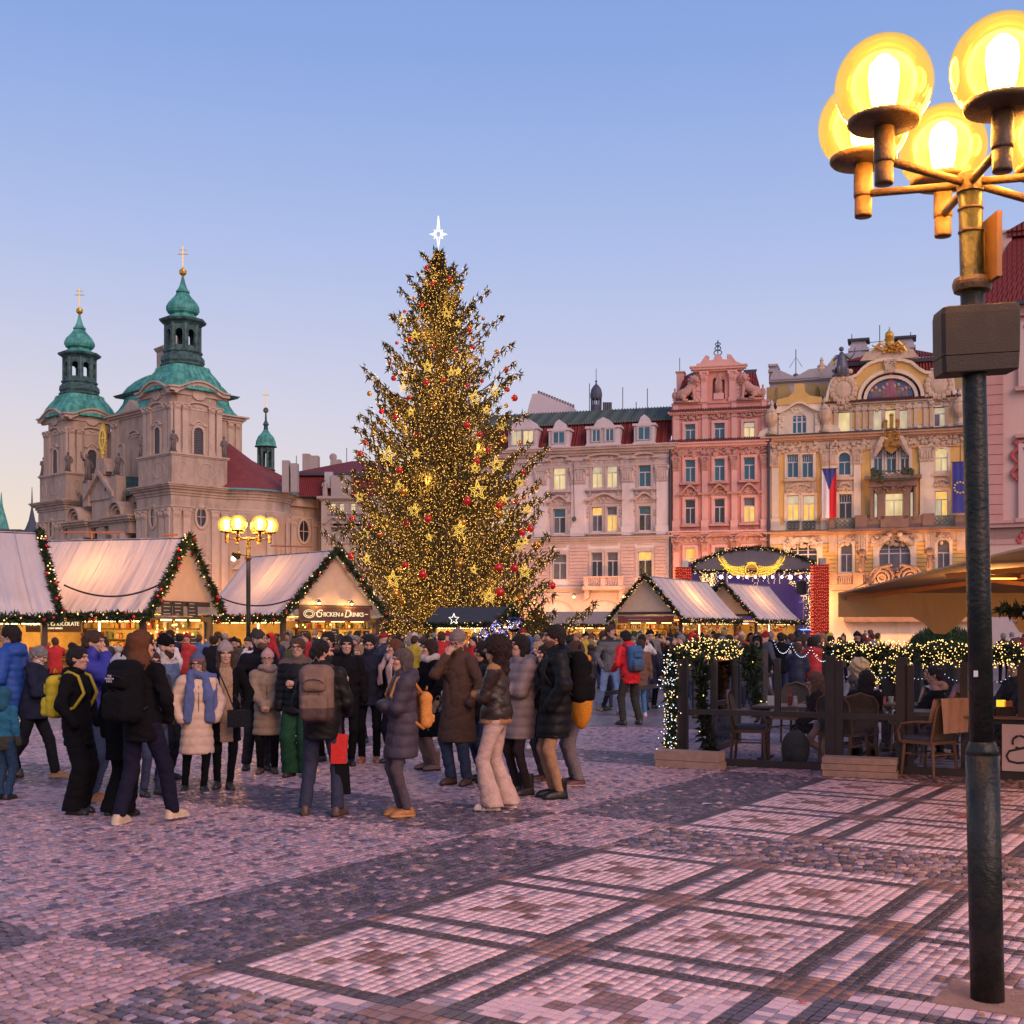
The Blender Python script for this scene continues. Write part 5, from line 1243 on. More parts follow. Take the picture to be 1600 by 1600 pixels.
 scroll_pediment(b, ww, zt-.55, 3.7, .75, 0, .45, 0, 'ogee')
 for s_ in (-1, 1):
  b.prism([(ww+s_*D_, zc+.1), (ww+s_*(D_+1.7), zc+.1), (ww+s_*(D_+1.5), zc+.55), (ww+s_*(D_+.8), zc+.9), (ww+s_*(D_+.25), zc+1.9), (ww+s_*D_, zc+2.6)][::s_], -.2, .3)
  b.box(ww+s_*1.55-.2, ww+s_*1.55+.2, -.28, .3, zc+.14, zt-.5); relief(b, ww+s_*1.55-.2, ww+s_*1.55+.2, zc+.8, zt-.6, 10, 0, .3, .14)
 b.build('dormer_gable', [cr, ye], root)
 window(root, IM, w0, w1, wz0, wz1, 'b', arch=(w1-w0)/2*.9, mull='TT', v=.0, proud=.1)
 # flags
 def flag(lbl, x0, x1, y0, y1, kind):
  u0, u1, z0, z1 = R(x0, x1, y0, y1); fr = thing('flag', lbl, 'flag', f.O, f.ang)
  w = u1-u0; h = z1-z0; nx, ny = 16, 24
  def sag(u, t): return -1.0+.10*math.sin(u*9+t*2)*t+.05*math.sin(u*17)
  def cloth(name, poly_fn, m):
   b = MB(); vs = []; fs = []
   for j in range(ny+1):
    for i in range(nx+1): u, t = i/nx, j/ny; vs.append((u0+u*w, sag(u, t), z1-t*h))
   for j in range(ny):
    for i in range(nx):
     if poly_fn((i+.5)/nx, (j+.5)/ny): a = j*(nx+1)+i; fs.append((a, a+1, a+nx+2, a+nx+1))
   b.add(vs, fs); return b.build(name, m, fr, True)
  nrm = lambda c: mat('flag_%s' % '_'.join('%02d' % int(q*99) for q in c), c, .8, var=.06, scale=3)
  if kind == 'cz':
   tri = lambda u, t: t < .44 and abs(u-.5) < .5*(1-t/.44)
   nx, ny = 28, 60
   cloth('white_field', lambda u, t: u < .5 and not tri(u, t), nrm((.72,.66,.68))); cloth('red_field', lambda u, t: u >= .5 and not tri(u, t), nrm((.62,.02,.03))); cloth('blue_wedge', tri, nrm((.05,.055,.22)))
  else:
   cloth('blue_field', lambda u, t: True, nrm((.045,.05,.26)))
   b = MB(); c0 = (u0+w*.5, z1-h*.5); rr = w*.36
   for k in range(12):
    a = 2*PI*k/12; cu_, cz_ = c0[0]+rr*math.cos(a), c0[1]+rr*math.sin(a); s5 = []
    for q in range(10): r_ = .115 if q % 2 == 0 else .046; s5.append((cu_+r_*math.sin(PI*q/5), cz_+r_*math.cos(PI*q/5)))
    b.prism(s5[::-1], sag(.5+.36*math.cos(a), .5)-.06, sag(.5+.36*math.cos(a), .5)-.02)
   b.build('star_ring', mat('flag_gold', (.75,.55,.12), .7), fr)
  b = MB(); b.tube([(u0-.1,-1.0,z1+.03),(u1+.1,-1.0,z1+.03)], .04, 6); um = (u0+u1)/2; b.tube([(um,-1.0,z1),(um,-1.1,z1+1.6),(um,-.1,z1+2.4)], .045, 6); b.build('flag_pole', MATS['aerial_metal'], fr)
 flag('white, red and blue flag hanging lengthwise on the cream and ochre house', 1285.5, 1308, 735, 811, 'cz')
 flag('dark blue flag with a ring of gold stars hanging on the cream and ochre house', 1487, 1512, 724.5, 803, 'eu')
 lanterns(root, [(f.u(p), 5.4) for p in (1225, 1290, 1360, 1440, 1500)], 900, -2.6)
 u = f.u(1201.5); b = MB(); b.tube([(u, -.3, 1), (u, -.3, zc-.3)], .12, 8); b.box(u-.25, u+.25, -.5, -.05, zc-.4, zc+.2); b.build('downpipe', MATS['downpipe_metal'], root)
yellow_house()

def salmon_house():
 f = Facade(1541, 62.0, 1720, 60.0)
 wm = mat('shell_pink_render', (.70,.44,.36), .85, var=.05, scale=.8, dirt=.2); pk = mat('salmon_quoin', (.60,.30,.25), .85, var=.06, scale=1, dirt=.25); rd = mat('red_stucco', (.48,.10,.09), .85, var=.12)
 root = f.root('townhouse', 'pale pink house with red stucco ornament and steep tiled roof behind the near lamp post', 'house')
 L = f.L; ze = f.z(1545, 482); zb = f.z(1560, 820); zq = f.z(1560, 870)
 b = MB(); b.box(0, L, 0, 4, 0, ze); b.build('wall', wm, root)
 b = MB(); n = int((ze-zb)/.52); a, c = f.u(1543), f.u(1567.5)
 for k in range(n): z0 = zb+(ze-zb-.4)*k/n; b.box(a-.06, c, -.1, .06, z0+.03, z0+(ze-zb-.4)/n)
 b.build('quoin_strip', pk, root)['kind'] = 'stuff'
 b = MB(); cornice(b, 0, L, zb-1.0, [(.25,.05),(.6,.0),(.2,.2),(.15,.3)]); cornice(b, 0, L, zq-.3, [(.15,.1),(.15,.2)]); cornice(b, 0, L, ze-1.0, [(.2,.15),(.4,.1),(.25,.35),(.2,.5)]); b.split('cornice', mat('pink_moulding', (.58,.33,.27), .85, var=.08, dirt=.3), root)
 for y0, y1 in ((510,605),(700,810)):
  u0, u1 = f.u(1598), f.u(1632); z0, z1 = f.z(1600, y1), f.z(1600, y0); window(root, IM, u0, u1, z0, z1, 'b', trim=wm, t=.2, v=-.06, proud=.2)
  b = MB(); b.box(u0-.35, u1+.35, -.35, .05, z0-.2, z0); b.box(u0-.35, u1+.35, -.3, .05, z1+.5, z1+.7); b.build('window_sill', mat('pink_moulding', (0,0,0)), root)
  b = MB()
  for k in range(26): t = k/25; b.ball((u0-.35+.16*math.sin(t*14), -.1, z1+.3-t*2.0), (.14*(1-.5*t), .1, .12), 6, 4)
  relief(b, u0-.2, u1, z1+.2, z1+.6, 8, 0, .12, .15); b.split('red_ornament', rd, root)
 b = MB(); relief(b, f.u(1585), f.u(1640), zb-.9, zb-.3, 20, 0, .1, .16); b.split('red_ornament', rd, root)
 b = MB()
 for k in range(3):
  z0 = 1.0+k*1.5; b.box(f.u(1543), L, -.06, .05, z0, z0+1.44)
  for j in range(8): pass
 b.build('base_slabs', mat('pink_stone_slab', (.52,.40,.37), .8, var=.1), root)
 zt = f.z(1570, 372, 3); b = MB(); b.add([(-.5,-.5,ze),(L,-.5,ze),(L,3,zt),(1.35,3,zt),(.2,5,ze),(1.35,4,zt)], [(0,1,2,3),(4,0,3,5)])
 n = 34
 for k in range(n+1): t = k/n; b.tube([(-.5+(L+.5)*t, -.55, ze), (1.35+(L-1.35)*t, 2.95, zt)], .11, 5)
 b.build('mansard_roof', PAN, root)
 b = MB(); b.box(1.0, L, 2.5, 5.5, zt-.1, zt+.15); b.prism([(.9,zt+.15),(L,zt+.15),(L,zt+2.2),(3.8,zt+1.6)], 2.4, 5.6); b.build('upper_roof', PAN, root)
 b = MB(); b.box(-.6, L, -.75, -.45, ze-.1, ze+.08); b.build('gutter', MATS['lead_grey'], root)
 b = MB(); q0, q1 = .15, 1.2; b.box(q0, q1, 2.6, 4, ze, f.z(1550,370,3)); b.box(q0-.1, q1+.1, 2.5, 4.1, f.z(1550,370,3), f.z(1550,366,3)); b.build('chimney', wm, root)
salmon_house()

def rear_house():   # between church and tree
 f = Facade(502, 150, 705, 150)
 cw = mat('grey_cream_render', (.40,.34,.31), .85, var=.07, dirt=.3); st = mat('grey_stone', (.36,.30,.28), .85, var=.12)
 root = f.root('townhouse', 'grey cream house with dark red double roof between church and tree', 'house')
 X = lambda zx: 430+zx/6.67; Y = lambda zy: 640+zy/6.67; L = f.L
 zc = f.z(540, Y(905)); ws = []
 for px in (517, 530.5, 548, 566, 584, 602, 620, 638, 656, 674):
  for ya, yb in ((975,1075),(1225,1380),(1500,1640)): ws.append(f.rect(px, px+7.5, Y(ya), Y(yb)))
 wall('wall', root, IM, 0, L, 0, zc, ws, cw)
 b = MB(); b.box(0, L, .5, 14, 0, zc); b.build('house_body', cw, root)
 for i, r in enumerate(ws):
  window(root, IM, *r, 'w' if i % 3 == 0 and i < 8 else 'g', trim=st, t=.16)
 b = MB(); cornice(b, 0, L, zc-.5, [(.2,.2),(.3,.5)]);
 for i, r in enumerate(ws):
  if i % 3 == 1: scroll_pediment(b, (r[0]+r[1])/2, r[3]+.6, 2.2, .7, 0, .4, 0, 'ogee')
  b.box(r[0]-.3, r[1]+.3, -.25, .05, r[2]-.2, r[2])
 b.split('cornice', st, root)
 b = MB(); z1 = f.z(520, Y(690), 3); b.add([(-8,.2,zc),(L,.2,zc),(L,3,z1),(-5,3,z1)], [(0,1,2,3)]); b.build('mansard_roof', PAN, root)
 b = MB(); q0, q1, z2 = f.u(X(240),3), f.u(X(700),3), f.z(500, Y(525), 8); b.add([(q0-1,2.6,z1+.3),(q1+6,2.6,z1+.3),(q1+4,9,z2),(q0+6,9,z2),(q0-1,15,z1)], [(0,1,2,3),(0,3,4)]); b.build('upper_roof', PAN, root)
 b = MB(); b.box(q0-1, q1+6, 2.4, 2.9, z1, z1+.35); b.build('gutter', MATS['lead_grey'], root)
 for a, c, y0, y1 in ((296,370,470,580),(370,460,490,560),(585,690,530,600)): b = MB(); b.box(f.u(X(a),9), f.u(X(c),9), 8, 9.5, f.z(480,Y(y1),9)-1.5, f.z(480,Y(y0),9)); b.build('chimney', cw, root)
 for a, y0 in ((80,535),(170,565)): b = MB(); b.box(f.u(X(a),-6), f.u(X(a+70),-6), -6.6, -5.4, 18, f.z(480,Y(y0),-6)); b.build('chimney', st, root)
 q = MB(); u, z = f.uz(X(565), Y(740), .9); q.box(u-.5, u+.5, .2, 1.2, z-1.0, z+1.0); q.build('skylight', MATS['pale_nave_glass'], root)
 u, z = f.uz(X(690), Y(760), .5); q = MB(); q.box(u-1.2, u+1.2, -.1, 2, zc, z+.8); statue(q, (u-1.9,-.2,zc), 2.2); q.build('roof_dormer', st, root)
 u, z = f.uz(X(610), Y(500), 9); q = MB(); q.ball((u,8.5,z), (.5,.15,.5), 10, 6); q.build('satellite_dish', st, root)
 for px, y in ((X(745), Y(400)), (X(220), Y(480))): u, z = f.uz(px, y, 9); q = MB(); q.tube([(u,9,z-6),(u,9,z)], .05, 5); q.build('aerial', MATS['aerial_metal'], root)
rear_house()
# ================= MARKET STALLS =================
NEEDLE = mat('fir_garland', (.022,.042,.020), .75, var=.4, scale=12, island=.5)
BULB = glow('warm_bulb', (1,.62,.20), 3.4, False)
BULBW = glow('cool_white_bulb', (.75,.84,1.0), 3.0, False)
REDB = mat('red_bauble', (.50,.008,.006), .16, var=.05, spec=.8)
GOLDB = mat('gold_bauble', (.62,.30,.05), .22, metal=.75, var=.1)
SILB = mat('silver_bauble', (.55,.50,.46), .2, metal=.8, var=.05)
def octa(c, r):
 x, y, z = c
 return [(x+r,y,z),(x-r,y,z),(x,y+r,z),(x,y-r,z),(x,y,z+r),(x,y,z-r)], [(0,2,4),(2,1,4),(1,3,4),(3,0,4),(2,0,5),(1,2,5),(3,1,5),(0,3,5)]
def octas(name, C, r, m, parent, kind='stuff'):
 C = np.asarray(C, float).reshape(-1,3); r = np.broadcast_to(np.asarray(r, float), (len(C),))
 D = np.array([(1,0,0),(-1,0,0),(0,1,0),(0,-1,0),(0,0,1),(0,0,-1)], float); Fc = np.array([(0,2,4),(2,1,4),(1,3,4),(3,0,4),(2,0,5),(1,2,5),(3,1,5),(0,3,5)])
 V = C[:,None]+D[None]*r[:,None,None]; Q = Fc[None]+6*np.arange(len(C))[:,None,None]
 return npmesh(name, V.reshape(-1,3), Q.reshape(-1,3), m, parent, kind=kind)
def spikes(C, dirs, L, w, rg):
 # one slim triangle pair per needle tuft: returns V, Q(tri)
 C = np.asarray(C); n = len(C); D = dirs/np.linalg.norm(dirs, axis=1, keepdims=True)
 U = np.cross(D, rg.normal(size=(n,3))); U /= np.linalg.norm(U, axis=1, keepdims=True)+1e-9; N = np.cross(D, U)
 L = np.broadcast_to(L, (n,))[:,None]; w = np.broadcast_to(w, (n,))[:,None]
 V = np.stack([C-U*w, C+U*w, C+D*L, C-N*w, C+N*w, C+D*L*.9], 1)
 Q = np.array([(0,1,2),(3,4,5)])[None]+6*np.arange(n)[:,None,None]
 return V.reshape(-1,3), Q.reshape(-1,3)
def garland(pts, R, parent, dens=90, bulbs=10, balls=3, seed=1, bulb_r=.02, needle=.16, bm=None):
 rg = np.random.default_rng(seed); pts = [np.array(p, float) for p in pts]
 C = []; T = []
 for p, q in zip(pts[:-1], pts[1:]):
  L = np.linalg.norm(q-p); n = max(2, int(L*dens)); t = rg.random((n,1)); C.append(p+(q-p)*t); T.append(np.repeat(((q-p)/L)[None], n, 0))
 C = np.concatenate(C); T = np.concatenate(T); n = len(C)
 lump = .75+.35*np.sin(C.sum(1)*7+seed)
 off = rg.normal(size=(n,3)); off /= np.linalg.norm(off, axis=1, keepdims=True); P_ = C+off*(R*lump*rg.random(n)**.5)[:,None]*.75
 V, Q = spikes(P_, off+T*rg.normal(size=(n,1))*.5, needle*rg.uniform(.6,1.2,n), needle*.22, rg)
 npmesh('garland', V, Q, NEEDLE, parent, kind='stuff')
 def pick(k):
  i = rg.integers(0, n, k); o = rg.normal(size=(k,3)); o /= np.linalg.norm(o, axis=1, keepdims=True); return C[i]+o*R*.95
 L = sum(np.linalg.norm(q-p) for p, q in zip(pts[:-1], pts[1:]))
 if bulbs: octas('garland_bulbs', pick(int(L*bulbs)), bulb_r, bm or BULB, parent)
 if balls:
  for m, k in ((REDB, .6), (SILB, .25), (GOLDB, .15)):
   b = MB()
   for c in pick(max(1, int(L*balls*k))): b.ball(c, R*.38, 8, 6)
   b.build('garland_baubles', m, parent, True, kind='stuff')
def text(body, size, M, m, parent=None, name='lettering', depth=.01, align='CENTER', shear=0.0):
 c = bpy.data.curves.new(name, 'FONT'); c.body = body; c.size = size; c.extrude = depth; c.align_x = align; c.align_y = 'CENTER'; c.shear = shear
 t = bpy.data.objects.new(name, c); COL.objects.link(t); dg = bpy.context.evaluated_depsgraph_get()
 me = bpy.data.meshes.new_from_object(t.evaluated_get(dg)); bpy.data.objects.remove(t)
 me.name = name; me.materials.clear(); me.materials.append(m)
 o = bpy.data.objects.new(name, me); COL.objects.link(o)
 if parent is not None: o.parent = parent
 o.matrix_local = M
 return o
CANV = mat('white_canvas', (.62,.58,.61), .6, var=.12, scale=1.1)
def canvas_mat():
 m = MATS['white_canvas']; nt = m.node_tree; n = nt.nodes; l = nt.links; b = n['Principled BSDF']
 tc = n.new('ShaderNodeTexCoord'); mp = n.new('ShaderNodeMapping'); mp.inputs['Scale'].default_value = (2.2,.25,.25); l.new(tc.outputs['Object'], mp.inputs[0])
 nz = n.new('ShaderNodeTexNoise'); nz.inputs['Scale'].default_value = 1.2; nz.inputs['Detail'].default_value = 3; l.new(mp.outputs[0], nz.inputs['Vector'])
 bp = n.new('ShaderNodeBump'); bp.inputs['Strength'].default_value = .9; bp.inputs['Distance'].default_value = .22; l.new(nz.outputs['Fac'], bp.inputs['Height']); l.new(bp.outputs[0], b.inputs['Normal'])
 b.inputs['Subsurface Weight'].default_value = 0
 # cloth lets the stall lamps glow through
 tr = n.new('ShaderNodeBsdfTranslucent'); tr.inputs[0].default_value = (.9,.72,.5,1); mx = n.new('ShaderNodeMixShader'); mx.inputs[0].default_value = .30
 out = n['Material Output']; l.new(b.outputs[0], mx.inputs[1]); l.new(tr.outputs[0], mx.inputs[2]); l.new(mx.outputs[0], out.inputs[0])
canvas_mat()
PLY = mat('pale_board', (.58,.41,.28), .7, var=.12, scale=2, bump=.1)
WOOD = mat('stall_timber', (.13,.065,.032), .65, var=.3, scale=4, bump=.2)
DKW = mat('dark_timber', (.055,.034,.024), .6, var=.3, scale=4)
PLANK = mat('stall_plank', (.24,.13,.065), .65, var=.25, scale=3, island=.25)
GLOWIN = glow('stall_tube_light', (1,.70,.26), 7.0)
GOODS = [mat('goods_%d' % k, c, .6, var=.2) for k, c in enumerate([(.45,.25,.08),(.35,.06,.04),(.5,.42,.28),(.12,.10,.06),(.5,.33,.1),(.15,.2,.08)])]
BOARD = mat('menu_board', (.03,.022,.018), .6, var=.2)
INT = mat('warm_plywood', (.62,.40,.15), .7, var=.25, scale=3)
STEEL = mat('kitchen_steel', (.5,.48,.45), .3, metal=.8)
def stall(label, r0, direc, L, half, eave, ridge, open_side=1, roofm=None, lampw=55, name='market_stall', gable_open=True, front_open=True, seed=1, gbulbs=9, garl=True, rods=(), detail=True, sag=True):
 d = Vector((direc[0], direc[1])).normalized(); ang = math.atan2(d.y, d.x)
 root = thing(name, label, 'market stall', (r0[0], r0[1], 0), ang)
 roofm = roofm or CANV; rg = random.Random(seed)
 # roof: two sagging cloth slopes with soft folds, local x runs from the visible gable to the far end
 oh = .25
 for s_ in (1, -1):
  nx, ny = 40, 14; vs = []; fs = []
  for i in range(nx+1):
   for j in range(ny+1):
    x = -oh+(L+2*oh)*i/nx; t = j/ny; y = s_*(half+.15)*t; z = ridge+(eave-ridge)*t
    if sag: w = .045*math.sin(x*4.1+seed+t*1.2)*t+.035*math.sin(x*9.3+seed*2+t*2.5)*t+.018*math.sin(x*21+t*4)*t-.12*math.sin(PI*t); z += w
    vs.append((x, y, z))
  for i in range(nx):
   for j in range(ny): a = i*(ny+1)+j; q = (a, a+ny+1, a+ny+2, a+1); fs.append(q if s_ < 0 else q[::-1])
  b = MB(); b.add(vs, fs); b.build('roof_slope', roofm, root, True)
  if sag:
   b = MB()
   for i in range(4, nx-2, max(4, int(38/L))): b.tube([(p[0], p[1]+s_*.012, p[2]+.010) for p in vs[i*(ny+1):(i+1)*(ny+1)]], .011, 4)
   b.build('roof_seams', CANV, root, True, kind='stuff')
 ph = half-.12
 for x in (.1, L-.1):
  for y in (-ph, ph): b = MB(); b.box(x-.07, x+.07, y-.07, y+.07, 0, eave-.1); b.build('post', DKW, root)
 b = MB(); b.bar((-.1,0,ridge-.06),(L+.1,0,ridge-.06), .08)
 for y in (-ph, ph): b.bar((0,y,eave-.1),(L,y,eave-.1), .12, .14)
 b.build('roof_beam', DKW, root)
 # gable boards, one part each
 n = 4
 for xg in (.0, L):
  for k in range(n*2):
   y0, y1 = -half+half*k/n, -half+half*(k+1)/n
   zt = lambda y: ridge-.12-(ridge-eave)*abs(y)/half
   zb = eave+.40; y0, y1 = max(y0, -half*.80), min(y1, half*.80); p = [(y0, zb), (y1, zb), (y1, max(zb+.01, zt(y1))), (y0, max(zb+.01, zt(y0)))]
   b = MB(); b.prism([(y, z) for y, z in p], xg-.012, xg+.012, 'x'); b.build('gable_board', PLY, root)
 b = MB(); b.box(-.06, .06, -half*.80, half*.80, eave+.26, eave+.40); b.build('gable_beam', DKW, root)
 # walls: planks below the counter, lit inside
 zc = 1.0
 def plank_wall(p, q, z0, z1, m=PLANK, nm='plank', w=.17):
  n = max(1, round((z1-z0)/w)); p = Vector(p); q = Vector(q)
  for k in range(n):
   b = MB(); zz = z0+(z1-z0)*(k+.5)/n; b.bar((p.x,p.y,zz), (q.x,q.y,zz), .03, (z1-z0)/n-.012); b.build(nm, m, root)
 s_ = open_side
 if detail: plank_wall((.15, s_*ph), (L-.15, s_*ph), .05, zc-.05); plank_wall((.1, -ph+.1), (.1, ph-.1), .05, zc-.05)
 b = MB(); b.box(.3, L-.1, -s_*ph-.03, -s_*ph+.03, 0, eave-.15); b.box(L-.06, L, -ph, ph, 0, eave-.1); b.build('back_wall', INT, root)
 b = MB(); b.box(0, L, min(s_*(ph-.35), s_*(ph+.12)), max(s_*(ph-.35), s_*(ph+.12)), zc-.04, zc+.03); b.box(-.12, .35, -ph, ph, zc-.045, zc+.025); b.build('counter', WOOD, root)
 b = MB(); b.box(.15, L-.1, -ph+.1, ph-.1, eave+.02, eave+.05); b.build('ceiling_board', INT, root)
 # goods on counter and shelves
 for k in range(3):
  zz = 1.15+.33*k; b = MB(); b.box(.4, L-.2, -s_*(ph-.05), -s_*(ph-.30), zz-.015, zz+.015); b.build('shelf', WOOD, root)
 for m in GOODS:
  b = MB()
  for k in range(int(L*7)):
   x = rg.uniform(.3, L-.2); zz = 1.17+.33*rg.randrange(3); h = rg.uniform(.1,.26); w = rg.uniform(.05,.13); y = -s_*(ph-.18)
   if rg.random() < .35: zz = zc+.03; y = s_*(ph-.15-rg.random()*.15)
   b.box(x-w/2, x+w/2, y-w/2, y+w/2, zz, zz+h)
  for k in range(8): y = rg.uniform(-ph+.2, ph-.2); h = rg.uniform(.1,.3); b.box(.1, .22, y-.07, y+.07, zc+.03, zc+.03+h)
  b.build('goods', m, root, kind='stuff')
 b = MB()
 for k in range(3): y = -ph+.5+k*.8; b.box(.14, .2, y, y+.5, eave-.16, eave-.12)
 b.box(.2, L-.2, s_*(ph-.1)-.02, s_*(ph-.1)+.02, eave-.2, eave-.16); b.box(L*.33-.02, L*.33+.02, s_*(ph-.04)-.02, s_*(ph-.04)+.02, zc+.1, eave-.2); b.build('tube_light', GLOWIN, root)
 lamp('stall_lamp', (L*.5, 0, eave-.35), lampw*2.6, (1,.60,.20), .15, root)
 lamp('stall_lamp', (.7, s_*.6, eave-.3), lampw*1.8, (1,.60,.20), .12, root)
 if lampw > 20: lamp('roof_lamp', (L*.55, 0, eave+(ridge-eave)*.30), lampw*2.6, (1,.56,.20), .30, root)
 if garl:
  g = .13; e = half+.16
  lines = [[(-oh,-e,eave-.05),(-oh,0,ridge+.02),(-oh,e,eave-.05)], [(-oh,s_*e,eave-.05),(L+oh,s_*e,eave-.05)]]
  for li, ln in enumerate(lines): garland(ln, g, root, 260, gbulbs, 5, seed*7+li, .022)
 for a, c, hgt in rods:
  b = MB(); b.tube([a, c], .03, 6); m_ = [(p+q)/2 for p, q in zip(a, c)]; b.tube([m_, (m_[0], m_[1], m_[2]-hgt)], .025, 6); b.build('heater_rod', mat('orange_rod', (.5,.16,.07), .5), root)  # plain orange rod on a thin stand
 return root
def pxy(px, d): return ((px-CX)/F*d, d)
c35, s35 = math.cos(math.radians(35)), math.sin(math.radians(35)); c15, s15 = math.cos(math.radians(15)), math.sin(math.radians(15))
st1 = stall('white canvas roofed stall with red timber wall, cut by the left edge of the view', pxy(47, 32.9), (-c35, -s35), 6.0, 2.0, 2.12, 4.42, open_side=1, lampw=16, seed=3)
st2 = stall('white canvas roofed chocolate stall with lit counters behind the hooded man', pxy(283, 35.0), (-c15, s15), 4.5, 1.95, 2.2, 4.44, open_side=1, lampw=60, seed=5, rods=(((1.9,0,4.62),(3.9,.1,4.66),.2),((.1,0,4.52),(.6,0,4.52),.1)))
st3 = stall('white canvas roofed stall under a chicken and drinks sign, left of the tree', pxy(520, 40.5), (-.69, .72), 5.0, 2.0, 2.2, 4.44, open_side=1, lampw=60, seed=8, rods=(((1.2,0,4.6),(3.6,.1,4.75),.2),))
st4 = stall('white canvas roofed stall with broad open gable beside the tree, before the pink house', pxy(1010, 59.5), (.46, .88), 9.0, 1.85, 2.25, 4.42, open_side=-1, lampw=90, seed=11, gbulbs=12)
st5 = stall('smaller white canvas roofed stall directly in front of the lit stage', pxy(1131, 68.6), (.55, .83), 6.5, 2.0, 2.25, 4.42, open_side=-1, lampw=70, seed=14, gbulbs=12)
st6 = stall('small dark roofed wooden stall with a white star, under the big tree', pxy(791, 52), (-.94, .34), 2.9, 1.35, 2.02, 2.76, open_side=1, roofm=mat('dark_felt_roof', (.035,.036,.045), .8, var=.2), lampw=40, seed=17, sag=False)
st7 = stall('low grey roofed stall with garlands between the tree and the open gable stall', pxy(954, 76), (-.98, .2), 4.5, 1.6, 2.05, 2.9, open_side=1, roofm=mat('grey_awning', (.22,.19,.20), .8, var=.1), lampw=40, seed=19, sag=False)
# signs
GT = glow('lit_sign_lettering', (1,.80,.45), 1.1)
def sign_face(parent, x, y, z, w, h, face):   # face 'g' gable (normal -x), 's' open side
 M = Matrix(((0,0,-1,x),(-1,0,0,y),(0,1,0,z),(0,0,0,1))) if face == 'g' else Matrix(((-1,0,0,x),(0,0,1,y),(0,1,0,z),(0,0,0,1)))
 b = MB(M); b.box(-w/2, w/2, -h/2, h/2, -.03, 0); b.build('sign_board', mat('dark_red_sign', (.075,.025,.018), .55, var=.15), parent)
 b = MB(M)
 for s_ in (-1, 1): b.box(-w/2, w/2, s_*h/2-.015, s_*h/2+.015, -.03, .012); b.box(s_*w/2-.015, s_*w/2+.015, -h/2, h/2, -.03, .012)
 b.build('sign_frame', WOOD, parent)
 return M
M = sign_face(st3, -.16, 0, 2.30, 2.85, .46, 'g')
def tx(par, M, body, x, y, s, sh=0): text(body, s, M @ Matrix.Translation((x, y, .012)), GT, par, shear=sh)
tx(st3, M, 'C', -.69, 0, .36, .25); tx(st3, M, 'HICKEN', -.22, -.02, .21); tx(st3, M, '&', .25, -.02, .17, .2); tx(st3, M, 'D', .47, 0, .36, .25); tx(st3, M, 'RINKS', .86, -.02, .21)
b = MB(M); b.box(1.2, 1.33, -.012, .012, 0, .015)
for k in range(2): b.tube([(-1.06+.21*math.cos(a)*(1-.3*k), (.13-.05*k)*math.sin(a), .012) for a in np.linspace(0, 2*PI, 17)], .013, 5, cap=False)
b.tube([(-.8,.03,.012),(-.68,.07,.012),(-.62,.03,.012)], .016, 5); b.build('sign_emblem', GT, st3)
for y in (-.55, .75):
 b = MB(); b.lathe([(.02,.1),(.05,.06),(.09,0)], (-.3, y, 2.66), 10); b.bar((-.05,y,2.76),(-.3,y,2.76), .02); b.build('sign_lamp', DKW, st3); b = MB(); b.ball((-.3,y,2.65), .045, 8, 5); b.build('sign_bulb', glow('sign_bulb_glow', (1,.75,.35), 22), st3)
 lamp('sign_spot', (-.36, y, 2.6), 22, (1,.58,.18), .05, st3)
M = sign_face(st2, 2.75, 2.06, 1.90, 1.75, .34, 's'); tx(st2, M, 'AND HOT CHOCOLATE', 0, .04, .15); tx(st2, M, 'AND HOT DRINKS', 0, -.08, .07)
def board(par, x, y, z, w, h, face, lines=5, m=None):
 M = Matrix(((0,0,-1,x),(-1,0,0,y),(0,1,0,z),(0,0,0,1))) if face == 'g' else Matrix(((-1,0,0,x),(0,0,1,y),(0,1,0,z),(0,0,0,1)))
 b = MB(M); b.box(-w/2, w/2, -h/2, h/2, -.02, 0); b.build('menu_board', m or BOARD, par)
 b = MB(M)
 for k in range(lines): yy = h*.38-h*.76*k/max(1, lines-1); ww = w*random.uniform(.3,.42); b.box(-ww, ww*random.uniform(.2,.9), yy-.008, yy+.008, 0, .004)
 b.build('menu_lines', mat('chalk', (.55,.5,.42), .9, var=0), par)
for k, y in enumerate((.95, .35, -.45)): board(st2, -.12, y, 2.38, .55, .40, 'g', 4)
board(st2, -.12, .55, 1.35, .42, .55, 'g'); board(st2, -.12, -.5, 1.3, .4, .6, 'g'); board(st3, -.13, 0, 1.45, .3, .7, 'g', 7); board(st3, -.13, 1.2, 1.4, .25, .7, 'g', 7); board(st3, -.13, -1.3, 1.4, .25, .7, 'g', 7)
board(st1, 1.5, 2.05, 1.72, .3, .24, 's', 3); board(st4, -.12, 0, 2.28, 2.9, .34, 'g', 3, mat('brick_red_board', (.2,.05,.03), .7, var=.3))
b = MB(); b.box(-.12, .1, -1.7, .4, 0, 1.25); b.build('black_panel', mat('black_panel', (.015,.015,.018), .6), st4)
# hanging lanterns and ornaments inside open fronts
for par, yy in ((st2, 1.6), (st3, 1.6)):
 b = MB()
 for k in range(26): b.ball((.25+random.uniform(0,.3), random.uniform(-1.5,1.5), random.uniform(1.35,1.95)), .03, 6, 4)
 b.build('ornament_lights', BULB, par, kind='stuff')
for par, L_ in ((st4, 8.5), (st5, 6.0)):
 b = MB()
 for k in range(int(L_*9)): x_ = random.uniform(.3, L_); z_ = random.uniform(1.72, 2.1); b.box(x_-.06, x_+.06, -1.5, -1.4, z_-random.uniform(.05,.16), z_, k % 3)
 b.build('hanging_goods', [GOODS[1], GOODS[3], GOODS[2]], par, kind='stuff')
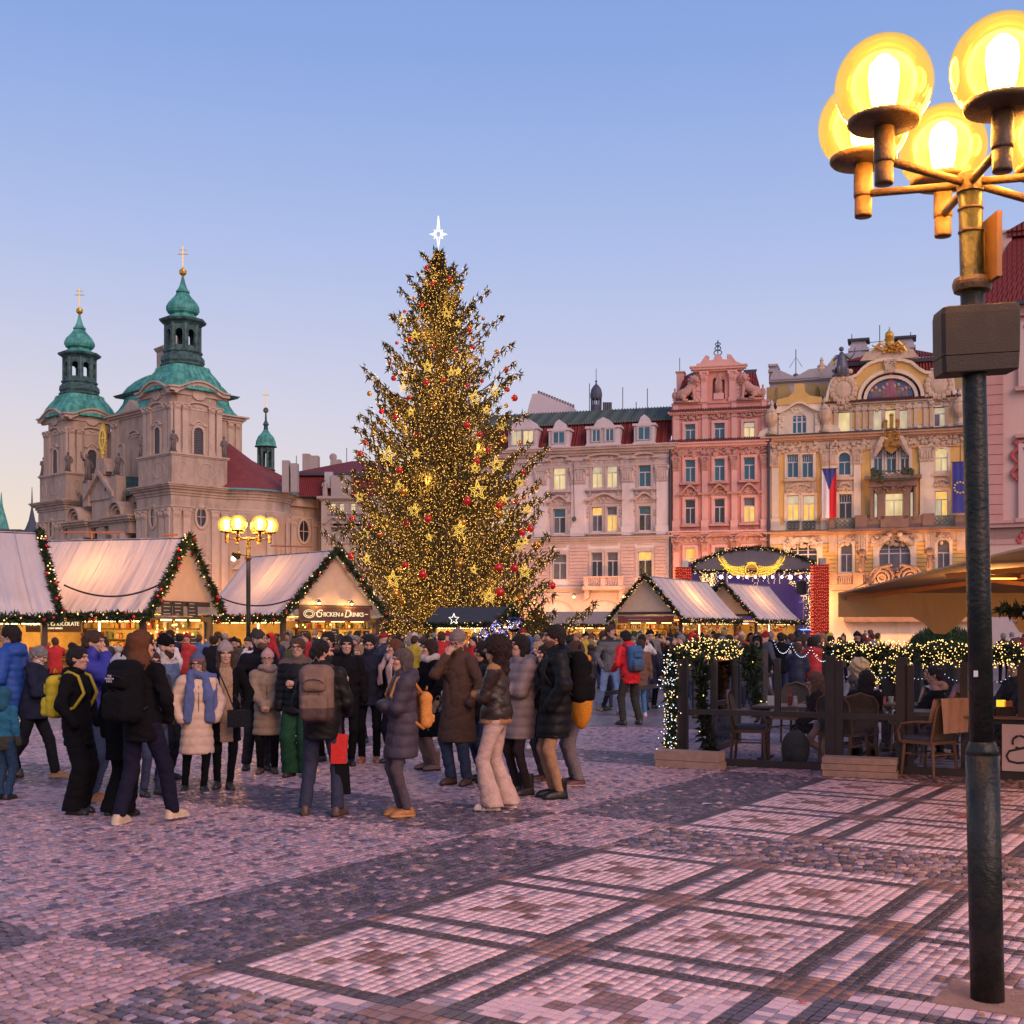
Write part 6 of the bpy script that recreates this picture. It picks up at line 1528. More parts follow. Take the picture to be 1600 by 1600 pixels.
# white star over the dark roof, dark star on the chocolate stall
def star5(parent, M, R, r, m, name, tube=.012, double=True):
 b = MB(M)
 for sc in ((1, .55) if double else (1,)):
  P5 = [((R if k % 2 == 0 else r)*sc*math.sin(PI*k/5), 0, (R if k % 2 == 0 else r)*sc*math.cos(PI*k/5)) for k in range(11)]
  b.tube(P5, tube, 5, cap=False)
 return b.build(name, m, parent)
STARW = glow('white_neon', (1,.95,.8), 2.0, False)
star5(st6, Matrix.Translation((1.75, 1.62, 2.22)), .24, .1, STARW, 'star_lamp', .015, False)
s = star5(st2, Matrix.Translation((4.55, 1.0, 3.75)), .34, .14, mat('dark_star_tinsel', (.10,.03,.03), .5), 'star_ornament', .03, False)
# sagging cables between the stalls
def cable(label, p, q, drop, name='cable', r=.025):
 pts = [Vector(p).lerp(Vector(q), t)+Vector((0,0,-drop*4*t*(1-t))) for t in np.linspace(0, 1, 15)]
 b = MB(); b.tube(pts, r, 5); return tag(b.build(name, mat('black_cable', (.02,.018,.02), .6)), label, 'cable')
cable('black cable sagging in front of the chocolate stall roof', P(100, 914, 32), P(252, 912, 32.2), .32)
cable('black cable sagging in front of the chicken stall roof by the street lamp', P(331, 927, 39), P(455, 936, 38), .3)

# ================= STAGE =================
def stage():
 D = 84.0; x0, _ = pxy(1083, D); x1, _ = pxy(1272, D); xm, _ = pxy(1177, D); k = D/F
 Z = lambda y: H+(HZ-y)*k
 root = thing('stage', 'concert stage with grey arched canopy and glowing golden wings', 'stage', (xm, D, 0)); w0, w1 = x0-xm, x1-xm
 n = 24; top = [(w0+(w1-w0)*i/n, Z(880)+(Z(857)-Z(880))*math.sin(PI*i/n)) for i in range(n+1)]
 zb = Z(893)
 b = MB(); b.prism([(w0, zb), (w1, zb)]+top[::-1], -.1, .1); b.build('canopy_front', mat('grey_stage_cloth', (.155,.14,.165), .8, var=.12), root)
 b = MB()
 for (a, z), (c, z2) in zip(top[:-1], top[1:]): b.add([(a,0,z),(c,0,z2),(c,6,z2),(a,6,z)], [(0,1,2,3)])
 b.build('canopy_roof', MATS['grey_stage_cloth'], root)
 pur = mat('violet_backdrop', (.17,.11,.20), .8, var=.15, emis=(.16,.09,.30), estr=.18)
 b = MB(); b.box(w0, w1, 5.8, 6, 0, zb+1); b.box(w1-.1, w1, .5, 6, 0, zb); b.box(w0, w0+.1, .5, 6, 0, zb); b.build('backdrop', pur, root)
 b = MB(); b.box(w0, w1, -.5, 6, 0, 1.1); b.build('stage_floor', mat('black_stage', (.02,.02,.025), .6), root)
 b = MB(); b.box(w0+4.2, w1, -.55, -.5, Z(984.5), Z(983)); b.build('blue_light_strip', glow('blue_strip', (.12,.25,1), 4), root)
 garland([(a, -.15, z+.05) for a, z in top], .17, root, 160, 9, 0, 31, .028); garland([(w0, -.15, zb), (w1, -.15, zb)], .14, root, 150, 8, 0, 32, .028)
 for s_, q in ((-1, w0), (1, w1)): garland([(q, -.15, zb), (q, -.15, Z(880))], .2, root, 160, 9, 0, 33+s_, .028)
 # golden neon wings
 G_ = glow('golden_neon', (1,.58,.05), 1.7)
 b = MB()
 z0 = Z(890); S_ = (Z(873)-Z(905))/32*32
 px = lambda q: pxy(q, D)[0]-xm
 zx = lambda q: px(1060+q/6.4); zy = lambda q: Z(850+q/6.4)
 for s_ in (-1, 1):
  mir = lambda x: zx(725)+s_*(x-zx(725))
  feathers = [((800,320),(900,322),(980,300),(1060,120),26),((795,300),(880,285),(1000,240),(1055,150),20),((800,280),(880,250),(960,225),(1040,205),14),((800,260),(870,225),(940,215),(1000,250),12)]
  for fi, ((ax,ay),(bx_,by),(cx_,cy),(dx,dy),nn) in enumerate(feathers):
   c = [np.array((zx(p), zy(q))) for p, q in ((ax,ay),(bx_,by),(cx_,cy),(dx,dy))]
   pts = [(1-t)**3*c[0]+3*t*(1-t)**2*c[1]+3*t*t*(1-t)*c[2]+t**3*c[3] for t in np.linspace(0,1,12)]
   b.tube([(mir(p[0]), -.25, p[1]) for p in pts], .02, 5)
  for i in range(11):
   t0 = i/10; a = np.array((zx(800+i*22), zy(215+12*math.sin(i*.5)-(max(0,i-6))**2*4.5))); e = np.array((zx(800+i*18), zy(325-i*3.5-(max(0,i-5))**2*4.2)))
   mid = (a+e)/2+np.array((.12, -.1)); pts = [(1-t)**2*a+2*t*(1-t)*mid+t*t*e for t in np.linspace(0,1,7)]
   b.tube([(mir(p[0]), -.24, p[1]) for p in pts], .013, 5)
   for j in range(3): q = pts[1+j*2]; r = .12; b.tube([(mir(q[0]+r*math.cos(v)), -.24, q[1]+r*math.sin(v)) for v in np.linspace(0,2*PI,7)], .009, 4, cap=False)
 b.build('neon_wings', G_, root, kind='stuff')
 c0, cz, R = zx(725), zy(262), .44
 b = MB(); b.tube([(c0+R*math.cos(v), -.25, cz+R*math.sin(v)) for v in np.linspace(0,2*PI,25)], .03, 5, cap=False); b.tube([(zx(680),-.25,zy(195)),(zx(725),-.25,zy(186)),(zx(770),-.25,zy(195))], .035, 5); b.build('neon_ring', G_, root)
 b = MB(); b.prism([(c0+(R-.03)*math.cos(2*PI*q/24), cz+(R-.03)*math.sin(2*PI*q/24)) for q in range(24)], -.2, -.12); b.build('year_disc', mat('brass_disc', (.80,.45,.10), .6, var=.1), root)
 text('2022', .34, Matrix.Translation((c0, -.21, cz)) @ Matrix.Rotation(PI/2, 4, 'X'), mat('dark_digits', (.04,.02,.01), .7, var=0), root, 'year_digits')
 SP = glow('violet_white_spot', (.62,.50,1), 14)
 for i, q in enumerate((425,515,598,682,770,858,940,1033,1120,1222,1298)):
  b = MB(); b.lathe([(.05,.1),(.11,.05),(.12,0)], (zx(q), .1, zy(328)), 8); o = b.build('spotlight', mat('black_stage', (0,0,0)), root); b = MB(); b.ball((zx(q), -.02, zy(330)), .09 if i not in (0,8) else .13, 8, 6); b.build('lens', SP, o)
 lamp('stage_wash', (-.5, 3, 5.2), 60, (.5,.28,.9), .3, root); lamp('stage_wash', (2.5, 3, 4.2), 40, (.4,.3,1), .3, root)
 bl = []; rg = np.random.default_rng(4)
 for q in range(22):      # icicle strings below the canopy and lit truss legs
  x = zx(230)+ (zx(1310)-zx(230))*q/21; n_ = rg.integers(2, 9)
  for j in range(n_): bl.append((x+rg.normal()*.05, -.2, zb-.1-.14*j))
 for q, ya, yb in ((250,300,420),(330,290,420),(1300,260,860),(1330,260,860)):
  for j in range(70): bl.append((zx(q)+rg.normal()*.14, -.2+rg.normal()*.12, zy(ya)+(zy(yb)-zy(ya))*rg.random()))
 for j in range(90): t = rg.random(); bl.append((zx(1060+t*240)+rg.normal()*.1, -.3, zy(290+t*300)+rg.normal()*.08))
 octas('icicle_bulbs', bl, .03, BULB, root)
 b = MB()
 for q in (255, 1310):
  for dx in (-.16, .16): b.tube([(zx(q)+dx, 0, 0), (zx(q)+dx, 0, zb)], .04, 6)
  for j in range(16): z = zb*j/16; b.tube([(zx(q)-.16, 0, z), (zx(q)+.16, 0, z+zb/16)], .025, 5)
 b.build('truss', mat('truss_metal', (.12,.11,.12), .5, metal=.5), root)
 b = MB(); b.box(zx(1165), zx(1258), -.6, -.2, zy(505), zy(372)); b.build('loudspeaker', mat('black_stage', (0,0,0)), root)
 b = MB(); b.tube([(zx(1238), -.4, 1.1), (zx(1238), -.4, zy(590))], .04, 6); b.box(zx(1198), zx(1275), -.7, -.1, zy(590), zy(570)); b.build('light_stand', STEEL, root)
 # columns of red light
 rc = mat('red_column_cloth', (.25,.015,.01), .7, var=.2, emis=(1,.03,.01), estr=.07); RB = glow('amber_red_bulb', (1,.14,.03), 3.2, False)
 for lab, a, c, ya, yb, d in (('tall red column wrapped in light strings at the stage side nearest the awning', 1357, 1508, 205, 960, 82.5), ('red column wrapped in light strings at the stage side near the pink house', -20, 130, 230, 960, 83.5)):
  u0, u1 = pxy(1060+a/6.4, d)[0], pxy(1060+c/6.4, d)[0]; zt = H+(HZ-850-ya/6.4)*d/F; r2 = thing('light_column', lab, 'light column', ((u0+u1)/2, d, 0), 0, 'red columns beside the stage')
  w = (u1-u0)/2; b = MB(); b.box(-w, w, 0, 2*w, 0, zt); b.build('column_cloth', rc, r2)
  bl = []
  for i in range(8):
   for j in range(30):
    bl.append((-w+2*w*(i+.5)/8+rg.normal()*.012, -.03, zt*(j+rg.random()*.6)/30)); bl.append((-w-.03, 2*w*(i+.5)/8, zt*(j+rg.random()*.6)/30))
  octas('column_bulbs', bl, .023, RB, r2); octas('column_white_bulbs', [bl[i] for i in range(0, len(bl), 7)], .02, BULB, r2)
  b = MB(); b.box(-.1, .32, .1, .5, zt, zt+.45); b.build('column_lamp', STEEL, r2)
stage()
# ================= CHRISTMAS TREE =================
def big_tree():
 D = 70.0; k = D/F; cx, _ = pxy(685, D); Z = lambda y: H+(HZ-y)*k
 root = thing('christmas_tree', 'huge spruce covered in golden fairy lights, baubles and stars with a white star on top', 'christmas tree', (cx, D, 0))
 rg = np.random.default_rng(21)
 zt = Z(392); ht = zt
 # visible outline in the photograph: half widths by row (left, right) in pixels
 ys = [392,420,450,480,520,560,600,640,680,720,750,790,830,860,890,920,950,985]
 lw = [3,15,28,40,54,68,86,98,120,142,138,150,148,150,160,150,165,170]
 rw = [3,15,28,40,56,72,92,108,118,150,150,152,162,168,195,160,190,200]
 zz = np.array([Z(y) for y in ys])[::-1]; LW = np.array(lw)[::-1]*k; RW = np.array(rw)[::-1]*k
 def radius(z, a):    # a: angle in plan, pi = left, 0 = right
  l = np.interp(z, zz, LW); r = np.interp(z, zz, RW); t = (1+np.cos(a))/2
  return l*(1-t)+r*t
 b = MB(); b.tube([(0,0,0),(0.05,0,8),(0,0,15),(-.05,0,20),(0,0,zt-.3)], [.55,.42,.27,.15,.03], 10); b.build('trunk', mat('spruce_bark', (.07,.04,.025), .9, var=.3, scale=3, bump=.5), root, True)
 # limbs: whorls of drooping branches with upturned tips
 limbs = []
 z = 1.2
 while z < zt-.3:
  t = z/zt; n = int(17-8*t); a0 = rg.random()*6
  for i in range(n):
   a = a0+2*PI*i/n+rg.normal()*.15; zb = z+rg.uniform(-.16,.16); R = max(.12, float(radius(min(zb, zt-.2), a))*(.66+.58*rg.random()**2.4)-.05); limbs.append((zb, a, R))
  z += .98-.45*t
 reds = [(667,418,4),(702,436,4),(676,443,4),(659,476,4),(632,487,3),(733,516,4),(641,530,4),(620,536,3),(676,542,3),(712,548,3),(739,543,4),(609,568,3),(615,591,4.5),(666,598,5.5),(694,594,4),(730,602,4),(753,595,3.5),(791,577,4),(793,609,4),(804,622,5.5),(639,621,4),(596,643,4.5),(618,652,5),(652,679,5.5),(730,664,6),(750,679,5),(571,692,4),(563,709,5),(624,735,6),(762,703,4.5),(745,720,5.5),(713,759,4.5),(730,783,7.5),(549,810,4.5),(579,823,4.5),(593,836,4),(669,811,6.5),(635,817,6),(780,790,6),(806,784,3.5),(548,869,5.5),(633,883,5.5),(660,897,7.5),(779,887,7.5),(804,887,7),(829,826,6),(816,832,6),(781,925,8),(863,915,6),(842,958,4.5),(610,912,4.5),(819,737,4)]
 golds = [(721,450,4),(755,498,3),(735,510,4),(647,466,3),(634,532,3.5),(598,658,4),(618,644,5),(678,635,6),(791,634,3.5),(577,615,4),(604,753,6),(630,768,7),(722,754,5.5),(788,686,6),(785,783,5.5),(780,802,6.5),(818,777,4),(838,762,4.5),(724,816,6.5),(718,881,7.5),(618,928,7.5),(629,938,5.5),(687,925,6),(814,934,7),(841,851,5.5),(583,676,4),(776,550,4),(672,551,4),(738,531,3),(812,692,4),(793,858,5),(534,871,4)]
 for x, y, r_ in reds+golds:
  X_ = (x-685)*k; z_ = Z(y); Rr = float(radius(min(z_, zt-.1), 0.0 if X_ > 0 else PI))
  if abs(X_) > .5*Rr and abs(X_) > .5: limbs.append((z_+.35, (0.0 if X_ > 0 else PI)+rg.normal()*.12, abs(X_)+.2))
 twig_c = []; twig_d = []; twig_l = []; light = []; lb = MB()
 for zb, a, R in limbs:
  t = zb/zt; droop = (.10+.10*(1-t))*R; up = .16*R
  pts = []
  nseg = max(5, int(R*2.4)); ca, sa = math.cos(a), math.sin(a); wob = rg.normal()*.25
  for q in range(nseg+1):
   s = q/nseg; r = R*s; z_ = zb+.18*R*(1-t)*0-droop*math.sin(PI*min(1, s*1.15)*.9)*1.5+up*s**3*1.6+ (.25*R*s if t > .75 else .05*R*s)
   aa = a+wob*s*s*.25; pts.append(np.array((r*math.cos(aa), r*math.sin(aa), z_)))
  lb.tube(pts, [max(.012, .07*(1-q/nseg)*min(1, R/4)+.012) for q in range(nseg+1)], 4, cap=False)
  for q in range(1, nseg+1):
   s = q/nseg; p = pts[q]; tan = pts[q]-pts[q-1]; tan /= np.linalg.norm(tan); side = np.array((-math.sin(a), math.cos(a), 0))
   half = (.62*R*(1-s)**.7*.55+.32)*(.8+.4*rg.random())
   half = min(half, 1.4)*(1-.45*t)*min(1, max(.12, (1-t)*7))*(.75+.25*min(1, R/2))
   for sg in (-1, 1):
    L = half; m = max(2, int(L*4.2))
    dr = side*sg*.85+tan*.75; dr[2] -= .18; dr /= np.linalg.norm(dr)
    for e in range(m):
     f_ = (e+rg.random())/m; c = p+dr*L*f_+rg.normal(size=3)*.05; c[2] -= .10*L*f_**2
     twig_c.append(c); twig_d.append(dr*.6+tan*.5+np.array((0,0,-.35))+rg.normal(size=3)*.35); twig_l.append(.30)
     twig_c.append(c-np.array((0,0,.05))); twig_d.append(np.array((0,0,-1.0))+rg.normal(size=3)*.35); twig_l.append(.36)
     for _ in range(2):
      if rg.random() < .85: light.append(c+rg.normal(size=3)*.10-np.array((0,0,.15*rg.random())))
   twig_c.append(p); twig_d.append(tan+rg.normal(size=3)*.3); twig_l.append(.34)
   if s > .7:
    for e in range(3): twig_c.append(p+rg.normal(size=3)*.1); twig_d.append(tan+np.array((0,0,.3))+rg.normal(size=3)*.45); twig_l.append(.33)
 lb.build('limbs', MATS['spruce_bark'], root, kind='stuff')
 C = np.array(twig_c); Dd = np.array(twig_d); Ls = np.array(twig_l)*rg.uniform(.7,1.2,len(C))
 V, Q = spikes(C, Dd, Ls, .055, rg)
 npmesh('crown', V, Q, mat('spruce_needles', (.085,.068,.022), .8, var=.35, scale=2, island=.45), root, kind='stuff')  # golden light of the strings put into the needle colour
 light = np.array(light)
 octas('fairy_lights', light, rg.uniform(.013,.025,len(light)), glow('fairy_light', (1,.50,.10), 3.4, True), root)
 print('tree', len(C), len(light))
 # lamps standing for the summed glow of the strings, spread through the crown
 for q in range(34):
  z_ = zt*(.03+.92*(q/34)**1.05); a = q*2.4; r = float(radius(z_, a))*.62; lamp('string_light_glow', (r*math.cos(a), r*math.sin(a), z_), 330*(1-.6*q/34), (1,.56,.15), .25, root)
 # star on top
 SW = glow('white_neon_star', (1,.90,.70), 1.6)
 b = MB(); zc = Z(366); R = [.0]*0
 for rr, tu in ((1.0, .03), (.7, .02)):
  pts = []
  for q in range(17):
   a = 2*PI*q/16; q8 = q % 16
   r = .22 if q8 % 2 else (1.05 if q8 in (0, 8) else .5 if q8 in (4, 12) else .36)
   if q8 == 8: r = .95
   pts.append((r*rr*math.sin(a), 0, zc+r*rr*math.cos(a)))
  b.tube(pts, tu, 5, cap=False)
 b.tube([(.15*math.cos(v), 0, zc+.2*math.sin(v)) for v in np.linspace(0, 2*PI, 11)], .02, 4, cap=False); b.tube([(0,0,zt-.6),(0,0,zc-.9)], .03, 5)
 s = b.build('tree_top_star', SW, None); s.location = (cx, D, 0); tag(s, 'large white neon star with long rays on the very tip of the spruce', 'star')
 # baubles and stars hang on the tree: things of their own, read from the photograph: (x, y, size)
 rows = ['near the tip', 'in the upper part', 'at half height', 'in the lower part', 'near the foot']
 def band(y): return 0 if y < 500 else 1 if y < 620 else 2 if y < 740 else 3 if y < 850 else 4
 def hang(lst, m, colour, cat):
  base = None; cnt = {}
  for (x, y, r) in sorted(lst, key=lambda q: (band(q[1]), q[0])):
   z_ = Z(y); X = (x-685)*k; Rr = float(radius(min(z_, zt-.1), 0.0 if X > 0 else PI)); dy = -math.sqrt(max(.05, 1-min(.97, abs(X)/max(Rr, .3))**2))*Rr*.92-.25
   d = D+dy; sc = d/D
   bb = band(y); i = cnt.get(bb, 0); cnt[bb] = i+1
   Pw = ((x-CX)/F*d, d, H+(HZ-y)/F*d)
   if base is None:
    q = MB(); q.ball((0,0,0), 1.0, 14, 9); base = q.build(colour+'_bauble', m, None, True); q = MB(); q.lathe([(.2,.95),(.2,1.2),(.06,1.25),(.06,1.6)], (0,0,0), 8); q.build('cap', GOLDB, base); o = base
   else: o = dup(base)
   o.location = Pw; rr = r*d/F*.95; o.scale = (rr, rr, rr)
   tag(o, '%s bauble %s of the spruce, %s from the left there' % (colour, rows[bb], ordinal(i)), cat, colour+' baubles on the big tree')
 hang(reds, REDB, 'red', 'bauble'); hang(golds, GOLDB, 'gold', 'bauble')
 stars = [(698,490,10),(628,499,9),(648,523,9),(668,573,13),(705,582,9),(630,605,11),(742,621,14),(773,610,12),(642,643,9),(783,665,10),(606,711,17),(651,709,9),(742,731,10),(776,726,16),(622,760,11),(812,755,11),(747,767,19),(824,796,10),(647,798,13),(718,827,15),(570,834,10),(670,839,9),(811,853,11),(820,893,15),(740,890,9),(614,906,17),(764,932,15),(562,776,11),(573,872,10),(788,780,8),(821,845,8),(716,505,7),(760,640,8),(716,580,8)]
 SM = glow('golden_star_neon', (1,.60,.09), 1.4, False); cnt = {}
 for j, (x, y, r) in enumerate(sorted(stars, key=lambda q: (band(q[1]), q[0]))):
  z_ = Z(y); X = (x-685)*k; Rr = float(radius(min(z_, zt-.1), 0.0 if X > 0 else PI)); dy = -math.sqrt(max(.05, 1-min(.97, abs(X)/max(Rr, .3))**2))*Rr*.95-.35; d = D+dy
  M = Matrix.Rotation(rg.uniform(-.7,.7), 4, 'Z') @ Matrix.Rotation(rg.uniform(-.15,.15), 4, 'Y'); rr = r*d/F*.9
  o = star5(None, M, rr, rr*.42, SM, 'star_ornament', max(.016, rr*.045)); o.location = ((x-CX)/F*d, d, H+(HZ-y)/F*d)
  bb = band(y); i = cnt.get(bb, 0); cnt[bb] = i+1
  tag(o, 'golden star %s of the spruce, %s from the left there' % (rows[bb], ordinal(i)), 'star', 'golden stars on the big tree')
 # lit side bush of the tree foot
 r2 = thing('lit_bush', 'low spruce bush covered in fairy lights beside the foot of the big tree', 'bush', (*pxy(838, 66), 0)); n = 2600
 a = rg.random(n)*2*PI; u = rg.random(n)**.5; zc_ = rg.random(n)
 C = np.stack([u*1.9*np.cos(a)*(1-.5*zc_), u*1.2*np.sin(a)*(1-.5*zc_), zc_*3.4*(1-.55*u)], 1)
 V, Q = spikes(C, rg.normal(size=(n,3))+np.array((0,0,.2)), .32, .06, rg); npmesh('foliage', V, Q, MATS['spruce_needles'], r2); octas('fairy_lights', C[::5]+rg.normal(size=(len(C[::5]),3))*.1, .03, MATS['fairy_light'], r2)
big_tree()
# ================= STREET LAMPS =================
LIRON = mat('lamp_iron', (.016,.021,.019), .42, var=.35, scale=7, bump=.35, bscale=40, col2=(.030,.028,.022), metal=.25)
def globe_mat():
 m = bpy.data.materials.new('amber_globe'); m.use_nodes = True; nt = m.node_tree; n = nt.nodes; l = nt.links; n.remove(n['Principled BSDF'])
 t = n.new('ShaderNodeBsdfTransparent'); t.inputs[0].default_value = (.98,.80,.34,1)
 e = n.new('ShaderNodeEmission'); e.inputs[0].default_value = (1,.60,.085,1)
 lw = n.new('ShaderNodeLayerWeight'); lw.inputs[0].default_value = .35; mr = n.new('ShaderNodeMapRange'); mr.inputs['To Min'].default_value = 1.35; mr.inputs['To Max'].default_value = 1.6; l.new(lw.outputs['Facing'], mr.inputs[0]); l.new(mr.outputs[0], e.inputs[1])
 g = n.new('ShaderNodeBsdfGlossy'); g.inputs['Roughness'].default_value = .08; g.inputs[0].default_value = (1,.9,.7,1)
 m1 = n.new('ShaderNodeMixShader'); m1.inputs[0].default_value = .68; m2 = n.new('ShaderNodeMixShader'); f = n.new('ShaderNodeFresnel'); f.inputs[0].default_value = 1.35; l.new(f.outputs[0], m2.inputs[0])
 l.new(t.outputs[0], m1.inputs[1]); l.new(e.outputs[0], m1.inputs[2]); l.new(m1.outputs[0], m2.inputs[1]); l.new(g.outputs[0], m2.inputs[2]); l.new(m2.outputs[0], n['Material Output'].inputs[0])
 return m
LIRON_LIT = mat('lamp_iron_lit', (.13,.075,.035), .5, var=.3, scale=14, bump=.3, bscale=60); GLOBE = globe_mat(); CORE = glow('lamp_core', (1,.86,.5), 30)  # same dark iron, with the globes' orange light put into its colour
def candelabra(label, x, y, hub, az0, power, lean=(0,0), rho=.57, thick=1.0, tilt=0):
 root = thing('street_lamp', label, 'street lamp', (x, y, 0), 0, None)
 lx, ly = lean
 X = lambda z: (lx*z/hub, ly*z/hub, z)
 b = MB(); zt = hub; k = thick
 b.lathe([(.088*k,0),(.088*k,.02),(.079*k,.03),(.0785*k,1.15)], (0,0,0), 28); s1 = (lx*1.2/hub, ly*1.2/hub)
 b2 = MB(); b2.tube([X(0), X(.6), X(1.19)], [.079*k,.0785*k,.0785*k], 28); b2.tube([X(1.19), X(1.215), X(1.24), X(1.255)], [.0785*k,.075*k,.066*k,.058*k], 28); b2.tube([X(1.25), X(2), X(3), X(hub-.02)], [.057*k,.0565*k,.056*k,.0555*k], 28); b2.build('pole', LIRON, root, True)
 b = MB(); p = X(hub-.47);
 b.lathe([(.057,-.045),(.085,-.04),(.092,-.015),(.092,.0),(.085,.022),(.057,.03)], p, 24);
 for dz in (-.06,-.17): q = X(hub+dz-.05); b.lathe([(.056,-.006),(.0605,-.004),(.0605,.004),(.056,.006)], q, 24)
 b.split('collar', LIRON_LIT, root)
 b = MB(); q = X(hub); b.lathe([(.058,-.03),(.062,-.028),(.062,.055),(.05,.065),(.01,.068)], q, 24); b.build('hub', LIRON_LIT, root)
 for i in range(6):
  a = az0+i*PI/3; dx, dy = math.cos(a), math.sin(a); e = (q[0]+rho*dx, q[1]+rho*dy); hz = hub+tilt*rho*(.06*dy-.09*dx)
  b = MB(); b.tube([(q[0]+.05*dx, q[1]+.05*dy, hub+.015), (e[0]-.03*dx, e[1]-.03*dy, hz+.015)], .020, 12); ar = b.build('arm', LIRON_LIT, root, True)
  b = MB(); b.lathe([(.0,-.10),(.042,-.10),(.043,-.09),(.043,.0)], (e[0], e[1], hz), 18); b.lathe([(.046,.0),(.048,.012),(.046,.17)], (e[0], e[1], hz), 18); b.lathe([(.05,.165),(.158,.178),(.168,.19),(.165,.205),(.01,.207)], (e[0], e[1], hz), 26); b.build('holder', LIRON_LIT, root, True)
  b = MB(); prof = [(.165,.205)]+[(.226*math.cos(t), .365+.226*math.sin(t)) for t in np.linspace(-.76, PI/2-.02, 16)]+[(.001,.591)]
  b.lathe(prof, (e[0], e[1], hz), 28, cap=False); b.build('globe', GLOBE, root, True)
  b = MB(); b.lathe([(.0,.235),(.045,.24),(.062,.30),(.072,.40),(.066,.46),(.03,.50),(0,.505)], (e[0], e[1], hz), 16); b.build('bulb', CORE, root, True)
  lamp('globe_light', (e[0], e[1], hz+.36), power, (1,.50,.16), .20, root)
 return root, X
nx_, ny_ = G(1543, 1562)
lp, LX = candelabra('tall dark green street lamp close by with glowing amber globes and a metal box', nx_, ny_, 3.95, -PI/2-math.radians(66), 560, lean=(-.085, 0), rho=.53, tilt=1.0)
b = MB(); p = LX(3.19); n = 14; pl = []    # box wrapped round the post
for s_, rr in ((0, .205), (1, .0)): pass
out = [(-.19,-.06),(-.175,-.08),(.175,-.08),(.19,-.06),(.185,.075),(-.185,.075)]
def loft(b, rings, mi=0):
 n = len(rings[0]); vs = [p for r in rings for p in r]; fs = [(i*n+k, i*n+(k+1)%n, (i+1)*n+(k+1)%n, (i+1)*n+k) for i in range(len(rings)-1) for k in range(n)]
 fs += [tuple(range(n-1,-1,-1)), tuple((len(rings)-1)*n+k for k in range(n))]; b.add(vs, fs, mi)
rot = lambda q, z, s: (p[0]+.005+q[0]*s, q[1]*s-.02, 3.19+z+q[0]*.06)
loft(b, [[rot(q, z, s) for q in out] for z, s in ((-.155,.93),(-.15,.965),(-.075,.985))]); loft(b, [[rot(q, z, s) for q in out] for z, s in ((-.071,.99),(.13,1.0),(.16,.97),(.165,.93))])
b.build('metal_box', mat('scuffed_box', (.028,.018,.012), .6, var=.3, scale=9, bump=.2, bscale=120), lp)
b = MB(); q = LX(3.62); b.box(q[0]+.06, q[0]+.085, -.16, .22, 3.47, 3.78); b.box(q[0]+.04, q[0]+.065, -.02, .02, 3.5, 3.74); b.build('sign_plate', mat('sign_plate', (.25,.12,.03), .5, var=.2), lp)
b = MB(); q = LX(1.58); b.box(q[0]-.052, q[0]-.032, -.052, -.046, 1.57, 1.60); b.build('sticker', mat('white_sticker', (.6,.6,.62), .6), lp)
fx, fy = pxy(388, 31.5)
l2, X2 = candelabra('distant street lamp with six glowing amber globes standing among the crowd before the church', fx, fy, 4.12, math.radians(14), 800, rho=.55)
b = MB(); b.tube([(-.05,0,3.7),(-.25,-.05,3.75)], .02, 6); b.lathe([(.03,0),(.1,.02),(.12,.16),(.08,.2)], (-.3,-.05,3.6), 10); b.build('floodlight', LIRON, l2); b = MB(); b.ball((-.36,-.1,3.62), .06, 8, 6); b.build('floodlight_lens', glow('flood_lens', (1,.8,.4), 20), l2)

# ================= RESTAURANT TERRACE =================
FENCE = mat('dark_fence_timber', (.028,.022,.022), .55, var=.3, scale=5)
def glass_mat():
 m = mat('fence_glass', (.9,.9,.92), .02, var=0); nt = m.node_tree; n = nt.nodes; l = nt.links
 t = n.new('ShaderNodeBsdfTransparent'); t.inputs[0].default_value = (.90,.91,.92,1); g = n.new('ShaderNodeBsdfGlossy'); g.inputs['Roughness'].default_value = .03; f = n.new('ShaderNodeFresnel'); f.inputs[0].default_value = 1.35
 mx = n.new('ShaderNodeMixShader'); l.new(f.outputs[0], mx.inputs[0]); l.new(t.outputs[0], mx.inputs[1]); l.new(g.outputs[0], mx.inputs[2]); l.new(mx.outputs[0], n['Material Output'].inputs[0]); return m
FGLASS = glass_mat()
c0 = Vector((2.26, 16.3, 0)); fd = Vector((.913, -.408, 0)).normalized(); bd = Vector((.408, .913, 0)).normalized()
def on_front(px):     # distance along the terrace front for a column of the photograph
 k = (px-CX)/F; return (c0.x-k*c0.y)/(k*fd.y-fd.x)
TOP = 1.40; MID = .70
def fence_run(label, o, d, segs, L, mid=True, low=True, gl=True):
 r = thing('fence', label, 'fence', o, math.atan2(d.y, d.x))
 for s, w, z0, z1 in segs: b = MB(); b.box(s-w/2, s+w/2, -.04, .04, z0, z1); b.build('post', FENCE, r)
 if low: b = MB(); b.box(0, L, -.045, .045, .0, .09); b.build('bottom_rail', FENCE, r)
 if mid: b = MB(); b.box(0, L, -.035, .035, MID-.035, MID+.035); b.build('middle_rail', FENCE, r)
 if gl:
  ps = sorted(s for s, w, z0, z1 in segs if z0 < .1)
  for a, c in zip(ps[:-1], ps[1:]):
   if c-a > .3:
    for z0, z1 in ((.10, MID-.04), (MID+.04, TOP-.08)): b = MB(); b.box(a+.05, c-.05, -.006, .006, z0, z1); b.build('glass_pane', FGLASS, r)
 return r
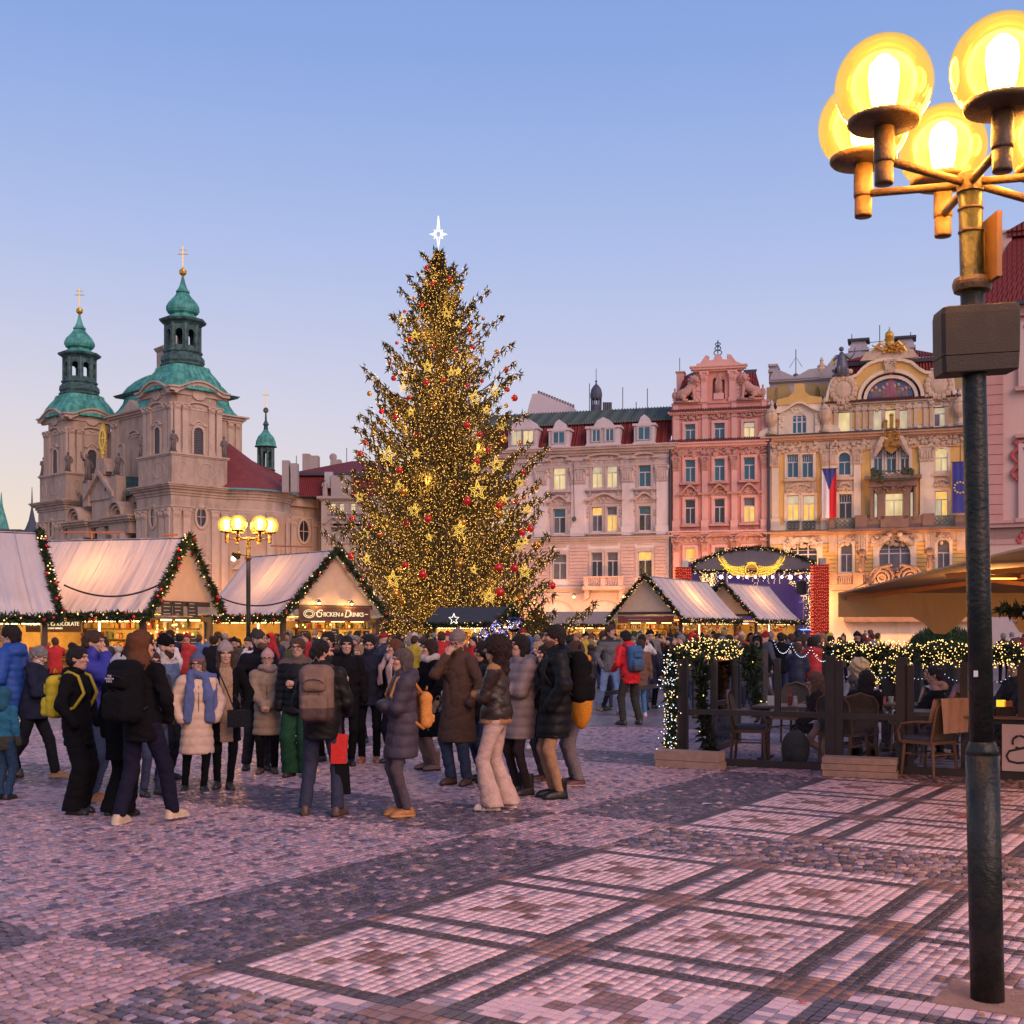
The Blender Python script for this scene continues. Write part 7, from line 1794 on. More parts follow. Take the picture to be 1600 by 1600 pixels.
S_ = [(0.03, .13, 0, TOP)]+[(on_front(p), w, z0, z1) for p, w, z0, z1 in ((1069,.10,0,TOP),(1215,.07,MID,TOP+.02),(1298,.13,0,TOP+.06),(1311,.10,0,TOP),(1409,.14,0,TOP+.05),(1421,.10,0,TOP-.05),(1506,.085,MID,TOP),(1600,.13,0,TOP),(1690,.12,0,TOP))]
ff = fence_run('dark timber fence with glass panes along the front of the restaurant terrace', c0, fd, S_, on_front(1690))
fs = fence_run('dark glazed fence run closing the open left end of the terrace', c0+bd*.0, bd, [(1.75,.15,0,TOP+.06),(3.0,.20,0,TOP),(3.22,.12,0,TOP)], 3.2, mid=False)
b = MB(); b.box(1.7, 3.1, -.03, .03, MID-.03, MID+.03); b.build('middle_rail', FENCE, fs)
far0 = Vector((*pxy(1086, 24.5), 0)); fe = fence_run('short dark fence run seen behind the terrace corner', far0, Vector((1,.35,0)).normalized(), [(0,.10,0,TOP),(1.6,.12,0,TOP)], 1.6, low=False, gl=False)
b = MB(); b.bar((-2.1,-.3,.55),(-.9,-.13,.68), .05, .08); b.build('sloping_rail', FENCE, fe)
# weighted timber blocks
for lab, px0, px1, y, rows in (('stack of two pale concrete planks weighing down the terrace corner', 1030, 1130, 1203, 2), ('stack of three pale concrete planks before the middle fence post', 1291, 1408, 1217, 3)):
 xa, ya = G(px0, y-5 if rows == 2 else y-4); xb, yb = G(px1, y+1); d = Vector((xb-xa, yb-ya, 0)); L = d.length; r = thing('plank_stack', lab, 'plank stack', ((xa+xb)/2, (ya+yb)/2+.12, 0), math.atan2(d.y, d.x), None)
 for k in range(rows):
  b = MB(); o = random.uniform(-.02,.02); h = .075 if rows == 3 else .09; z0 = k*(h+.006) + .002
  if rows == 2 and k == 1: h = .12
  b.box(-L/2+o, L/2+o, -.13, .13, z0, z0+h); b.build('plank', mat('sandy_concrete', (.36,.235,.18), .8, var=.22, scale=9, bump=.4, bscale=60), r)
# garlands with lights
def free_garland(label, pts, R, **kw):
 r = thing('light_garland', label, 'garland', pts[0]); o = Vector(pts[0]); garland([tuple(Vector(p)-o) for p in pts], R, r, **kw); return r
COOL = BULBW
cc = c0-fd*.12
g = free_garland('fir garland with cool white lights wound down the terrace corner post', [tuple(cc+Vector((-.02,-.02,.02))), tuple(cc+Vector((0,0,.6))), tuple(cc+Vector((.02,0,1.45)))], .11, dens=420, bulbs=110, balls=0, seed=51, bulb_r=.0075, needle=.11)
octas('cool_bulbs', np.stack([rng.normal(size=130)*.08, -.03+rng.normal(size=130)*.07, rng.random(130)*1.45], 1), .0075, BULBW, g)
q = c0+fd*.26+bd*.06; free_garland('bare fir garland hanging down inside the terrace corner', [tuple(q+Vector((0,0,1.4))), tuple(q+Vector((.03,0,.7))), tuple(q+Vector((.15,.02,.05)))], .10, dens=380, bulbs=6, balls=0, seed=52, bulb_r=.009, needle=.12)
q = c0+bd*3.0+fd*.25; free_garland('dark fir garland hanging beside the glazed fence end', [tuple(q+Vector((0,0,1.5))), tuple(q+Vector((.05,0,.9))), tuple(q+Vector((.2,0,.35)))], .15, dens=420, bulbs=8, balls=0, seed=53, bulb_r=.01, needle=.14)
q0 = c0+bd*1.75; pts = [tuple(c0+Vector((0,0,1.42))), tuple(c0+bd*.9+Vector((0,0,1.55))), tuple(q0+Vector((0,0,1.5))), tuple(c0+bd*3.1+Vector((0,0,1.48)))]
free_garland('tangle of lights running along the top of the terrace end fence', pts, .16, dens=200, bulbs=150, balls=0, seed=54, bulb_r=.0085, needle=.12)
def loops(label, pa, pb, n, drop, m=BULBW, r=.0075, step=.075):
 pa, pb = Vector(pa), Vector(pb); C = []; tw = MB()
 for k in range(n):
  a, c = pa.lerp(pb, k/n), pa.lerp(pb, (k+1)/n); L = (c-a).length; pts = [a.lerp(c, t)-Vector((0,0,drop*4*t*(1-t))) for t in np.linspace(0,1,10)]; tw.tube([p-pa for p in pts], .004, 4)
  m_ = int((L+drop)/step)
  for t in np.linspace(0,1,m_): C.append(a.lerp(c,t)-Vector((0,0,drop*4*t*(1-t)))-pa)
 r_ = thing('light_string', label, 'light string', pa); tw.build('wire', mat('black_cable', (0,0,0)), r_); octas('bulbs', [tuple(c) for c in C], r, m, r_); return r_
loops('string of cool white lights looped from the terrace corner to the middle post', c0+fd*.7+bd*2.6+Vector((0,0,1.62)), c0+fd*(on_front(1302))+Vector((0,0,1.52)), 3, .16)
bk0 = Vector((*pxy(1292, 19.8), 0)); bk1 = Vector((*pxy(1720, 16.6), 0))
pts = [tuple(bk0.lerp(bk1, t)+Vector((0,0,1.42+.05*math.sin(t*30)))) for t in np.linspace(0,1,14)]
g = free_garland('thick fir garland full of amber lights along the back of the terrace', pts, .20, dens=300, bulbs=230, balls=0, seed=55, bulb_r=.0095, needle=.14)
pts2 = [tuple(bk0.lerp(bk1, .19)+Vector((0,0,1.4))), tuple(bk0.lerp(bk1, .20)+Vector((0,0,.85)))]
free_garland('fir swag full of amber lights hanging down at the back of the terrace', pts2, .17, dens=330, bulbs=330, balls=0, seed=56, bulb_r=.0095)
pts3 = [tuple(bk0.lerp(bk1, .29)+Vector((0,0,1.38))), tuple(bk0.lerp(bk1, .285)+Vector((0,0,1.02)))]
free_garland('short fir swag with amber lights beside the middle fence post', pts3, .13, dens=300, bulbs=260, balls=0, seed=57, bulb_r=.0095)
loops('white light string looped below the thick garland at the back of the terrace', bk0+Vector((0,-.2,1.28)), bk1+Vector((0,-.2,1.28)), 7, .24)
r = thing('rear_fence', 'dark fence behind the seated guests carrying the thick lit garland', 'fence', bk0, math.atan2((bk1-bk0).y, (bk1-bk0).x)); Lb = (bk1-bk0).length
for k in range(9): b = MB(); b.box(Lb*k/8-.06, Lb*k/8+.06, -.05, .05, 0, 1.45); b.build('post', FENCE, r)
b = MB(); b.box(0, Lb, -.03, .03, .64, .72); b.build('middle_rail', FENCE, r)
# parasol
CAN = mat('beige_canopy_cloth', (.32,.255,.17), .85, var=.12, scale=3)
def canopy():
 r = thing('parasol', 'large beige terrace parasol with a scalloped valance, seen from below', 'parasol', (7.2, 12, 0))
 co = [(-3.15,3.1,2.25),(3.2,3.1,2.25),(3.2,-3.6,2.52),(-3.05,-3.6,2.52)]; ap = (0,0,2.68)
 b = MB(); N = 10
 for i in range(4):
  a, c = Vector(co[i]), Vector(co[(i+1) % 4]); A_ = Vector(ap); vs = []; fs = []
  for u in range(N+1):
   for v in range(N+1): t = v/N; p_ = a.lerp(c, u/N).lerp(A_, t); p_.z -= .05*math.sin(PI*t)*(1-.3*math.sin(PI*u/N)); vs.append(p_)
  for u in range(N):
   for v in range(N): q = u*(N+1)+v; fs.append((q, q+N+1, q+N+2, q+1))
  b.add(vs, fs)
 b.build('canopy', CAN, r, True)
 for i in range(4):
  a, c = Vector(co[i]), Vector(co[(i+1) % 4]); b = MB(); n = 48; vs = []; fs = []
  for k in range(n+1):
   t = k/n; p_ = a.lerp(c, t); dr = .30 if i in (0,) else .02 if i == 3 else .12
   if i == 0:
    for tc_, w in ((.20,.035),(.37,.03)): dr += .22*max(0, 1-((t-tc_)/w)**2)**.5 if abs(t-tc_) < w else 0
   out_ = Vector((0, .03*math.sin(k*1.1), 0)); vs += [p_, p_+out_-Vector((0,0,dr))]
  for k in range(n): fs.append((2*k, 2*k+2, 2*k+3, 2*k+1))
  b.add(vs, fs); b.build('valance', mat('valance_cloth', (.40,.30,.17), .85, var=.12, scale=2), r)
 OR = mat('varnished_rib', (.42,.17,.05), .45, var=.15)
 for i in range(4):
  a = Vector(co[i]); mid = (Vector(co[i])+Vector(co[(i+1) % 4]))/2
  b = MB(); b.bar(a*.97+Vector((0,0,-.0)), (0,0,2.58), .035, .05); b.build('rib', OR, r); b = MB(); b.bar(mid*.97, (0,0,2.58), .035, .05); b.build('rib', OR, r)
  b = MB(); b.bar(a*.55+Vector((0,0,1.1)), (0,0,2.05), .03, .045); b.build('stay', OR, r)
 b = MB(); b.tube([(0,0,0),(0,0,2.75)], .05, 12); b.build('mast', OR, r)
 HT = glow('heater_bar', (1,.30,.04), 9)
 for (x, y, z, L) in ((-2.2,.6,2.33,.5),(.4,1.8,2.33,.5),(-1.6,-2.2,2.42,.5)):
  b = MB(); b.box(x-L/2, x+L/2, y-.05, y+.05, z, z+.05); h = b.build('heater', DKW, r); b = MB(); b.box(x-L/2+.03, x+L/2-.03, y-.03, y+.03, z-.012, z-.002); b.build('heater_element', HT, h); lamp('heater_light', (x, y, z-.08), 45, (1,.42,.12), .12, r)
canopy()
P_ = Vector((*pxy(1560, 11.0), 0))
free_garland('fir garland with silver baubles hanging under the parasol by the lamp post', [tuple(P_+Vector((0,0,1.985))), tuple(P_+Vector((.3,0,1.95))), tuple(P_+Vector((.7,0,2.02)))], .07, dens=420, bulbs=4, balls=22, seed=61, bulb_r=.008, needle=.09)
b = MB(); b.ball((0,0,0), .024, 12, 8); tag(b.build('silver_bauble', SILB, loc=P(1586, 970, 11)), 'single silver bauble hanging below the fir garland by the lamp post', 'bauble')
# pine shrub behind the garland
rb = thing('pine_shrub', 'round dwarf pine behind the lit garland at the back of the terrace', 'shrub', (*pxy(1475, 20.6), 0)); rg_ = np.random.default_rng(8); n = 3200
a = rg_.random(n)*2*PI; u = rg_.random(n)**.5; h_ = np.sqrt(1-u**2*.9)*rg_.uniform(.55,1,n); C = np.stack([u*.62*np.cos(a), u*.42*np.sin(a), 1.32+h_*.52], 1); V, Q = spikes(C, rg_.normal(size=(n,3))*.6+np.array((0,0,.8)), .085, .011, rg_); npmesh('foliage', V, Q, mat('pine_needles', (.035,.075,.03), .7, var=.3, island=.4), rb)
b = MB(); b.lathe([(.3,0),(.36,.9),(.4,1.3),(.35,1.32)], (0,0,0), 14); b.build('planter', FENCE, rb)
# furniture
RAT = mat('rattan_cane', (.17,.085,.04), .5, var=.25, scale=10); WEAVE = mat('brown_weave', (.085,.065,.05), .7, var=.3, scale=40, bump=.6, bscale=80); CUSH = mat('slate_cushion', (.06,.06,.08), .85, var=.15)
def chair(label, x, y, face, weave=WEAVE, group='rattan chairs on the terrace'):
 # face: direction the seat faces, radians from +x
 r = thing('rattan_chair', label, 'chair', (x, y, 0), face, group)
 b = MB(); b.box(-.22,.24,-.24,.24,.40,.44); b.build('seat', RAT, r); b = MB(); b.box(-.20,.22,-.22,.22,.442,.495); b.build('cushion', CUSH, r)
 for sx in (-1, 1):
  for sy in (-1, 1): b = MB(); b.tube([(sx*.2,sy*.21,.42),(sx*.235,sy*.235,0)], [.022,.017], 8); b.build('leg', RAT, r)
 vs = []; n = 12; m = 8; fs = []
 for i in range(n+1):
  for j in range(m+1):
   t = i/n; s = -1+2*j/m; w = .23*math.sqrt(max(0, 1-max(0, (t-.62)/.38)**2.2)) if t > .62 else .23; vs.append((-.20-.10*t+.03*s*s, s*w, .45+.50*t))
 for i in range(n):
  for j in range(m): q = i*(m+1)+j; fs.append((q, q+1, q+m+2, q+m+1))
 off = len(vs); vs += [(p[0]-.03, p[1], p[2]) for p in vs]; fs += [tuple(k+off for k in f[::-1]) for f in fs]
 b = MB(); b.add(vs, fs); b.build('backrest', weave, r, True)
 b = MB(); b.tube([(-.20,-.235,.42)]+[(-.20-.10*t, (-.235 if t < .62 else -.235*math.sqrt(max(0,1-((t-.62)/.38)**2.2))), .45+.51*t) for t in np.linspace(0,1,10)]+[(-.20-.10*t, (.235 if t < .62 else .235*math.sqrt(max(0,1-((t-.62)/.38)**2.2))), .45+.51*t) for t in np.linspace(1,0,10)]+[(-.20,.235,.42)], .016, 8); b.build('back_frame', RAT, r)
 for sy in (-1, 1): b = MB(); b.tube([(-.22,sy*.24,.68),(0,sy*.27,.67),(.2,sy*.27,.64),(.26,sy*.26,.55),(.24,sy*.25,.42)], .016, 8); b.build('armrest', RAT, r)
 b = MB(); b.tube([(-.2,-.21,.27),(.2,-.21,.27),(.2,.21,.27),(-.2,.21,.27),(-.2,-.21,.27)], .011, 6); b.build('stretcher', RAT, r)
 return r
def table(label, x, y, rz, L=1.1, W_=.75):
 r = thing('table', label, 'table', (x, y, 0), rz, 'terrace tables'); b = MB(); b.box(-L/2,L/2,-W_/2,W_/2,.72,.75); b.build('table_top', mat('table_wood', (.15,.075,.045), .4, var=.25, scale=5), r)
 for sx in (-1,1): b = MB(); b.box(sx*(L/2-.12)-.05, sx*(L/2-.12)+.05, -.05, .05, .03, .72); b.box(sx*(L/2-.12)-.06, sx*(L/2-.12)+.06, -.28, .28, 0, .03); b.build('leg', FENCE, r)
 return r
fa = math.atan2(fd.y, fd.x)
def at(px, d): x, y = pxy(px, d); return x, y
def put(nm, lab, cat, prof, x, y, z, m, n=12):
 b = MB(); b.lathe(prof, (0,0,0), n); return tag(b.build(nm, m, loc=(x, y, z)), lab, cat)
x, y = at(1172, 16.6); chair('empty rattan chair with slate cushion nearest the terrace corner', x, y, fa+.1)
tx_, ty_ = at(1248, 16.75); table('dark table with menu card, bottles and glasses near the terrace corner', tx_, ty_, fa, 1.15)
ud = lambda s, t: (tx_+fd.x*s+bd.x*t, ty_+fd.y*s+bd.y*t)
GLS = mat('clear_glass', (.9,.9,.9), .03, var=0, trans=1.0)
q = ud(-.32,-.1); b = MB(); b.box(-.09,.09,-.03,.03,0,.13); o = tag(b.build('menu_card', mat('menu_white', (.6,.57,.55), .6), loc=(*q,.75)), 'white menu block standing on the corner table', 'menu card')
q = ud(-.12,.0); put('sauce_bottle', 'red capped sauce bottle on the corner table', 'bottle', [(.03,0),(.032,.12),(.012,.17),(.012,.22),(0,.22)], *q, .75, mat('red_sauce', (.35,.04,.02), .3))
q = ud(-.03,-.08); put('salt_shaker', 'white shaker with pale cap on the corner table', 'shaker', [(.03,0),(.036,.05),(.025,.1),(.028,.13),(0,.135)], *q, .75, mat('shaker_white', (.6,.52,.45), .4))
q = ud(.3,.05); put('wine_glass', 'stemmed glass half full of amber drink on the corner table', 'glass', [(.035,0),(.005,.01),(.005,.1),(.04,.14),(.05,.2),(.045,.27)], *q, .75, mat('amber_drink', (.6,.25,.12), .1, trans=.6))
for k, s in enumerate((.14,.24)): q = ud(s,-.02); put('tumbler', ('first' if k == 0 else 'second')+' dark filled tumbler from the shaker on the corner table', 'glass', [(.035,0),(.04,.14),(.037,.14),(.033,.02),(0,.02)], *q, .75, mat('dark_drink', (.06,.05,.02), .1))
tables = [(1385,17.3,'narrow dark table between the two back-turned women and the blanket chair'), (1470,15.6,'table in front of the guest in black and tan jacket'), (1560,14.9,'table with a glowing yellow card right of the lamp post')]
for px, d, lab in tables: x, y = at(px, d); table(lab, x, y, fa, 1.0, .7)
x, y = at(1564, 14.75); b = MB(); b.box(-.045,.045,-.03,.03,0,.08); tag(b.build('table_lantern', glow('lantern_yellow', (1,.62,.04), 1.5), loc=(x, y, .86)), 'glowing yellow card lantern on the table right of the lamp post', 'lantern')
x, y = at(1574, 14.75); b = MB(); b.box(-.05,.05,-.03,.03,0,.07); tag(b.build('table_lantern', mat('orange_card', (.6,.2,.06), .6), loc=(x, y, .86)), 'dull orange card stand beside the yellow lantern on the table', 'card stand')
for px in (1564, 1574): pass
x, y = at(1569, 14.75); b = MB(); b.box(-.12,.12,-.06,.06,0,.11); tag(b.build('tray', DKW, loc=(x, y, .75)), 'dark box carrying the yellow and orange cards on the table', 'box')
for k, (px, d, dz) in enumerate(((1370,17.4,.75),(1380,17.3,.75),(1392,17.35,.75),(1545,14.8,.75))): x, y = at(px, d); put('cup', ['white cup nearest the back-turned woman','red banded cup in the middle of the narrow table','pale cup next to the fence post on the narrow table','small cup beside the card lanterns'][k], 'cup', [(.03,0),(.042,.09),(.038,.09),(.028,.01),(0,.01)], x, y, dz, mat('cup_%d' % k, [(.6,.55,.5),(.5,.1,.1),(.5,.45,.42),(.3,.12,.06)][k], .4))
CH = [(1337,16.2,fa+1.9,'rattan chair under the dark haired woman who turns her back'),(1318,16.0,fa+1.2,'rattan chair under the long haired girl at the middle post'),(1452,14.95,fa+2.6,'rattan chair draped with a tan blanket right of the middle posts'),(1475,16.4,fa+2.9,'rattan chair behind the man in black and tan'),(1583,15.6,fa+2.7,'pale covered chair near the right hand table with a bottle logo'),(1232,19.0,fa-1.8,'empty chair at the far side of the corner table, nearer the middle'),(1262,19.3,fa-1.6,'empty grey chair beyond the corner table, beside the girl'),(1425,17.9,fa+2.9,'chair with pale throw behind the middle posts')]
for px, d, f_, lab in CH: x, y = at(px, d); chair(lab, x, y, f_)
def throw(label, px, d, f_, col, w=.5, drop=.5, name='blanket', front=.35):
 x, y = at(px, d); m = mat('throw_%d%d%d' % tuple(int(q*99) for q in col), col, .9, var=.15, scale=12, bump=.3, bscale=60); vs = []; fs = []; n, k = 26, 14
 for i in range(n+1):
  s = i/n*(drop+front)-drop
  for j in range(k+1):
   v = -w/2+w*j/k; wv = .018*math.sin(v*31+s*4)+.012*math.sin(v*57)
   if s < 0: p_ = (-.345-.03+wv, v*(1+.1*math.sin(s*5)), .97+s*1.0)
   else: p_ = (-.33+.25*s/front*.4+wv+.06, v*.95, .985-s*.95)
   vs.append(p_)
 for i in range(n):
  for j in range(k): q = i*(k+1)+j; fs.append((q, q+1, q+k+2, q+k+1))
 b = MB(); b.add(vs, fs); o = b.build(name, m, None, True, loc=(x, y, 0)); o.rotation_euler = (0,0,f_); return tag(o, label, 'blanket')
throw('tan blanket draped over the rattan chair right of the middle posts', 1452, 14.95, fa+2.6, (.38,.24,.19), .5, .42)
throw('pale cream blanket over the chair near the right hand table', 1583, 15.6, fa+2.7, (.55,.47,.40), .5, .40)
throw('mustard throw over the chair behind the man in black and tan', 1475, 16.4, fa+2.9, (.42,.27,.09), .5, .45)
throw('light throw over the chair behind the middle posts', 1425, 17.9, fa+2.9, (.45,.38,.36), .48, .35)
# grey rucksack and paper bag on the terrace floor, banner with loop sign
x, y = at(1243, 16.0); b = MB(); b.ball((0,0,.22), (.19,.15,.26), 14, 10); b.ball((.02,-.12,.16), (.13,.07,.14), 12, 8); b.tube([(-.05,0,.46),(0,0,.52),(.05,0,.46)], .012, 6); tag(b.build('backpack', mat('grey_green_nylon', (.05,.055,.05), .7, var=.2, scale=20), None, True, loc=(x, y, .0)), 'grey green rucksack standing on the terrace floor beside the seated girl', 'backpack')
bx, by = on_front(1566), 0
r = thing('banner', 'pale banner with a black looped sign fixed on the fence right of the lamp post', 'banner', c0+fd*bx-bd*.06, fa); b = MB(); b.box(0, 1.2, -.008, 0, .1, .66); b.build('cloth', mat('banner_cloth', (.56,.42,.40), .8, var=.08), r)
b = MB(); pts = [(.34,.42),(.30,.36),(.20,.30),(.05,.26),(.02,.20),(.05,.14),(.14,.12),(.3,.14),(.5,.17)]; b.tube([(x_+.03,-.012,z_+.08) for x_, z_ in pts], .014, 6); b.tube([(.20+.085*math.cos(a)*1.0, -.012, .45+.075*math.sin(a)) for a in np.linspace(-2.2, 3.6, 12)], .014, 6); b.build('loop_sign', mat('black_print', (.03,.025,.035), .7), r)
b = MB(); b.bar((.17,-.016,.44),(.20,-.016,.58), .022, .004); b.build('sign_ribbon', mat('pale_print', (.6,.5,.48), .7), r)
# ================= PEOPLE: continuous surfaces grown round a posed skeleton =================
class SDF:
 def __init__(s, xs, ys, zs): s.g = (np.asarray(xs,float), np.asarray(ys,float), np.asarray(zs,float)); s.f = np.full(tuple(len(q) for q in s.g), .5)
 def sub(s, lo, hi):
  sl = tuple(slice(max(0, np.searchsorted(g, a)-1), min(len(g), np.searchsorted(g, b)+2)) for g, a, b in zip(s.g, lo, hi))
  return sl, s.g[0][sl[0]][:,None,None], s.g[1][sl[1]][None,:,None], s.g[2][sl[2]][None,None,:]
 def put(s, sl, d, k, sign=1):
  f = s.f[sl]
  if f.size == 0: return
  if sign > 0: h = np.clip(.5+.5*(f-d)/k, 0, 1); s.f[sl] = f*(1-h)+d*h-k*h*(1-h)
  else: d = -d; h = np.clip(.5-.5*(f-d)/k, 0, 1); s.f[sl] = f*(1-h)+d*h+k*h*(1-h)
 def cap(s, a, b, ra, rb, k=.03, flat=1.0, sign=1):
  a = np.asarray(a,float); b = np.asarray(b,float); m = max(ra, rb)*max(1,1/flat if flat<1 else flat)+k+.04
  sl, X, Y, Z = s.sub(np.minimum(a,b)-m, np.maximum(a,b)+m); e = b-a; fy = 1/flat
  L = e[0]**2+(e[1]*fy)**2+e[2]**2+1e-9
  t = np.clip(((X-a[0])*e[0]+(Y-a[1])*e[1]*fy*fy+(Z-a[2])*e[2])/L, 0, 1)
  d = np.sqrt((X-a[0]-t*e[0])**2+((Y-a[1]-t*e[1])*fy)**2+(Z-a[2]-t*e[2])**2)-(ra+(rb-ra)*t)
  s.put(sl, d*min(1, flat), k, sign)
 def ell(s, c, r, k=.02, sign=1):
  c = np.asarray(c,float); r = np.asarray(r,float); m = r+k+.03; sl, X, Y, Z = s.sub(c-m, c+m)
  q = np.sqrt(((X-c[0])/r[0])**2+((Y-c[1])/r[1])**2+((Z-c[2])/r[2])**2); s.put(sl, (q-1)*r.min(), k, sign)
 def rbox(s, c, h, r, k=.02, sign=1):
  c = np.asarray(c,float); h = np.asarray(h,float)-r; m = h+r+k+.03; sl, X, Y, Z = s.sub(c-m, c+m); q = [np.abs(A-c[i])-h[i] for i, A in enumerate((X,Y,Z))]
  d = np.sqrt(sum(np.maximum(A, 0)**2 for A in q))+np.minimum(np.maximum(np.maximum(q[0], q[1]), q[2]), 0)-r; s.put(sl, d, k, sign)
 def plane(s, n, d):   # keep where n.p < d
  s.f = np.maximum(s.f, s.g[0][:,None,None]*n[0]+s.g[1][None,:,None]*n[1]+s.g[2][None,None,:]*n[2]-d)
 def disp(s, fn): s.f = s.f+fn(s.g[0][:,None,None], s.g[1][None,:,None], s.g[2][None,None,:])
 def mesh(s):
  f = s.f; xs, ys, zs = s.g; S0 = f < 0; n = f.shape
  cnt = np.zeros((n[0]-1,n[1]-1,n[2]-1)); P_ = np.zeros(cnt.shape+(3,))
  G_ = np.stack(np.meshgrid(xs, ys, zs, indexing='ij'), -1)
  for ax in range(3):
   for o1 in (0,1):
    for o2 in (0,1):
     i0 = [0,0,0]; oth = [q for q in range(3) if q != ax]; i0[oth[0]] = o1; i0[oth[1]] = o2; i1 = list(i0); i1[ax] = 1
     s0 = tuple(slice(i, i+m-1) for i, m in zip(i0, n)); s1 = tuple(slice(i, i+m-1) for i, m in zip(i1, n))
     x = S0[s0] != S0[s1]
     if not x.any(): continue
     fa, fb = f[s0][x], f[s1][x]; t = fa/(fa-fb); P_[x] += G_[s0][x]+(G_[s1][x]-G_[s0][x])*t[:,None]; cnt[x] += 1
  act = cnt > 0; idx = np.full(cnt.shape, -1); idx[act] = np.arange(act.sum()); V = P_[act]/cnt[act][:,None]; Q = []
  for ax in range(3):
   oth = [q for q in range(3) if q != ax]
   a = [slice(None)]*3; b = [slice(None)]*3; a[ax] = slice(0,-1); b[ax] = slice(1,None); c0, c1 = S0[tuple(a)], S0[tuple(b)]; ch = c0 != c1
   w = np.argwhere(ch); w = w[(w[:,oth[0]] > 0) & (w[:,oth[1]] > 0) & (w[:,oth[0]] < n[oth[0]]-1) & (w[:,oth[1]] < n[oth[1]]-1)]
   if not len(w): continue
   def ix(d1, d2): q = w.copy(); q[:,oth[0]] -= d1; q[:,oth[1]] -= d2; return idx[q[:,0],q[:,1],q[:,2]]
   qd = np.stack([ix(1,1), ix(0,1), ix(0,0), ix(1,0)], 1); fl = c0[w[:,0],w[:,1],w[:,2]] ^ (ax == 1); qd[~fl] = qd[~fl][:,::-1]; Q.append(qd)
  Q = np.concatenate(Q) if Q else np.zeros((0,4),int)
  return V, Q[(Q >= 0).all(1)]
def box_grid(lo, hi, h): return [np.arange(a, b+h, h) for a, b in zip(lo, hi)]
def ik(a, b, l1, l2, pole):
 a = np.array(a,float); b = np.array(b,float); d = b-a; L = np.linalg.norm(d)
 if L > (l1+l2)*.995: b = a+d/L*(l1+l2)*.995; d = b-a; L = np.linalg.norm(d)
 u = d/L; x = (l1*l1-l2*l2+L*L)/(2*L); h = math.sqrt(max(0, l1*l1-x*x)); p = np.array(pole,float); p = p-u*p.dot(u); p /= np.linalg.norm(p)+1e-9
 return a+u*x+p*h, b
def cloth(c, kind='c'):
 nm = 'cloth_%s_%s' % (kind, '_'.join('%02d' % int(min(.99,q)*100) for q in c))
 if nm in MATS: return MATS[nm]
 if kind == 'c': return mat(nm, c, .9, var=.22, scale=14, bump=.45, bscale=34, spec=.18)
 if kind == 'leather': return mat(nm, c, .42, var=.25, scale=14, bump=.25, bscale=50)
 if kind == 'shell': return mat(nm, c, .58, var=.16, scale=9, bump=.35, bscale=22, spec=.3)
 if kind == 'wool': return mat(nm, c, .95, var=.22, scale=30, bump=.6, bscale=110, spec=.15)
 if kind == 'fur': return mat(nm, c, .95, var=.35, scale=60, bump=1.0, bscale=90)
 if kind == 'hair': return mat(nm, c, .55, var=.4, scale=40, bump=1.0, bscale=90, spec=.3)
 return mat(nm, c, .85, var=.18, scale=16, bump=.3, bscale=40)
SKIN = {k: mat('skin_%d' % k, c, .55, var=.08, scale=14) for k, c in enumerate([(.50,.28,.20),(.42,.22,.15),(.32,.17,.115)])}
EYEM = mat('eye_dark', (.02,.015,.012), .25, var=0); LIP = mat('lip', (.30,.09,.075), .5, var=0); SPEC = mat('spectacle_frame', (.02,.018,.02), .3, var=0)
ARM = {  # wrist, elbow pole for the side with x > 0
'down': ((.255,.03,.86),(.3,-1,.0)), 'pocket': ((.215,.115,.95),(.9,-.8,0)), 'fold': ((-.07,.215,1.17),(.7,-.1,-.8)), 'foldu': ((-.09,.235,1.22),(.7,-.1,-.8)), 'phone': ((.07,.31,1.19),(.6,-.2,-1)),
'mouth': ((.055,.165,1.50),(.55,.25,-1)), 'clasp': ((.03,.225,1.0),(.9,-.4,-.3)), 'strap': ((.15,.15,1.27),(.8,-.3,-.8)), 'carry': ((.2,.25,1.02),(.5,-1,-.3)), 'swingf': ((.24,.22,.92),(.3,-1,0)), 'swingb': ((.25,-.2,.90),(.3,-1,0)),
'up': ((.12,.36,1.52),(.6,.1,-1)), 'table': ((.13,.36,1.02),(.8,-.3,-.6)), 'reach': ((.12,.46,1.12),(.5,-.2,-1))}
STANCE = {'stand': ((-.10,.0,-8),(.10,.02,10)), 'wide': ((-.17,.02,-14),(.17,-.02,16)), 'stride': ((-.08,.30,0),(.09,-.32,4)), 'shift': ((-.08,.06,-6),(.14,-.08,18)), 'cross': ((-.05,.07,-4),(.09,-.06,12)), 'lunge': ((-.16,-.10,-10),(.14,.30,12)), 'narrow': ((-.07,0,-5),(.07,.03,8)), 'stepr': ((-.09,-.22,-4),(.10,.24,6))}
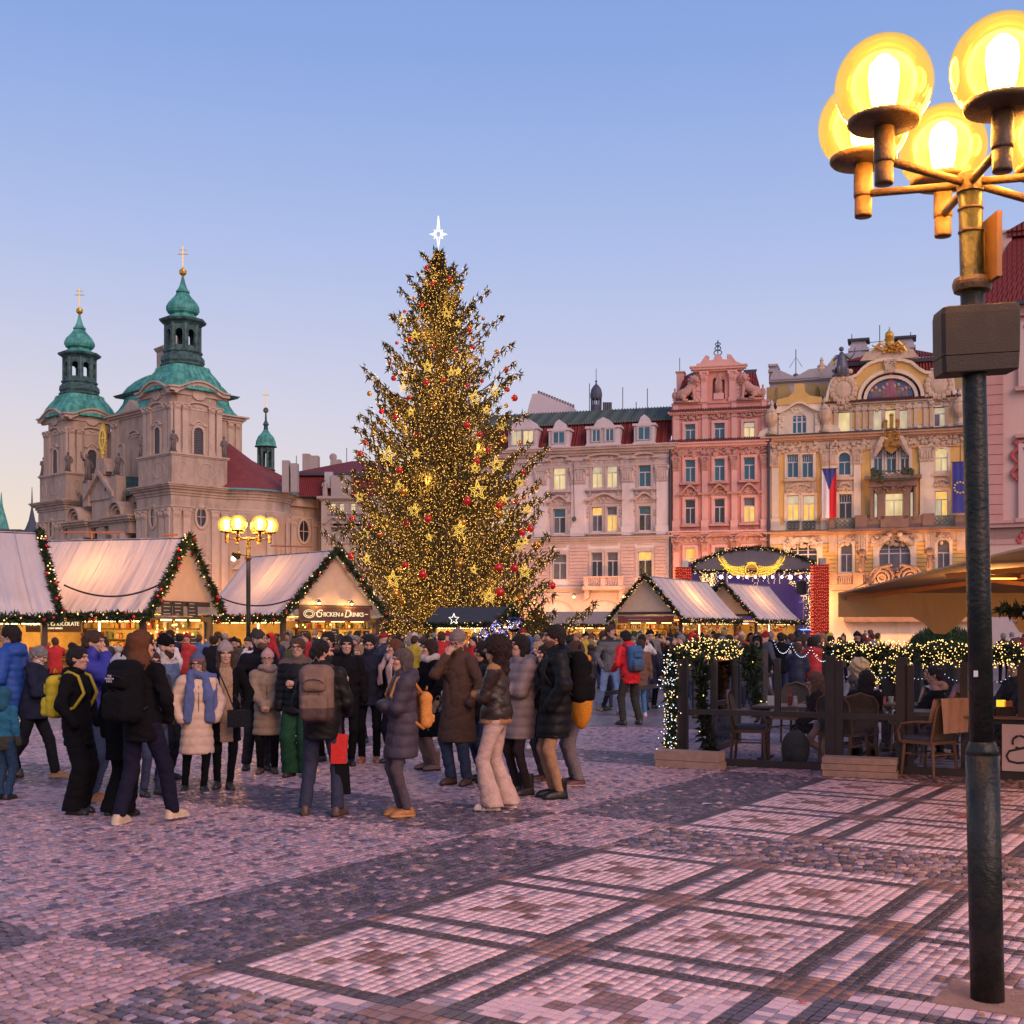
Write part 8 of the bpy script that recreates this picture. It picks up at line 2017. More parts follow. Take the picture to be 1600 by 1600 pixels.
def skeleton(s):
 J = {}; sit = s.get('sit'); lean = s.get('lean', 0.0); dz = -.46 if sit else 0
 hip = .93+dz
 sw = s.get('sway', 0.0)
 for k, sg in ((0,-1),(1,1)):
  J['hip%d'%k] = np.array((sg*.095+sw*.03, 0, hip))
  if sit:
   J['kn%d'%k] = np.array((sg*.13, .43, hip+.0)); J['an%d'%k] = np.array((sg*.13, .42-.06*s.get('tuck',0), .085)); J['yaw%d'%k] = sg*8
  else:
   fx, fy, yw = STANCE[s.get('st','stand')][k]
   if s.get('flip'): fx2, fy2, yw2 = STANCE[s.get('st','stand')][1-k]; fx, fy, yw = -fx2, fy2, -yw2
   an = np.array((fx, fy-.03, .085+(.06 if fy < -.25 else 0))); kn, an = ik(J['hip%d'%k], an, .445, .43, (sg*.1, 1, 0)); J['kn%d'%k] = kn; J['an%d'%k] = an; J['yaw%d'%k] = yw
 sp = lambda z, y=0.0: np.array((sw*.02, y+math.sin(lean)*(z-hip), hip+math.cos(lean)*(z-hip)))
 o = dz
 J['pel'] = np.array((sw*.03,0,hip+.03)); J['wst'] = sp(1.10+o); J['chs'] = sp(1.30+o, .005); J['nk'] = sp(1.47+o, -.005); J['hd'] = sp(1.635+o, .02)+np.array((0, math.sin(s.get('pitch',0.0))*.03, 0))
 for k, sg in ((0,-1),(1,1)):
  J['sh%d'%k] = sp(1.425+o)+np.array((sg*.168,0,-.008)); w, p = ARM[(s.get('al') if k == 0 else s.get('ar')) or s.get('arms','down')]
  w = np.array((sg*w[0], w[1], w[2]+o)); w = np.array((w[0], w[1]+math.sin(lean)*(w[2]-hip)*.8, w[2])); J['el%d'%k], J['wr%d'%k] = ik(J['sh%d'%k], w, .285, .255, (sg*p[0], p[1], p[2]))
 return J
def hand(J, k, curl=.5):
 sg = -1 if k == 0 else 1; w = J['wr%d'%k]; d = w-J['el%d'%k]; d /= np.linalg.norm(d); up = np.array((sg*1.0,.2,.1)) if abs(d[2]) > .8 else np.array((0,.2,1.0))
 n = np.cross(d, up); n /= np.linalg.norm(n)+1e-9; n *= -sg if abs(d[2]) > .8 else 1; s_ = np.cross(n, d); F_ = SDF(*box_grid(w-.14+d*.08, w+.14+d*.08, .0065))
 F_.cap(w-d*.05, w+d*.02, .026, .028, .015); F_.cap(w+d*.02, w+d*.075, .032, .036, .012)
 for q, (o, L) in enumerate(((-.030,.068),(-.010,.078),(.010,.074),(.029,.058))):
  b0 = w+d*.085+s_*o; b1 = b0+(d*(1-curl*.35)+n*curl*.5)*L*.45; b2 = b1+(d*(.75-curl)+n*(.35+curl*.7))*L*.35; b3 = b2+(d*(.4-curl*1.1)+n*(.5+curl*.4))*L*.3
  F_.cap(b0, b1, .0105, .0098, .006); F_.cap(b1, b2, .0098, .0092, .004); F_.cap(b2, b3, .0092, .0082, .004)
 t0 = w+d*.03-s_*.028; t1 = t0-s_*.026+d*.03+n*.012; t2 = t1+d*.032+n*.014; F_.cap(t0, t1, .015, .0115, .008); F_.cap(t1, t2, .0115, .009, .005)
 return F_.mesh()
def rotz(p, c, a): ca, sa = math.cos(a), math.sin(a); q = np.asarray(p,float)-c; return np.array((q[0]*ca-q[1]*sa, q[0]*sa+q[1]*ca, q[2]))+c
def person(label, loc, rz, scale, s, lo=False, group=None):
 J = skeleton(s); sex = s.get('sex','m'); hd = J['hd']; ya = math.radians(s.get('look',0)); pt = s.get('pitch',0.0)
 root = thing('person', label, 'person', loc, rz, group); root.scale = (scale,)*3
 def add(name, VQ, m, mi=None):
  o = npmesh(name, VQ[0], VQ[1], m, root, True, mi); return o
 def hp(x, y, z):     # a point of the head, turned and pitched
  y, z = y*math.cos(pt)-z*math.sin(pt), y*math.sin(pt)+z*math.cos(pt)
  return rotz(hd+np.array((x,y,z)), hd, ya)
 hs = .018 if lo else .0085; bs = .05 if lo else .032
 def ax(c, a, b, fine, r): return np.unique(np.round(np.concatenate([np.arange(a, c-r, bs), np.arange(c-r, c+r, fine), np.arange(c+r, b, bs)]), 4))
 xs = ax(hd[0], -.6, .6, hs, .13); ys = ax(hd[1], -.55, .7, hs, .15); zs = np.unique(np.round(np.concatenate([np.arange(-.03, hd[2]-.2, bs), np.arange(hd[2]-.2, hd[2]+.16, hs)]), 4))
 B = SDF(xs, ys, zs)
 # ---- body: one skin from soles to crown ----
 for k in (0,1):
  B.cap(J['hip%d'%k], J['kn%d'%k], .075, .05, .04); B.cap(J['kn%d'%k], J['an%d'%k], .048, .035, .03); f_ = rotz(J['an%d'%k]+np.array((0,.12,-.05)), J['an%d'%k], -math.radians(J['yaw%d'%k])); B.cap(J['an%d'%k]-np.array((0,0,.045)), f_, .035, .028, .02)
  B.cap(J['sh%d'%k], J['el%d'%k], .042, .034, .03); B.cap(J['el%d'%k], J['wr%d'%k], .034, .025, .02)
  if lo: B.ell(J['wr%d'%k]+(J['wr%d'%k]-J['el%d'%k])*.3, (.05,.05,.06), .02)
 B.cap(J['pel'], J['wst'], .12, .11, .05, .8); B.cap(J['wst'], J['chs'], .11, .125, .05, .8); B.cap(J['chs'], J['nk'], .12, .055, .05, .8); B.cap(J['nk'], hp(0,-.015,-.05), .056, .052, .02)
 B.ell(hp(0,-.012,.035), (.074,.094,.082), .02); B.ell(hp(0,.018,-.035), (.060,.070,.085), .03); B.ell(hp(0,.045,-.085), (.034,.034,.028), .03)
 if not lo:
  B.cap(hp(0,.092,.018), hp(0,.109,-.022), .008, .0135, .012); B.ell(hp(0,.080,.036), (.052,.020,.012), .015)
  for sg in (-1,1):
   B.ell(hp(sg*.030,.092,.014), (.020,.014,.012), .008, -1); B.ell(hp(sg*.038,.066,-.012), (.024,.022,.022), .02); B.ell(hp(sg*.074,-.012,.0), (.011,.020,.032), .008)
  B.ell(hp(0,.084,-.057), (.022,.012,.009), .008)
 V, Q = B.mesh(); sk = SKIN[s.get('skin',0)]
 hm = s.get('hands', '') if not lo else ''
 for k, c in ((0,'l'),(1,'r')):
  if c in hm: v, q = hand(J, k, s.get('curl', .45)); Q = np.concatenate([Q, q+len(V)]); V = np.concatenate([V, v])
 add('body', (V, Q), sk)
 if not lo:
  for sg in (-1,1):
   b = MB(); b.ball(hp(sg*.030,.0795,.013), (.0125,.0085,.0075), 8, 6); b.build('eye', EYEM, root, True)
   b = MB(); b.tube([hp(sg*.016,.097,.031), hp(sg*.032,.095,.036), hp(sg*.047,.082,.030)], [.0035,.0045,.003], 5); b.build('eyebrow', cloth(s.get('hairc',(.03,.02,.015)),'hair'), root)
  b = MB(); b.tube([hp(-.022,.087,-.056), hp(0,.0965,-.054), hp(.022,.087,-.056)], [.003,.0065,.003], 6); b.build('mouth', LIP, root, True)
  if s.get('glasses'):
   b = MB()
   for sg in (-1,1): b.tube([hp(sg*.031+.024*math.cos(v), .104, .010+.019*math.sin(v)) for v in np.linspace(0,2*PI,13)], .0028, 5, cap=False); b.tube([hp(sg*.055,.10,.014), hp(sg*.078,.02,.012), hp(sg*.078,-.02,.01)], .0025, 5)
   b.tube([hp(-.008,.106,.014), hp(.008,.106,.014)], .0028, 5); b.build('glasses', SPEC, root)
 # ---- trousers ----
 h = .04 if lo else .020; tk, tcol = s.get('leg', ('slim',(.03,.03,.04)))[:2]; T = {'slim': (.088,.062,.052), 'reg': (.098,.075,.066), 'wide': (.105,.098,.118), 'flare': (.092,.07,.118), 'legging': (.083,.058,.043)}[tk]
 allp = np.array([J['hip0'],J['hip1'],J['kn0'],J['kn1'],J['an0'],J['an1'],J['pel']]); D_ = SDF(*box_grid(allp.min(0)-.2, np.maximum(allp.max(0)+.2, J['wst']+.02), h))
 for k in (0,1):
  a, kn, an = J['hip%d'%k], J['kn%d'%k], J['an%d'%k]; D_.cap(a, kn, T[0], T[1], .03); low = an+np.array((0,0,-.035 if tk in ('wide','flare') else -.005)); D_.cap(kn, low, T[1], T[2], .025)
 D_.cap(J['pel']-np.array((0,0,.04)), J['wst'], .135, .13, .05, .82)
 if not lo: D_.disp(lambda X, Y, Z: .004*np.sin(31*X+47*Z+11*Y)*np.sin(23*Z-17*Y+5)+{'legging':.0015,'slim':.005}.get(tk,.011)*(1-np.abs(np.sin(26*Z+13*X+9*Y+1.3*np.sin(15*Z+9*X))))**3*(.35+np.exp(-((Z-.18)/.14)**2)+.8*np.exp(-((Z-.52)/.10)**2)+.7*np.exp(-((Z-.88)/.10)**2)))
 if not s.get('sit'): D_.plane((0,0,-1), -.045 if tk in ('wide','flare') else -.07)
 add('trousers' if tk != 'legging' else 'leggings', D_.mesh(), cloth(tcol, 'c'))
 # ---- shoes ----
 sm, sol, boot = s.get('shoe', ((.05,.04,.035),(.03,.03,.03),0))
 for k in (0,1):
  an = J['an%d'%k]; a = -math.radians(J['yaw%d'%k]); base = np.array((an[0], an[1], an[2]-.085)); R_ = lambda x, y, z: rotz(base+np.array((x,y,z)), base, a)
  Sx = SDF(*box_grid(base+np.array((-.19,-.19,-.02)), base+np.array((.19,.26,.14+boot)), .03 if lo else .013)); Sx.cap(R_(0,-.035,.04), R_(0,.14,.033), .043, .038, .03); Sx.cap(R_(0,.02,.055), R_(0,.10,.045), .036, .03, .03); Sx.cap(R_(0,-.03,.05), R_(0,-.02,.10+boot), .042, .045 if not boot else .052, .02)
  Sx.cap(R_(0,-.04,.012), R_(0,.15,.012), .047, .043, .01)
  base_z = base[2]
  Sx.plane((0,0,-1), -base_z-.001); Sx.plane((0,0,1), base_z+.105+boot); V, Q = Sx.mesh()
  mi = (V[Q].mean(1)[:,2] < base_z+.026).astype(int); add('boot' if boot else 'shoe', (V, Q), [cloth(sm,'leather'), cloth(sol)], mi)
 # ---- coat ----
 kind, col, hem = s['coat'][:3]; opt = s['coat'][3] if len(s['coat']) > 3 else ''; t = {'puffer': .030, 'coat': .018, 'jacket': .016, 'shell': .022}[kind]; h = .045 if lo else .017
 if s.get('sit'): hem = max(hem-.46, J['pel'][2]-.10)
 ar = np.array([J[q+str(k)] for q in ('sh','el','wr') for k in (0,1)]+[J['pel'],J['nk']]); lo_ = ar.min(0)-.16; hi_ = ar.max(0)+.16; lo_[2] = min(lo_[2], hem-.02); lo_[:2] = np.minimum(lo_[:2], -.30); hi_[:2] = np.maximum(hi_[:2], .30); hi_[2] = max(hi_[2], J['nk'][2]+.14)
 C = SDF(*box_grid(lo_, hi_, h)); fm = s.get('fat', 0.0)
 C.cap(J['wst'], J['chs'], .128+t+fm, .142+t, .06, .80); C.cap(J['chs'], J['nk']-np.array((0,0,.03)), .142+t, .07+t, .05, .82); C.cap(J['pel'], J['wst'], .140+t+fm, .126+t+fm, .06, .84)
 C.cap(J['sh0'], J['sh1'], .056+t*.6, .056+t*.6, .06)
 if hem < J['pel'][2]-.02:
  w = .148+t*.8+fm+(.045 if 'A' in opt else .02)*((J['pel'][2]-hem)/.4); mid = (J['kn0']+J['kn1'])/2; e_ = np.array((mid[0]*.5, mid[1]*.35, hem-.05)); C.cap(J['pel'], e_, .145+t+fm, w, .05, .88)
 for k in (0,1):
  C.cap(J['sh%d'%k], J['el%d'%k], .058+t, .050+t, .035); C.cap(J['el%d'%k], J['wr%d'%k]-(J['wr%d'%k]-J['el%d'%k])*.02, .050+t, .040+t*.8, .025)
 C.cap(J['nk']-np.array((0,.0,.03)), J['nk']+np.array((0,.01,.035 if 'c' not in opt else .075)), .078+t*.5, .072+t*.4, .02)
 if 'h' in opt: C.ell(J['nk']+np.array((0,-.085,.0)), (.115,.075,.085), .03); C.ell(J['nk']+np.array((0,-.06,.05)), (.10,.06,.04), .03)
 if 'H' in opt:   # hood worn up, open at the face
  C2 = SDF(*box_grid(hd-np.array((.19,.2,.25)), hd+np.array((.19,.2,.19)), h*.8)); C2.ell(hp(0,-.025,.03), (.115,.135,.128), .03); C2.cap(hp(0,-.05,-.06), J['nk']+np.array((0,-.04,.02)), .10, .12, .04); C2.ell(hp(0,.125,-.005), (.083,.11,.112), .015, -1)
  C2.disp(lambda X, Y, Z: .004*np.sin(30*X+40*Z)*np.sin(35*Z+20*Y)); add('hood', C2.mesh(), cloth(s.get('hoodc', col), 'wool'))
 if kind == 'puffer': p_ = s.get('rib', .085); C.disp(lambda X, Y, Z: .013*np.abs(np.cos(PI*(Z+(.25*np.abs(X) if 'v' in opt else 0))/p_))**.5*-1+.006+.004*np.sin(40*X+9*Z)*np.sin(33*Y))
 else: C.disp(lambda X, Y, Z: .005*np.sin(19*X+27*Z+6*Y)*np.sin(14*Z-21*Y+2*X)+.014*(1-np.abs(np.sin(17*Z-12*X+8*Y+1.6*np.sin(11*X+8*Z+5*Y))))**3+.008*(1-np.abs(np.sin(24*Z+21*X-9*Y+1.1*np.sin(16*Z))))**3)
 C.plane((0,0,-1), -hem)
 V, Q = C.mesh(); cm = [cloth(col, s.get('fab', 'shell' if kind in ('puffer','shell') else 'wool' if kind == 'coat' else 'c'))]; mi = None; cen = V[Q].mean(1)
 if s.get('trim'):
  tc_, where = s['trim']; cm.append(cloth(tc_, 'fur')); mi = np.zeros(len(Q), int)
  if 'e' in where: mi[(cen[:,2] < hem+.055)] = 1
  if 'n' in where: mi[(cen[:,2] > J['nk'][2]-.03)] = 1
  if 'w' in where:
   for k in (0,1): mi[np.linalg.norm(cen-J['wr%d'%k], axis=1) < .075] = 1
  if 'f' in where: mi[(np.abs(cen[:,0]) < .075) & (cen[:,1] > .04)] = 1
  if 'L' in where: mi[cen[:,2] < hem+.22] = 1
 add({'puffer':'puffer_jacket','coat':'coat','jacket':'jacket','shell':'jacket'}[kind], (V, Q), cm, mi)
 if not lo and 'z' in opt:
  b = MB(); yv = lambda z: (.142+t)*.82+.012+math.sin(s.get('lean',0))*(z-.93); b.tube([(0, yv(z), z) for z in np.linspace(max(hem+.03, J['pel'][2]-.1), J['nk'][2]-.1, 8)], .004, 5); b.build('zip', SPEC, root)
 # ---- hair, hat, beard, scarf ----
 hr = s.get('hair', 'short'); hc = s.get('hairc', (.03,.02,.015)); q_ = .026 if lo else .0095
 if hr != 'none':
  E_ = SDF(*box_grid(hd-np.array((.20,.22,.48 if hr in ('long','curly') else .22)), hd+np.array((.20,.20,.27)), q_)); th = .012
  E_.ell(hp(0,-.018,.042), (.080+th,.098+th,.084+th), .02); E_.ell(hp(0,-.045,-.01), (.078+th,.068+th,.085), .02)
  if hr == 'long':
   for sg in (-1,1): E_.cap(hp(sg*.07,-.01,-.02), hp(sg*.085,.02,-.26), .036, .028, .03)
   E_.cap(hp(0,-.07,.0), hp(0,-.085,-.30), .085, .07, .04, .6)
  if hr == 'bob':
   for sg in (-1,1): E_.cap(hp(sg*.075,-.01,.0), hp(sg*.082,.005,-.10), .034, .026, .03)
   E_.cap(hp(0,-.06,.0), hp(0,-.065,-.11), .085, .07, .03, .7)
  if hr == 'curly':
   E_.ell(hp(0,-.04,.03), (.13,.135,.125), .03); E_.cap(hp(0,-.06,-.02), hp(0,-.07,-.22), .115, .10, .04, .8)
  if hr == 'bun': E_.ell(hp(.0,-.07,.135), (.045,.045,.042), .012)
  if hr != 'back': E_.ell(hp(0,.10,-.05), (.064 if hr != 'curly' else .07,.085,.112), .012, -1)
  if hr == 'short': E_.cap(hp(-.12,.01,-.075), hp(.12,.01,-.075), .062, .062, .015, sign=-1)
  am = .018 if hr == 'curly' else .006; fr = 55 if hr == 'curly' else 58
  E_.disp(lambda X, Y, Z: am*np.sin(fr*X+fr*.5*Z)*np.sin(fr*.8*Z+(fr*.6)*Y)+(.0045*np.sin(150*X+95*Y+12*Z) if hr != 'curly' else .006*np.sin(110*Z+80*X)*np.sin(95*Y)))
  add('hair', E_.mesh(), cloth(hc, 'hair'))
 if s.get('hat'):
  hk, hcol = s['hat'][:2]; E_ = SDF(*box_grid(hd-np.array((.17,.18,.1)), hd+np.array((.17,.18,.26)), q_)); E_.ell(hp(0,-.016,.062), (.096,.115,.100), .02); E_.cap(hp(0,-.03,.10), hp(0,-.035,.155), .06, .035, .03)
  zc_ = hd[2]+.035+pt*.02; E_.plane((-math.sin(ya)*-.25, -.25*math.cos(ya), -1), -(zc_)-.25*math.cos(ya)*hd[1]+ math.sin(ya)*.25*hd[0]+.0)
  V, Q = None, None
  E_.disp(lambda X, Y, Z: .0025*np.sin(90*X)*np.sin(70*Y)+.002*np.sin(140*Z)); V, Q = E_.mesh(); mm = [cloth(hcol,'wool')]; mi = None
  if len(s['hat']) > 2: mm.append(cloth(s['hat'][2],'wool')); mi = (V[Q].mean(1)[:,2] < hd[2]+.085).astype(int)
  add('hat', (V, Q), mm, mi)
  if hk == 'pom': b = MB(); b.ball(hp(0,-.03,.225), .042, 12, 8); b.build('pompom', cloth(hcol,'fur'), root, True)
 if s.get('beard') and not lo:
  E_ = SDF(*box_grid(hd-np.array((.12,.1,.18)), hd+np.array((.12,.16,.06)), .0095)); E_.ell(hp(0,.025,-.052), (.066,.074,.078), .02); E_.ell(hp(0,.05,-.09), (.045,.042,.045), .02); E_.ell(hp(0,.10,.0), (.060,.07,.05), .01, -1); E_.ell(hp(0,.095,-.056), (.02,.02,.007), .005, -1); E_.plane((0,0,1), hd[2]+.0); E_.disp(lambda X, Y, Z: .003*np.sin(130*X)*np.sin(120*Z)); add('beard', E_.mesh(), cloth(s['beard'],'hair'))
 if s.get('scarf'):
  sc, ln = s['scarf']; nk = J['nk']+np.array((0,.0,.045)); E_ = SDF(*box_grid(nk-np.array((.25,.25,.12+ln)), nk+np.array((.25,.25,.14)), .016 if not lo else .035))
  for i in range(12):
   a, c = 2*PI*i/12, 2*PI*(i+1)/12; E_.cap(nk+np.array((.095*math.cos(a),.09*math.sin(a)+.01,.02*math.sin(a*2))), nk+np.array((.095*math.cos(c),.09*math.sin(c)+.01,.02*math.sin(c*2))), .045, .045, .02)
  if ln > 0:
   for sg in ((-1,1) if ln > .3 else (1,)): E_.cap(nk+np.array((sg*.09,.10,-.03)), nk+np.array((sg*.12,.175,-ln*.5)), .055, .06, .02, .45); E_.cap(nk+np.array((sg*.12,.175,-ln*.5)), nk+np.array((sg*.14,.17,-ln)), .06, .065, .02, .4)
   if ln > .3: E_.cap(nk+np.array((-.19,.03,-.05)), nk+np.array((-.215,.09,-ln*.95)), .07, .075, .03, .6)
  E_.disp(lambda X, Y, Z: .006*np.sin(60*X+40*Y)*np.sin(18*Z)); add('scarf', E_.mesh(), cloth(sc,'wool'))
 return root, J
def backpack(label, root, J, col, size=1.0, kind='pack', trim=None, side=0.0, drop=0.0):
 r = thing('backpack', label, 'backpack', root.location, root.rotation_euler[2]); r.scale = root.scale; k = size
 c = J['chs']+np.array((side, -.225-.03*k, -.06-drop)); E_ = SDF(*box_grid(c-np.array((.25,.22,.36))*k, c+np.array((.25,.22,.36))*k, .014))
 E_.rbox(c+np.array((0,.02,-.02))*k, np.array((.148,.085,.235))*k, .075*k, .02); E_.cap(c+np.array((-.07,.02,.17))*k, c+np.array((.07,.02,.17))*k, .075*k, .075*k, .04)
 if kind == 'pack': E_.rbox(c+np.array((0,-.075,-.12))*k, np.array((.118,.062,.115))*k, .045*k, .012); E_.rbox(c+np.array((0,-.065,.085))*k, np.array((.10,.045,.07))*k, .035*k, .012)
 else: E_.rbox(c+np.array((.0,-.06,-.12))*k, np.array((.07,.05,.06))*k, .03*k, .01)
 E_.disp(lambda X, Y, Z: .0035*np.sin(38*X+30*Z)*np.sin(41*Z+12*Y)); V, Q = E_.mesh(); mi = None; ms = [cloth(col)]
 if trim: ms.append(cloth(trim,'shell')); cen = V[Q].mean(1); mi = (cen[:,2] < c[2]-.12*k).astype(int)
 npmesh('pack_body', V, Q, ms, r, True, mi)
 for sg in (-1,1):
  b = MB(); w = J['sh0' if sg < 0 else 'sh1']*.62+J['nk']*.38; pts = [c+np.array((sg*.07,.06,.17)), w+np.array((0,-.03,.065)), w+np.array((sg*.01,.085,.02)), J['chs']+np.array((sg*.125,.155,-.02)), J['chs']+np.array((sg*.155,.06,-.17)), c+np.array((sg*.1,.05,-.2))]
  P2 = []
  for i in range(len(pts)-1): P2 += [pts[i]+(pts[i+1]-pts[i])*q for q in (0,.5)]
  b.tube(P2+[pts[-1]], .018, 6); b.build('strap', cloth(trim or tuple(q*.8 for q in col),'shell'), r, True)
 b = MB(); b.tube([c+np.array((-.03,.0,.27*k)), c+np.array((0,-.01,.31*k)), c+np.array((.03,.0,.27*k))], .009, 6); b.build('handle', cloth(tuple(q*.7 for q in col),'shell'), r)
 b = MB()
 for zz, w_ in ((.09,.10),(-.03,.07)): b.tube([c+np.array((w_*math.cos(v),-.118-.022*math.sin(v), zz+.05*math.sin(v)))*np.array((1,1,1)) for v in np.linspace(.1,PI-.1,9)], .0035, 4)
 b.build('zip', SPEC, r)
 return r
def local_pt(root, p): return root.matrix_basis @ Vector(p)
def place(label, px, fy, top, face, s, **kw):
 d = gd(fy); z = H+(HZ-top)/F*d; hh = 1.755+(.035 if s.get('hat') or 'H' in (s['coat'][3] if len(s['coat']) > 3 else '') else 0)+(.02 if s.get('hair') in ('bun','curly') else 0)
 if s.get('sit'): hh -= .46
 x, y = pxy(px, d); return person(label, (x, y, 0), math.radians(face)+PI, z/hh, s, **kw)
# ================= THE PEOPLE IN THE PHOTOGRAPH =================
BK = (.006,.0055,.007); NV = (.012,.015,.035); TAN = (.33,.22,.16); JEAN = (.04,.06,.12); DKJ = (.012,.012,.022); BR = (.075,.045,.03); DH = (.018,.012,.010); BH = (.06,.03,.017); BL = (.30,.19,.09); GH = (.22,.20,.19)
SB = ((.03,.025,.022),(.04,.035,.03),0); SW = ((.55,.40,.27),(.6,.5,.4),0); BT = ((.025,.02,.02),(.03,.028,.026),.13); TB = ((.30,.13,.05),(.40,.25,.13),0)
def Dd_(**k): return k
def W(*a, bp=None, **k):
 r, J = place(*a, **k)
 if bp: backpack(bp[0], r, J, bp[1], *bp[2:])
 return r, J
W('man in bright blue padded jacket with green hood and glasses, cut by the view edge', 18, 1216, 978, -100, Dd_(coat=('puffer',(.02,.07,.30),.80,'h'), leg=('slim',BK), shoe=SB, hair='short', hairc=DH, glasses=1, look=5, arms='pocket', fat=.02))
W('small child in teal and olive hooded jacket seen from behind', 6, 1249, 1072, 165, Dd_(coat=('jacket',(.03,.14,.22),.78,'H'), hoodc=(.03,.11,.17), leg=('reg',(.03,.06,.11)), shoe=SB, trim=((.07,.065,.04),'L'), st='narrow'))
r, J = W('grey haired man with white beard walking in a navy jacket and reading his phone', 52, 1217, 1011, 88, Dd_(coat=('jacket',(.017,.018,.036),.80,'h'), leg=('reg',(.011,.011,.015)), shoe=TB, hair='short', hairc=GH, beard=(.6,.55,.5), st='stride', arms='phone', hands='lr', pitch=-.45, lean=.10, fat=.035))
def phone(label, r, J, k='1'):
 p = J['wr'+k]+np.array((0,.12,.05)); b = MB(); b.box(-.036,.036,-.005,.005,-.07,.07); o = b.build('phone', mat('phone_black', (.02,.02,.025), .3), None); m = b = MB(); b.box(-.032,.032,-.0065,-.005,-.062,.062); b.build('screen', glow('phone_screen', (.15,.55,.75), 1.2), o); o.matrix_world = Matrix.Translation(local_pt(r, p)) @ r.rotation_euler.to_matrix().to_4x4() @ Matrix.Rotation(-.9, 4, 'X'); tag(o, label, 'phone')
phone('phone with a lit turquoise screen held by the bearded man', r, J)
W('young woman with hair bun, black jacket and wide black trousers, wearing a yellow rucksack', 120, 1271, 1009, 78, Dd_(sex='f', coat=('jacket',(.005,.005,.007),.72,'h'), leg=('wide',(.005,.005,.006)), shoe=BT, hair='bun', hairc=DH, arms='pocket', st='narrow'), bp=('yellow rucksack on the back of the woman with the hair bun', (.50,.38,.03), .92))
W('short haired man in violet blue padded jacket holding a hand to his mouth', 145, 1252, 987, 82, Dd_(coat=('puffer',(.035,.035,.26),.80,'c'), leg=('slim',JEAN), shoe=TB, hair='short', hairc=BH, ar='mouth', al='fold', hands='r', st='narrow'))
W('tall man in brown raised hood and black jacket, feet wide apart, seen from behind', 222, 1287, 984, 158, Dd_(coat=('jacket',(.008,.0065,.007),.76,'H'), hoodc=(.12,.048,.024), leg=('reg',(.012,.011,.026)), shoe=SW, hair='back', look=-48, st='lunge', arms='pocket', fat=.015), bp=('big black rucksack on the back of the tall hooded man', (.007,.007,.009), 1.15))
bp_ = next(o for o in COL.objects if o.get('label') == 'big black rucksack on the back of the tall hooded man'); q = P(176, 1060, 10.98)
for t_, dz in (('THE', .024), ('NORTH', 0), ('FACE', -.024)): text(t_, .027, bp_.matrix_basis.inverted() @ Matrix.Translation((q.x, 10.885, q.z+dz)) @ Matrix.Rotation(-.38, 4, 'Z') @ Matrix.Rotation(PI/2, 4, 'X'), mat('logo_white', (.6,.56,.58), .7, var=0), bp_, 'lettering', .002)
W('woman in black coat and flared black trousers mostly hidden by the hooded man', 186, 1274, 1024, 150, Dd_(sex='f', coat=('coat',BK,.62,''), leg=('flare',(.005,.005,.006)), shoe=SB, hair='long', hairc=DH, hat=('pom',(.5,.45,.45))))
W('woman with glasses and jeans squeezed between the hooded man and the denim jacket', 238, 1243, 1020, 40, Dd_(sex='f', coat=('jacket',(.05,.04,.05),.80,''), leg=('slim',(.05,.06,.12)), shoe=SB, hair='short', hairc=BH, glasses=1))
W('bearded man in black beanie and denim jacket with white collar', 258, 1219, 993, 72, Dd_(coat=('jacket',(.10,.14,.24),.86,'c'), trim=((.55,.45,.40),'n'), leg=('reg',(.028,.026,.035)), shoe=SB, hair='none', hat=('b',(.005,.005,.006)), beard=(.05,.03,.02), arms='pocket'))
W('woman in long cream quilted coat with blue grey hat and wide blue scarf', 308, 1238, 1020, 22, Dd_(sex='f', coat=('puffer',(.62,.43,.32),.50,'zA'), leg=('legging',(.006,.006,.007)), shoe=((.02,.02,.025),(.4,.36,.36),0), hair='bob', hairc=(.15,.08,.05), hat=('b',(.10,.11,.19),(.20,.11,.13)), scarf=((.11,.14,.30),.56), glasses=1, arms='pocket', look=-18, st='shift', rib=.11))
W('long haired woman in black coat and grey bobble hat with a bag across her body', 352, 1232, 1003, 18, Dd_(sex='f', coat=('coat',(.009,.007,.007),.58,'A'), trim=((.40,.25,.16),'f'), leg=('legging',(.008,.007,.007)), shoe=SB, hair='long', hairc=BH, hat=('pom',(.34,.27,.25)), arms='pocket', st='cross'))
x, y = pxy(374, 13.42); b = MB(); b.box(-.12,.12,-.045,.045,0,.19); b.tube([(-.05,0,.19),(-.13,-.04,.42),(-.24,-.02,.66),(-.27,.10,.70)], .008, 6); b.tube([(.05,.0,.19),(-.04,-.03,.36)], .008, 6); tag(b.build('handbag', cloth(BK,'leather'), loc=(x, y-.02, .72)), 'black leather bag hanging by its strap at the long haired woman in black', 'handbag')
W('man with glasses and dark beanie looking up behind the woman in beige', 405, 1203, 983, 25, Dd_(coat=('jacket',(.010,.009,.014),.80,'c'), leg=('reg',(.03,.028,.035)), shoe=BT, hair='none', hat=('b',(.05,.042,.04)), glasses=1, beard=(.10,.06,.04), pitch=.3, look=30, arms='pocket', st='shift'))
W('woman in beige quilted coat and pink beanie with her hands clasped', 418, 1208, 1015, 8, Dd_(sex='f', coat=('puffer',(.27,.185,.125),.56,'zA'), leg=('slim',BK), shoe=((.11,.06,.04),(.07,.05,.04),.10), hair='none', hat=('b',(.50,.29,.27)), scarf=((.30,.21,.18),0), glasses=1, arms='clasp', hands='lr', pitch=.12, rib=.12))
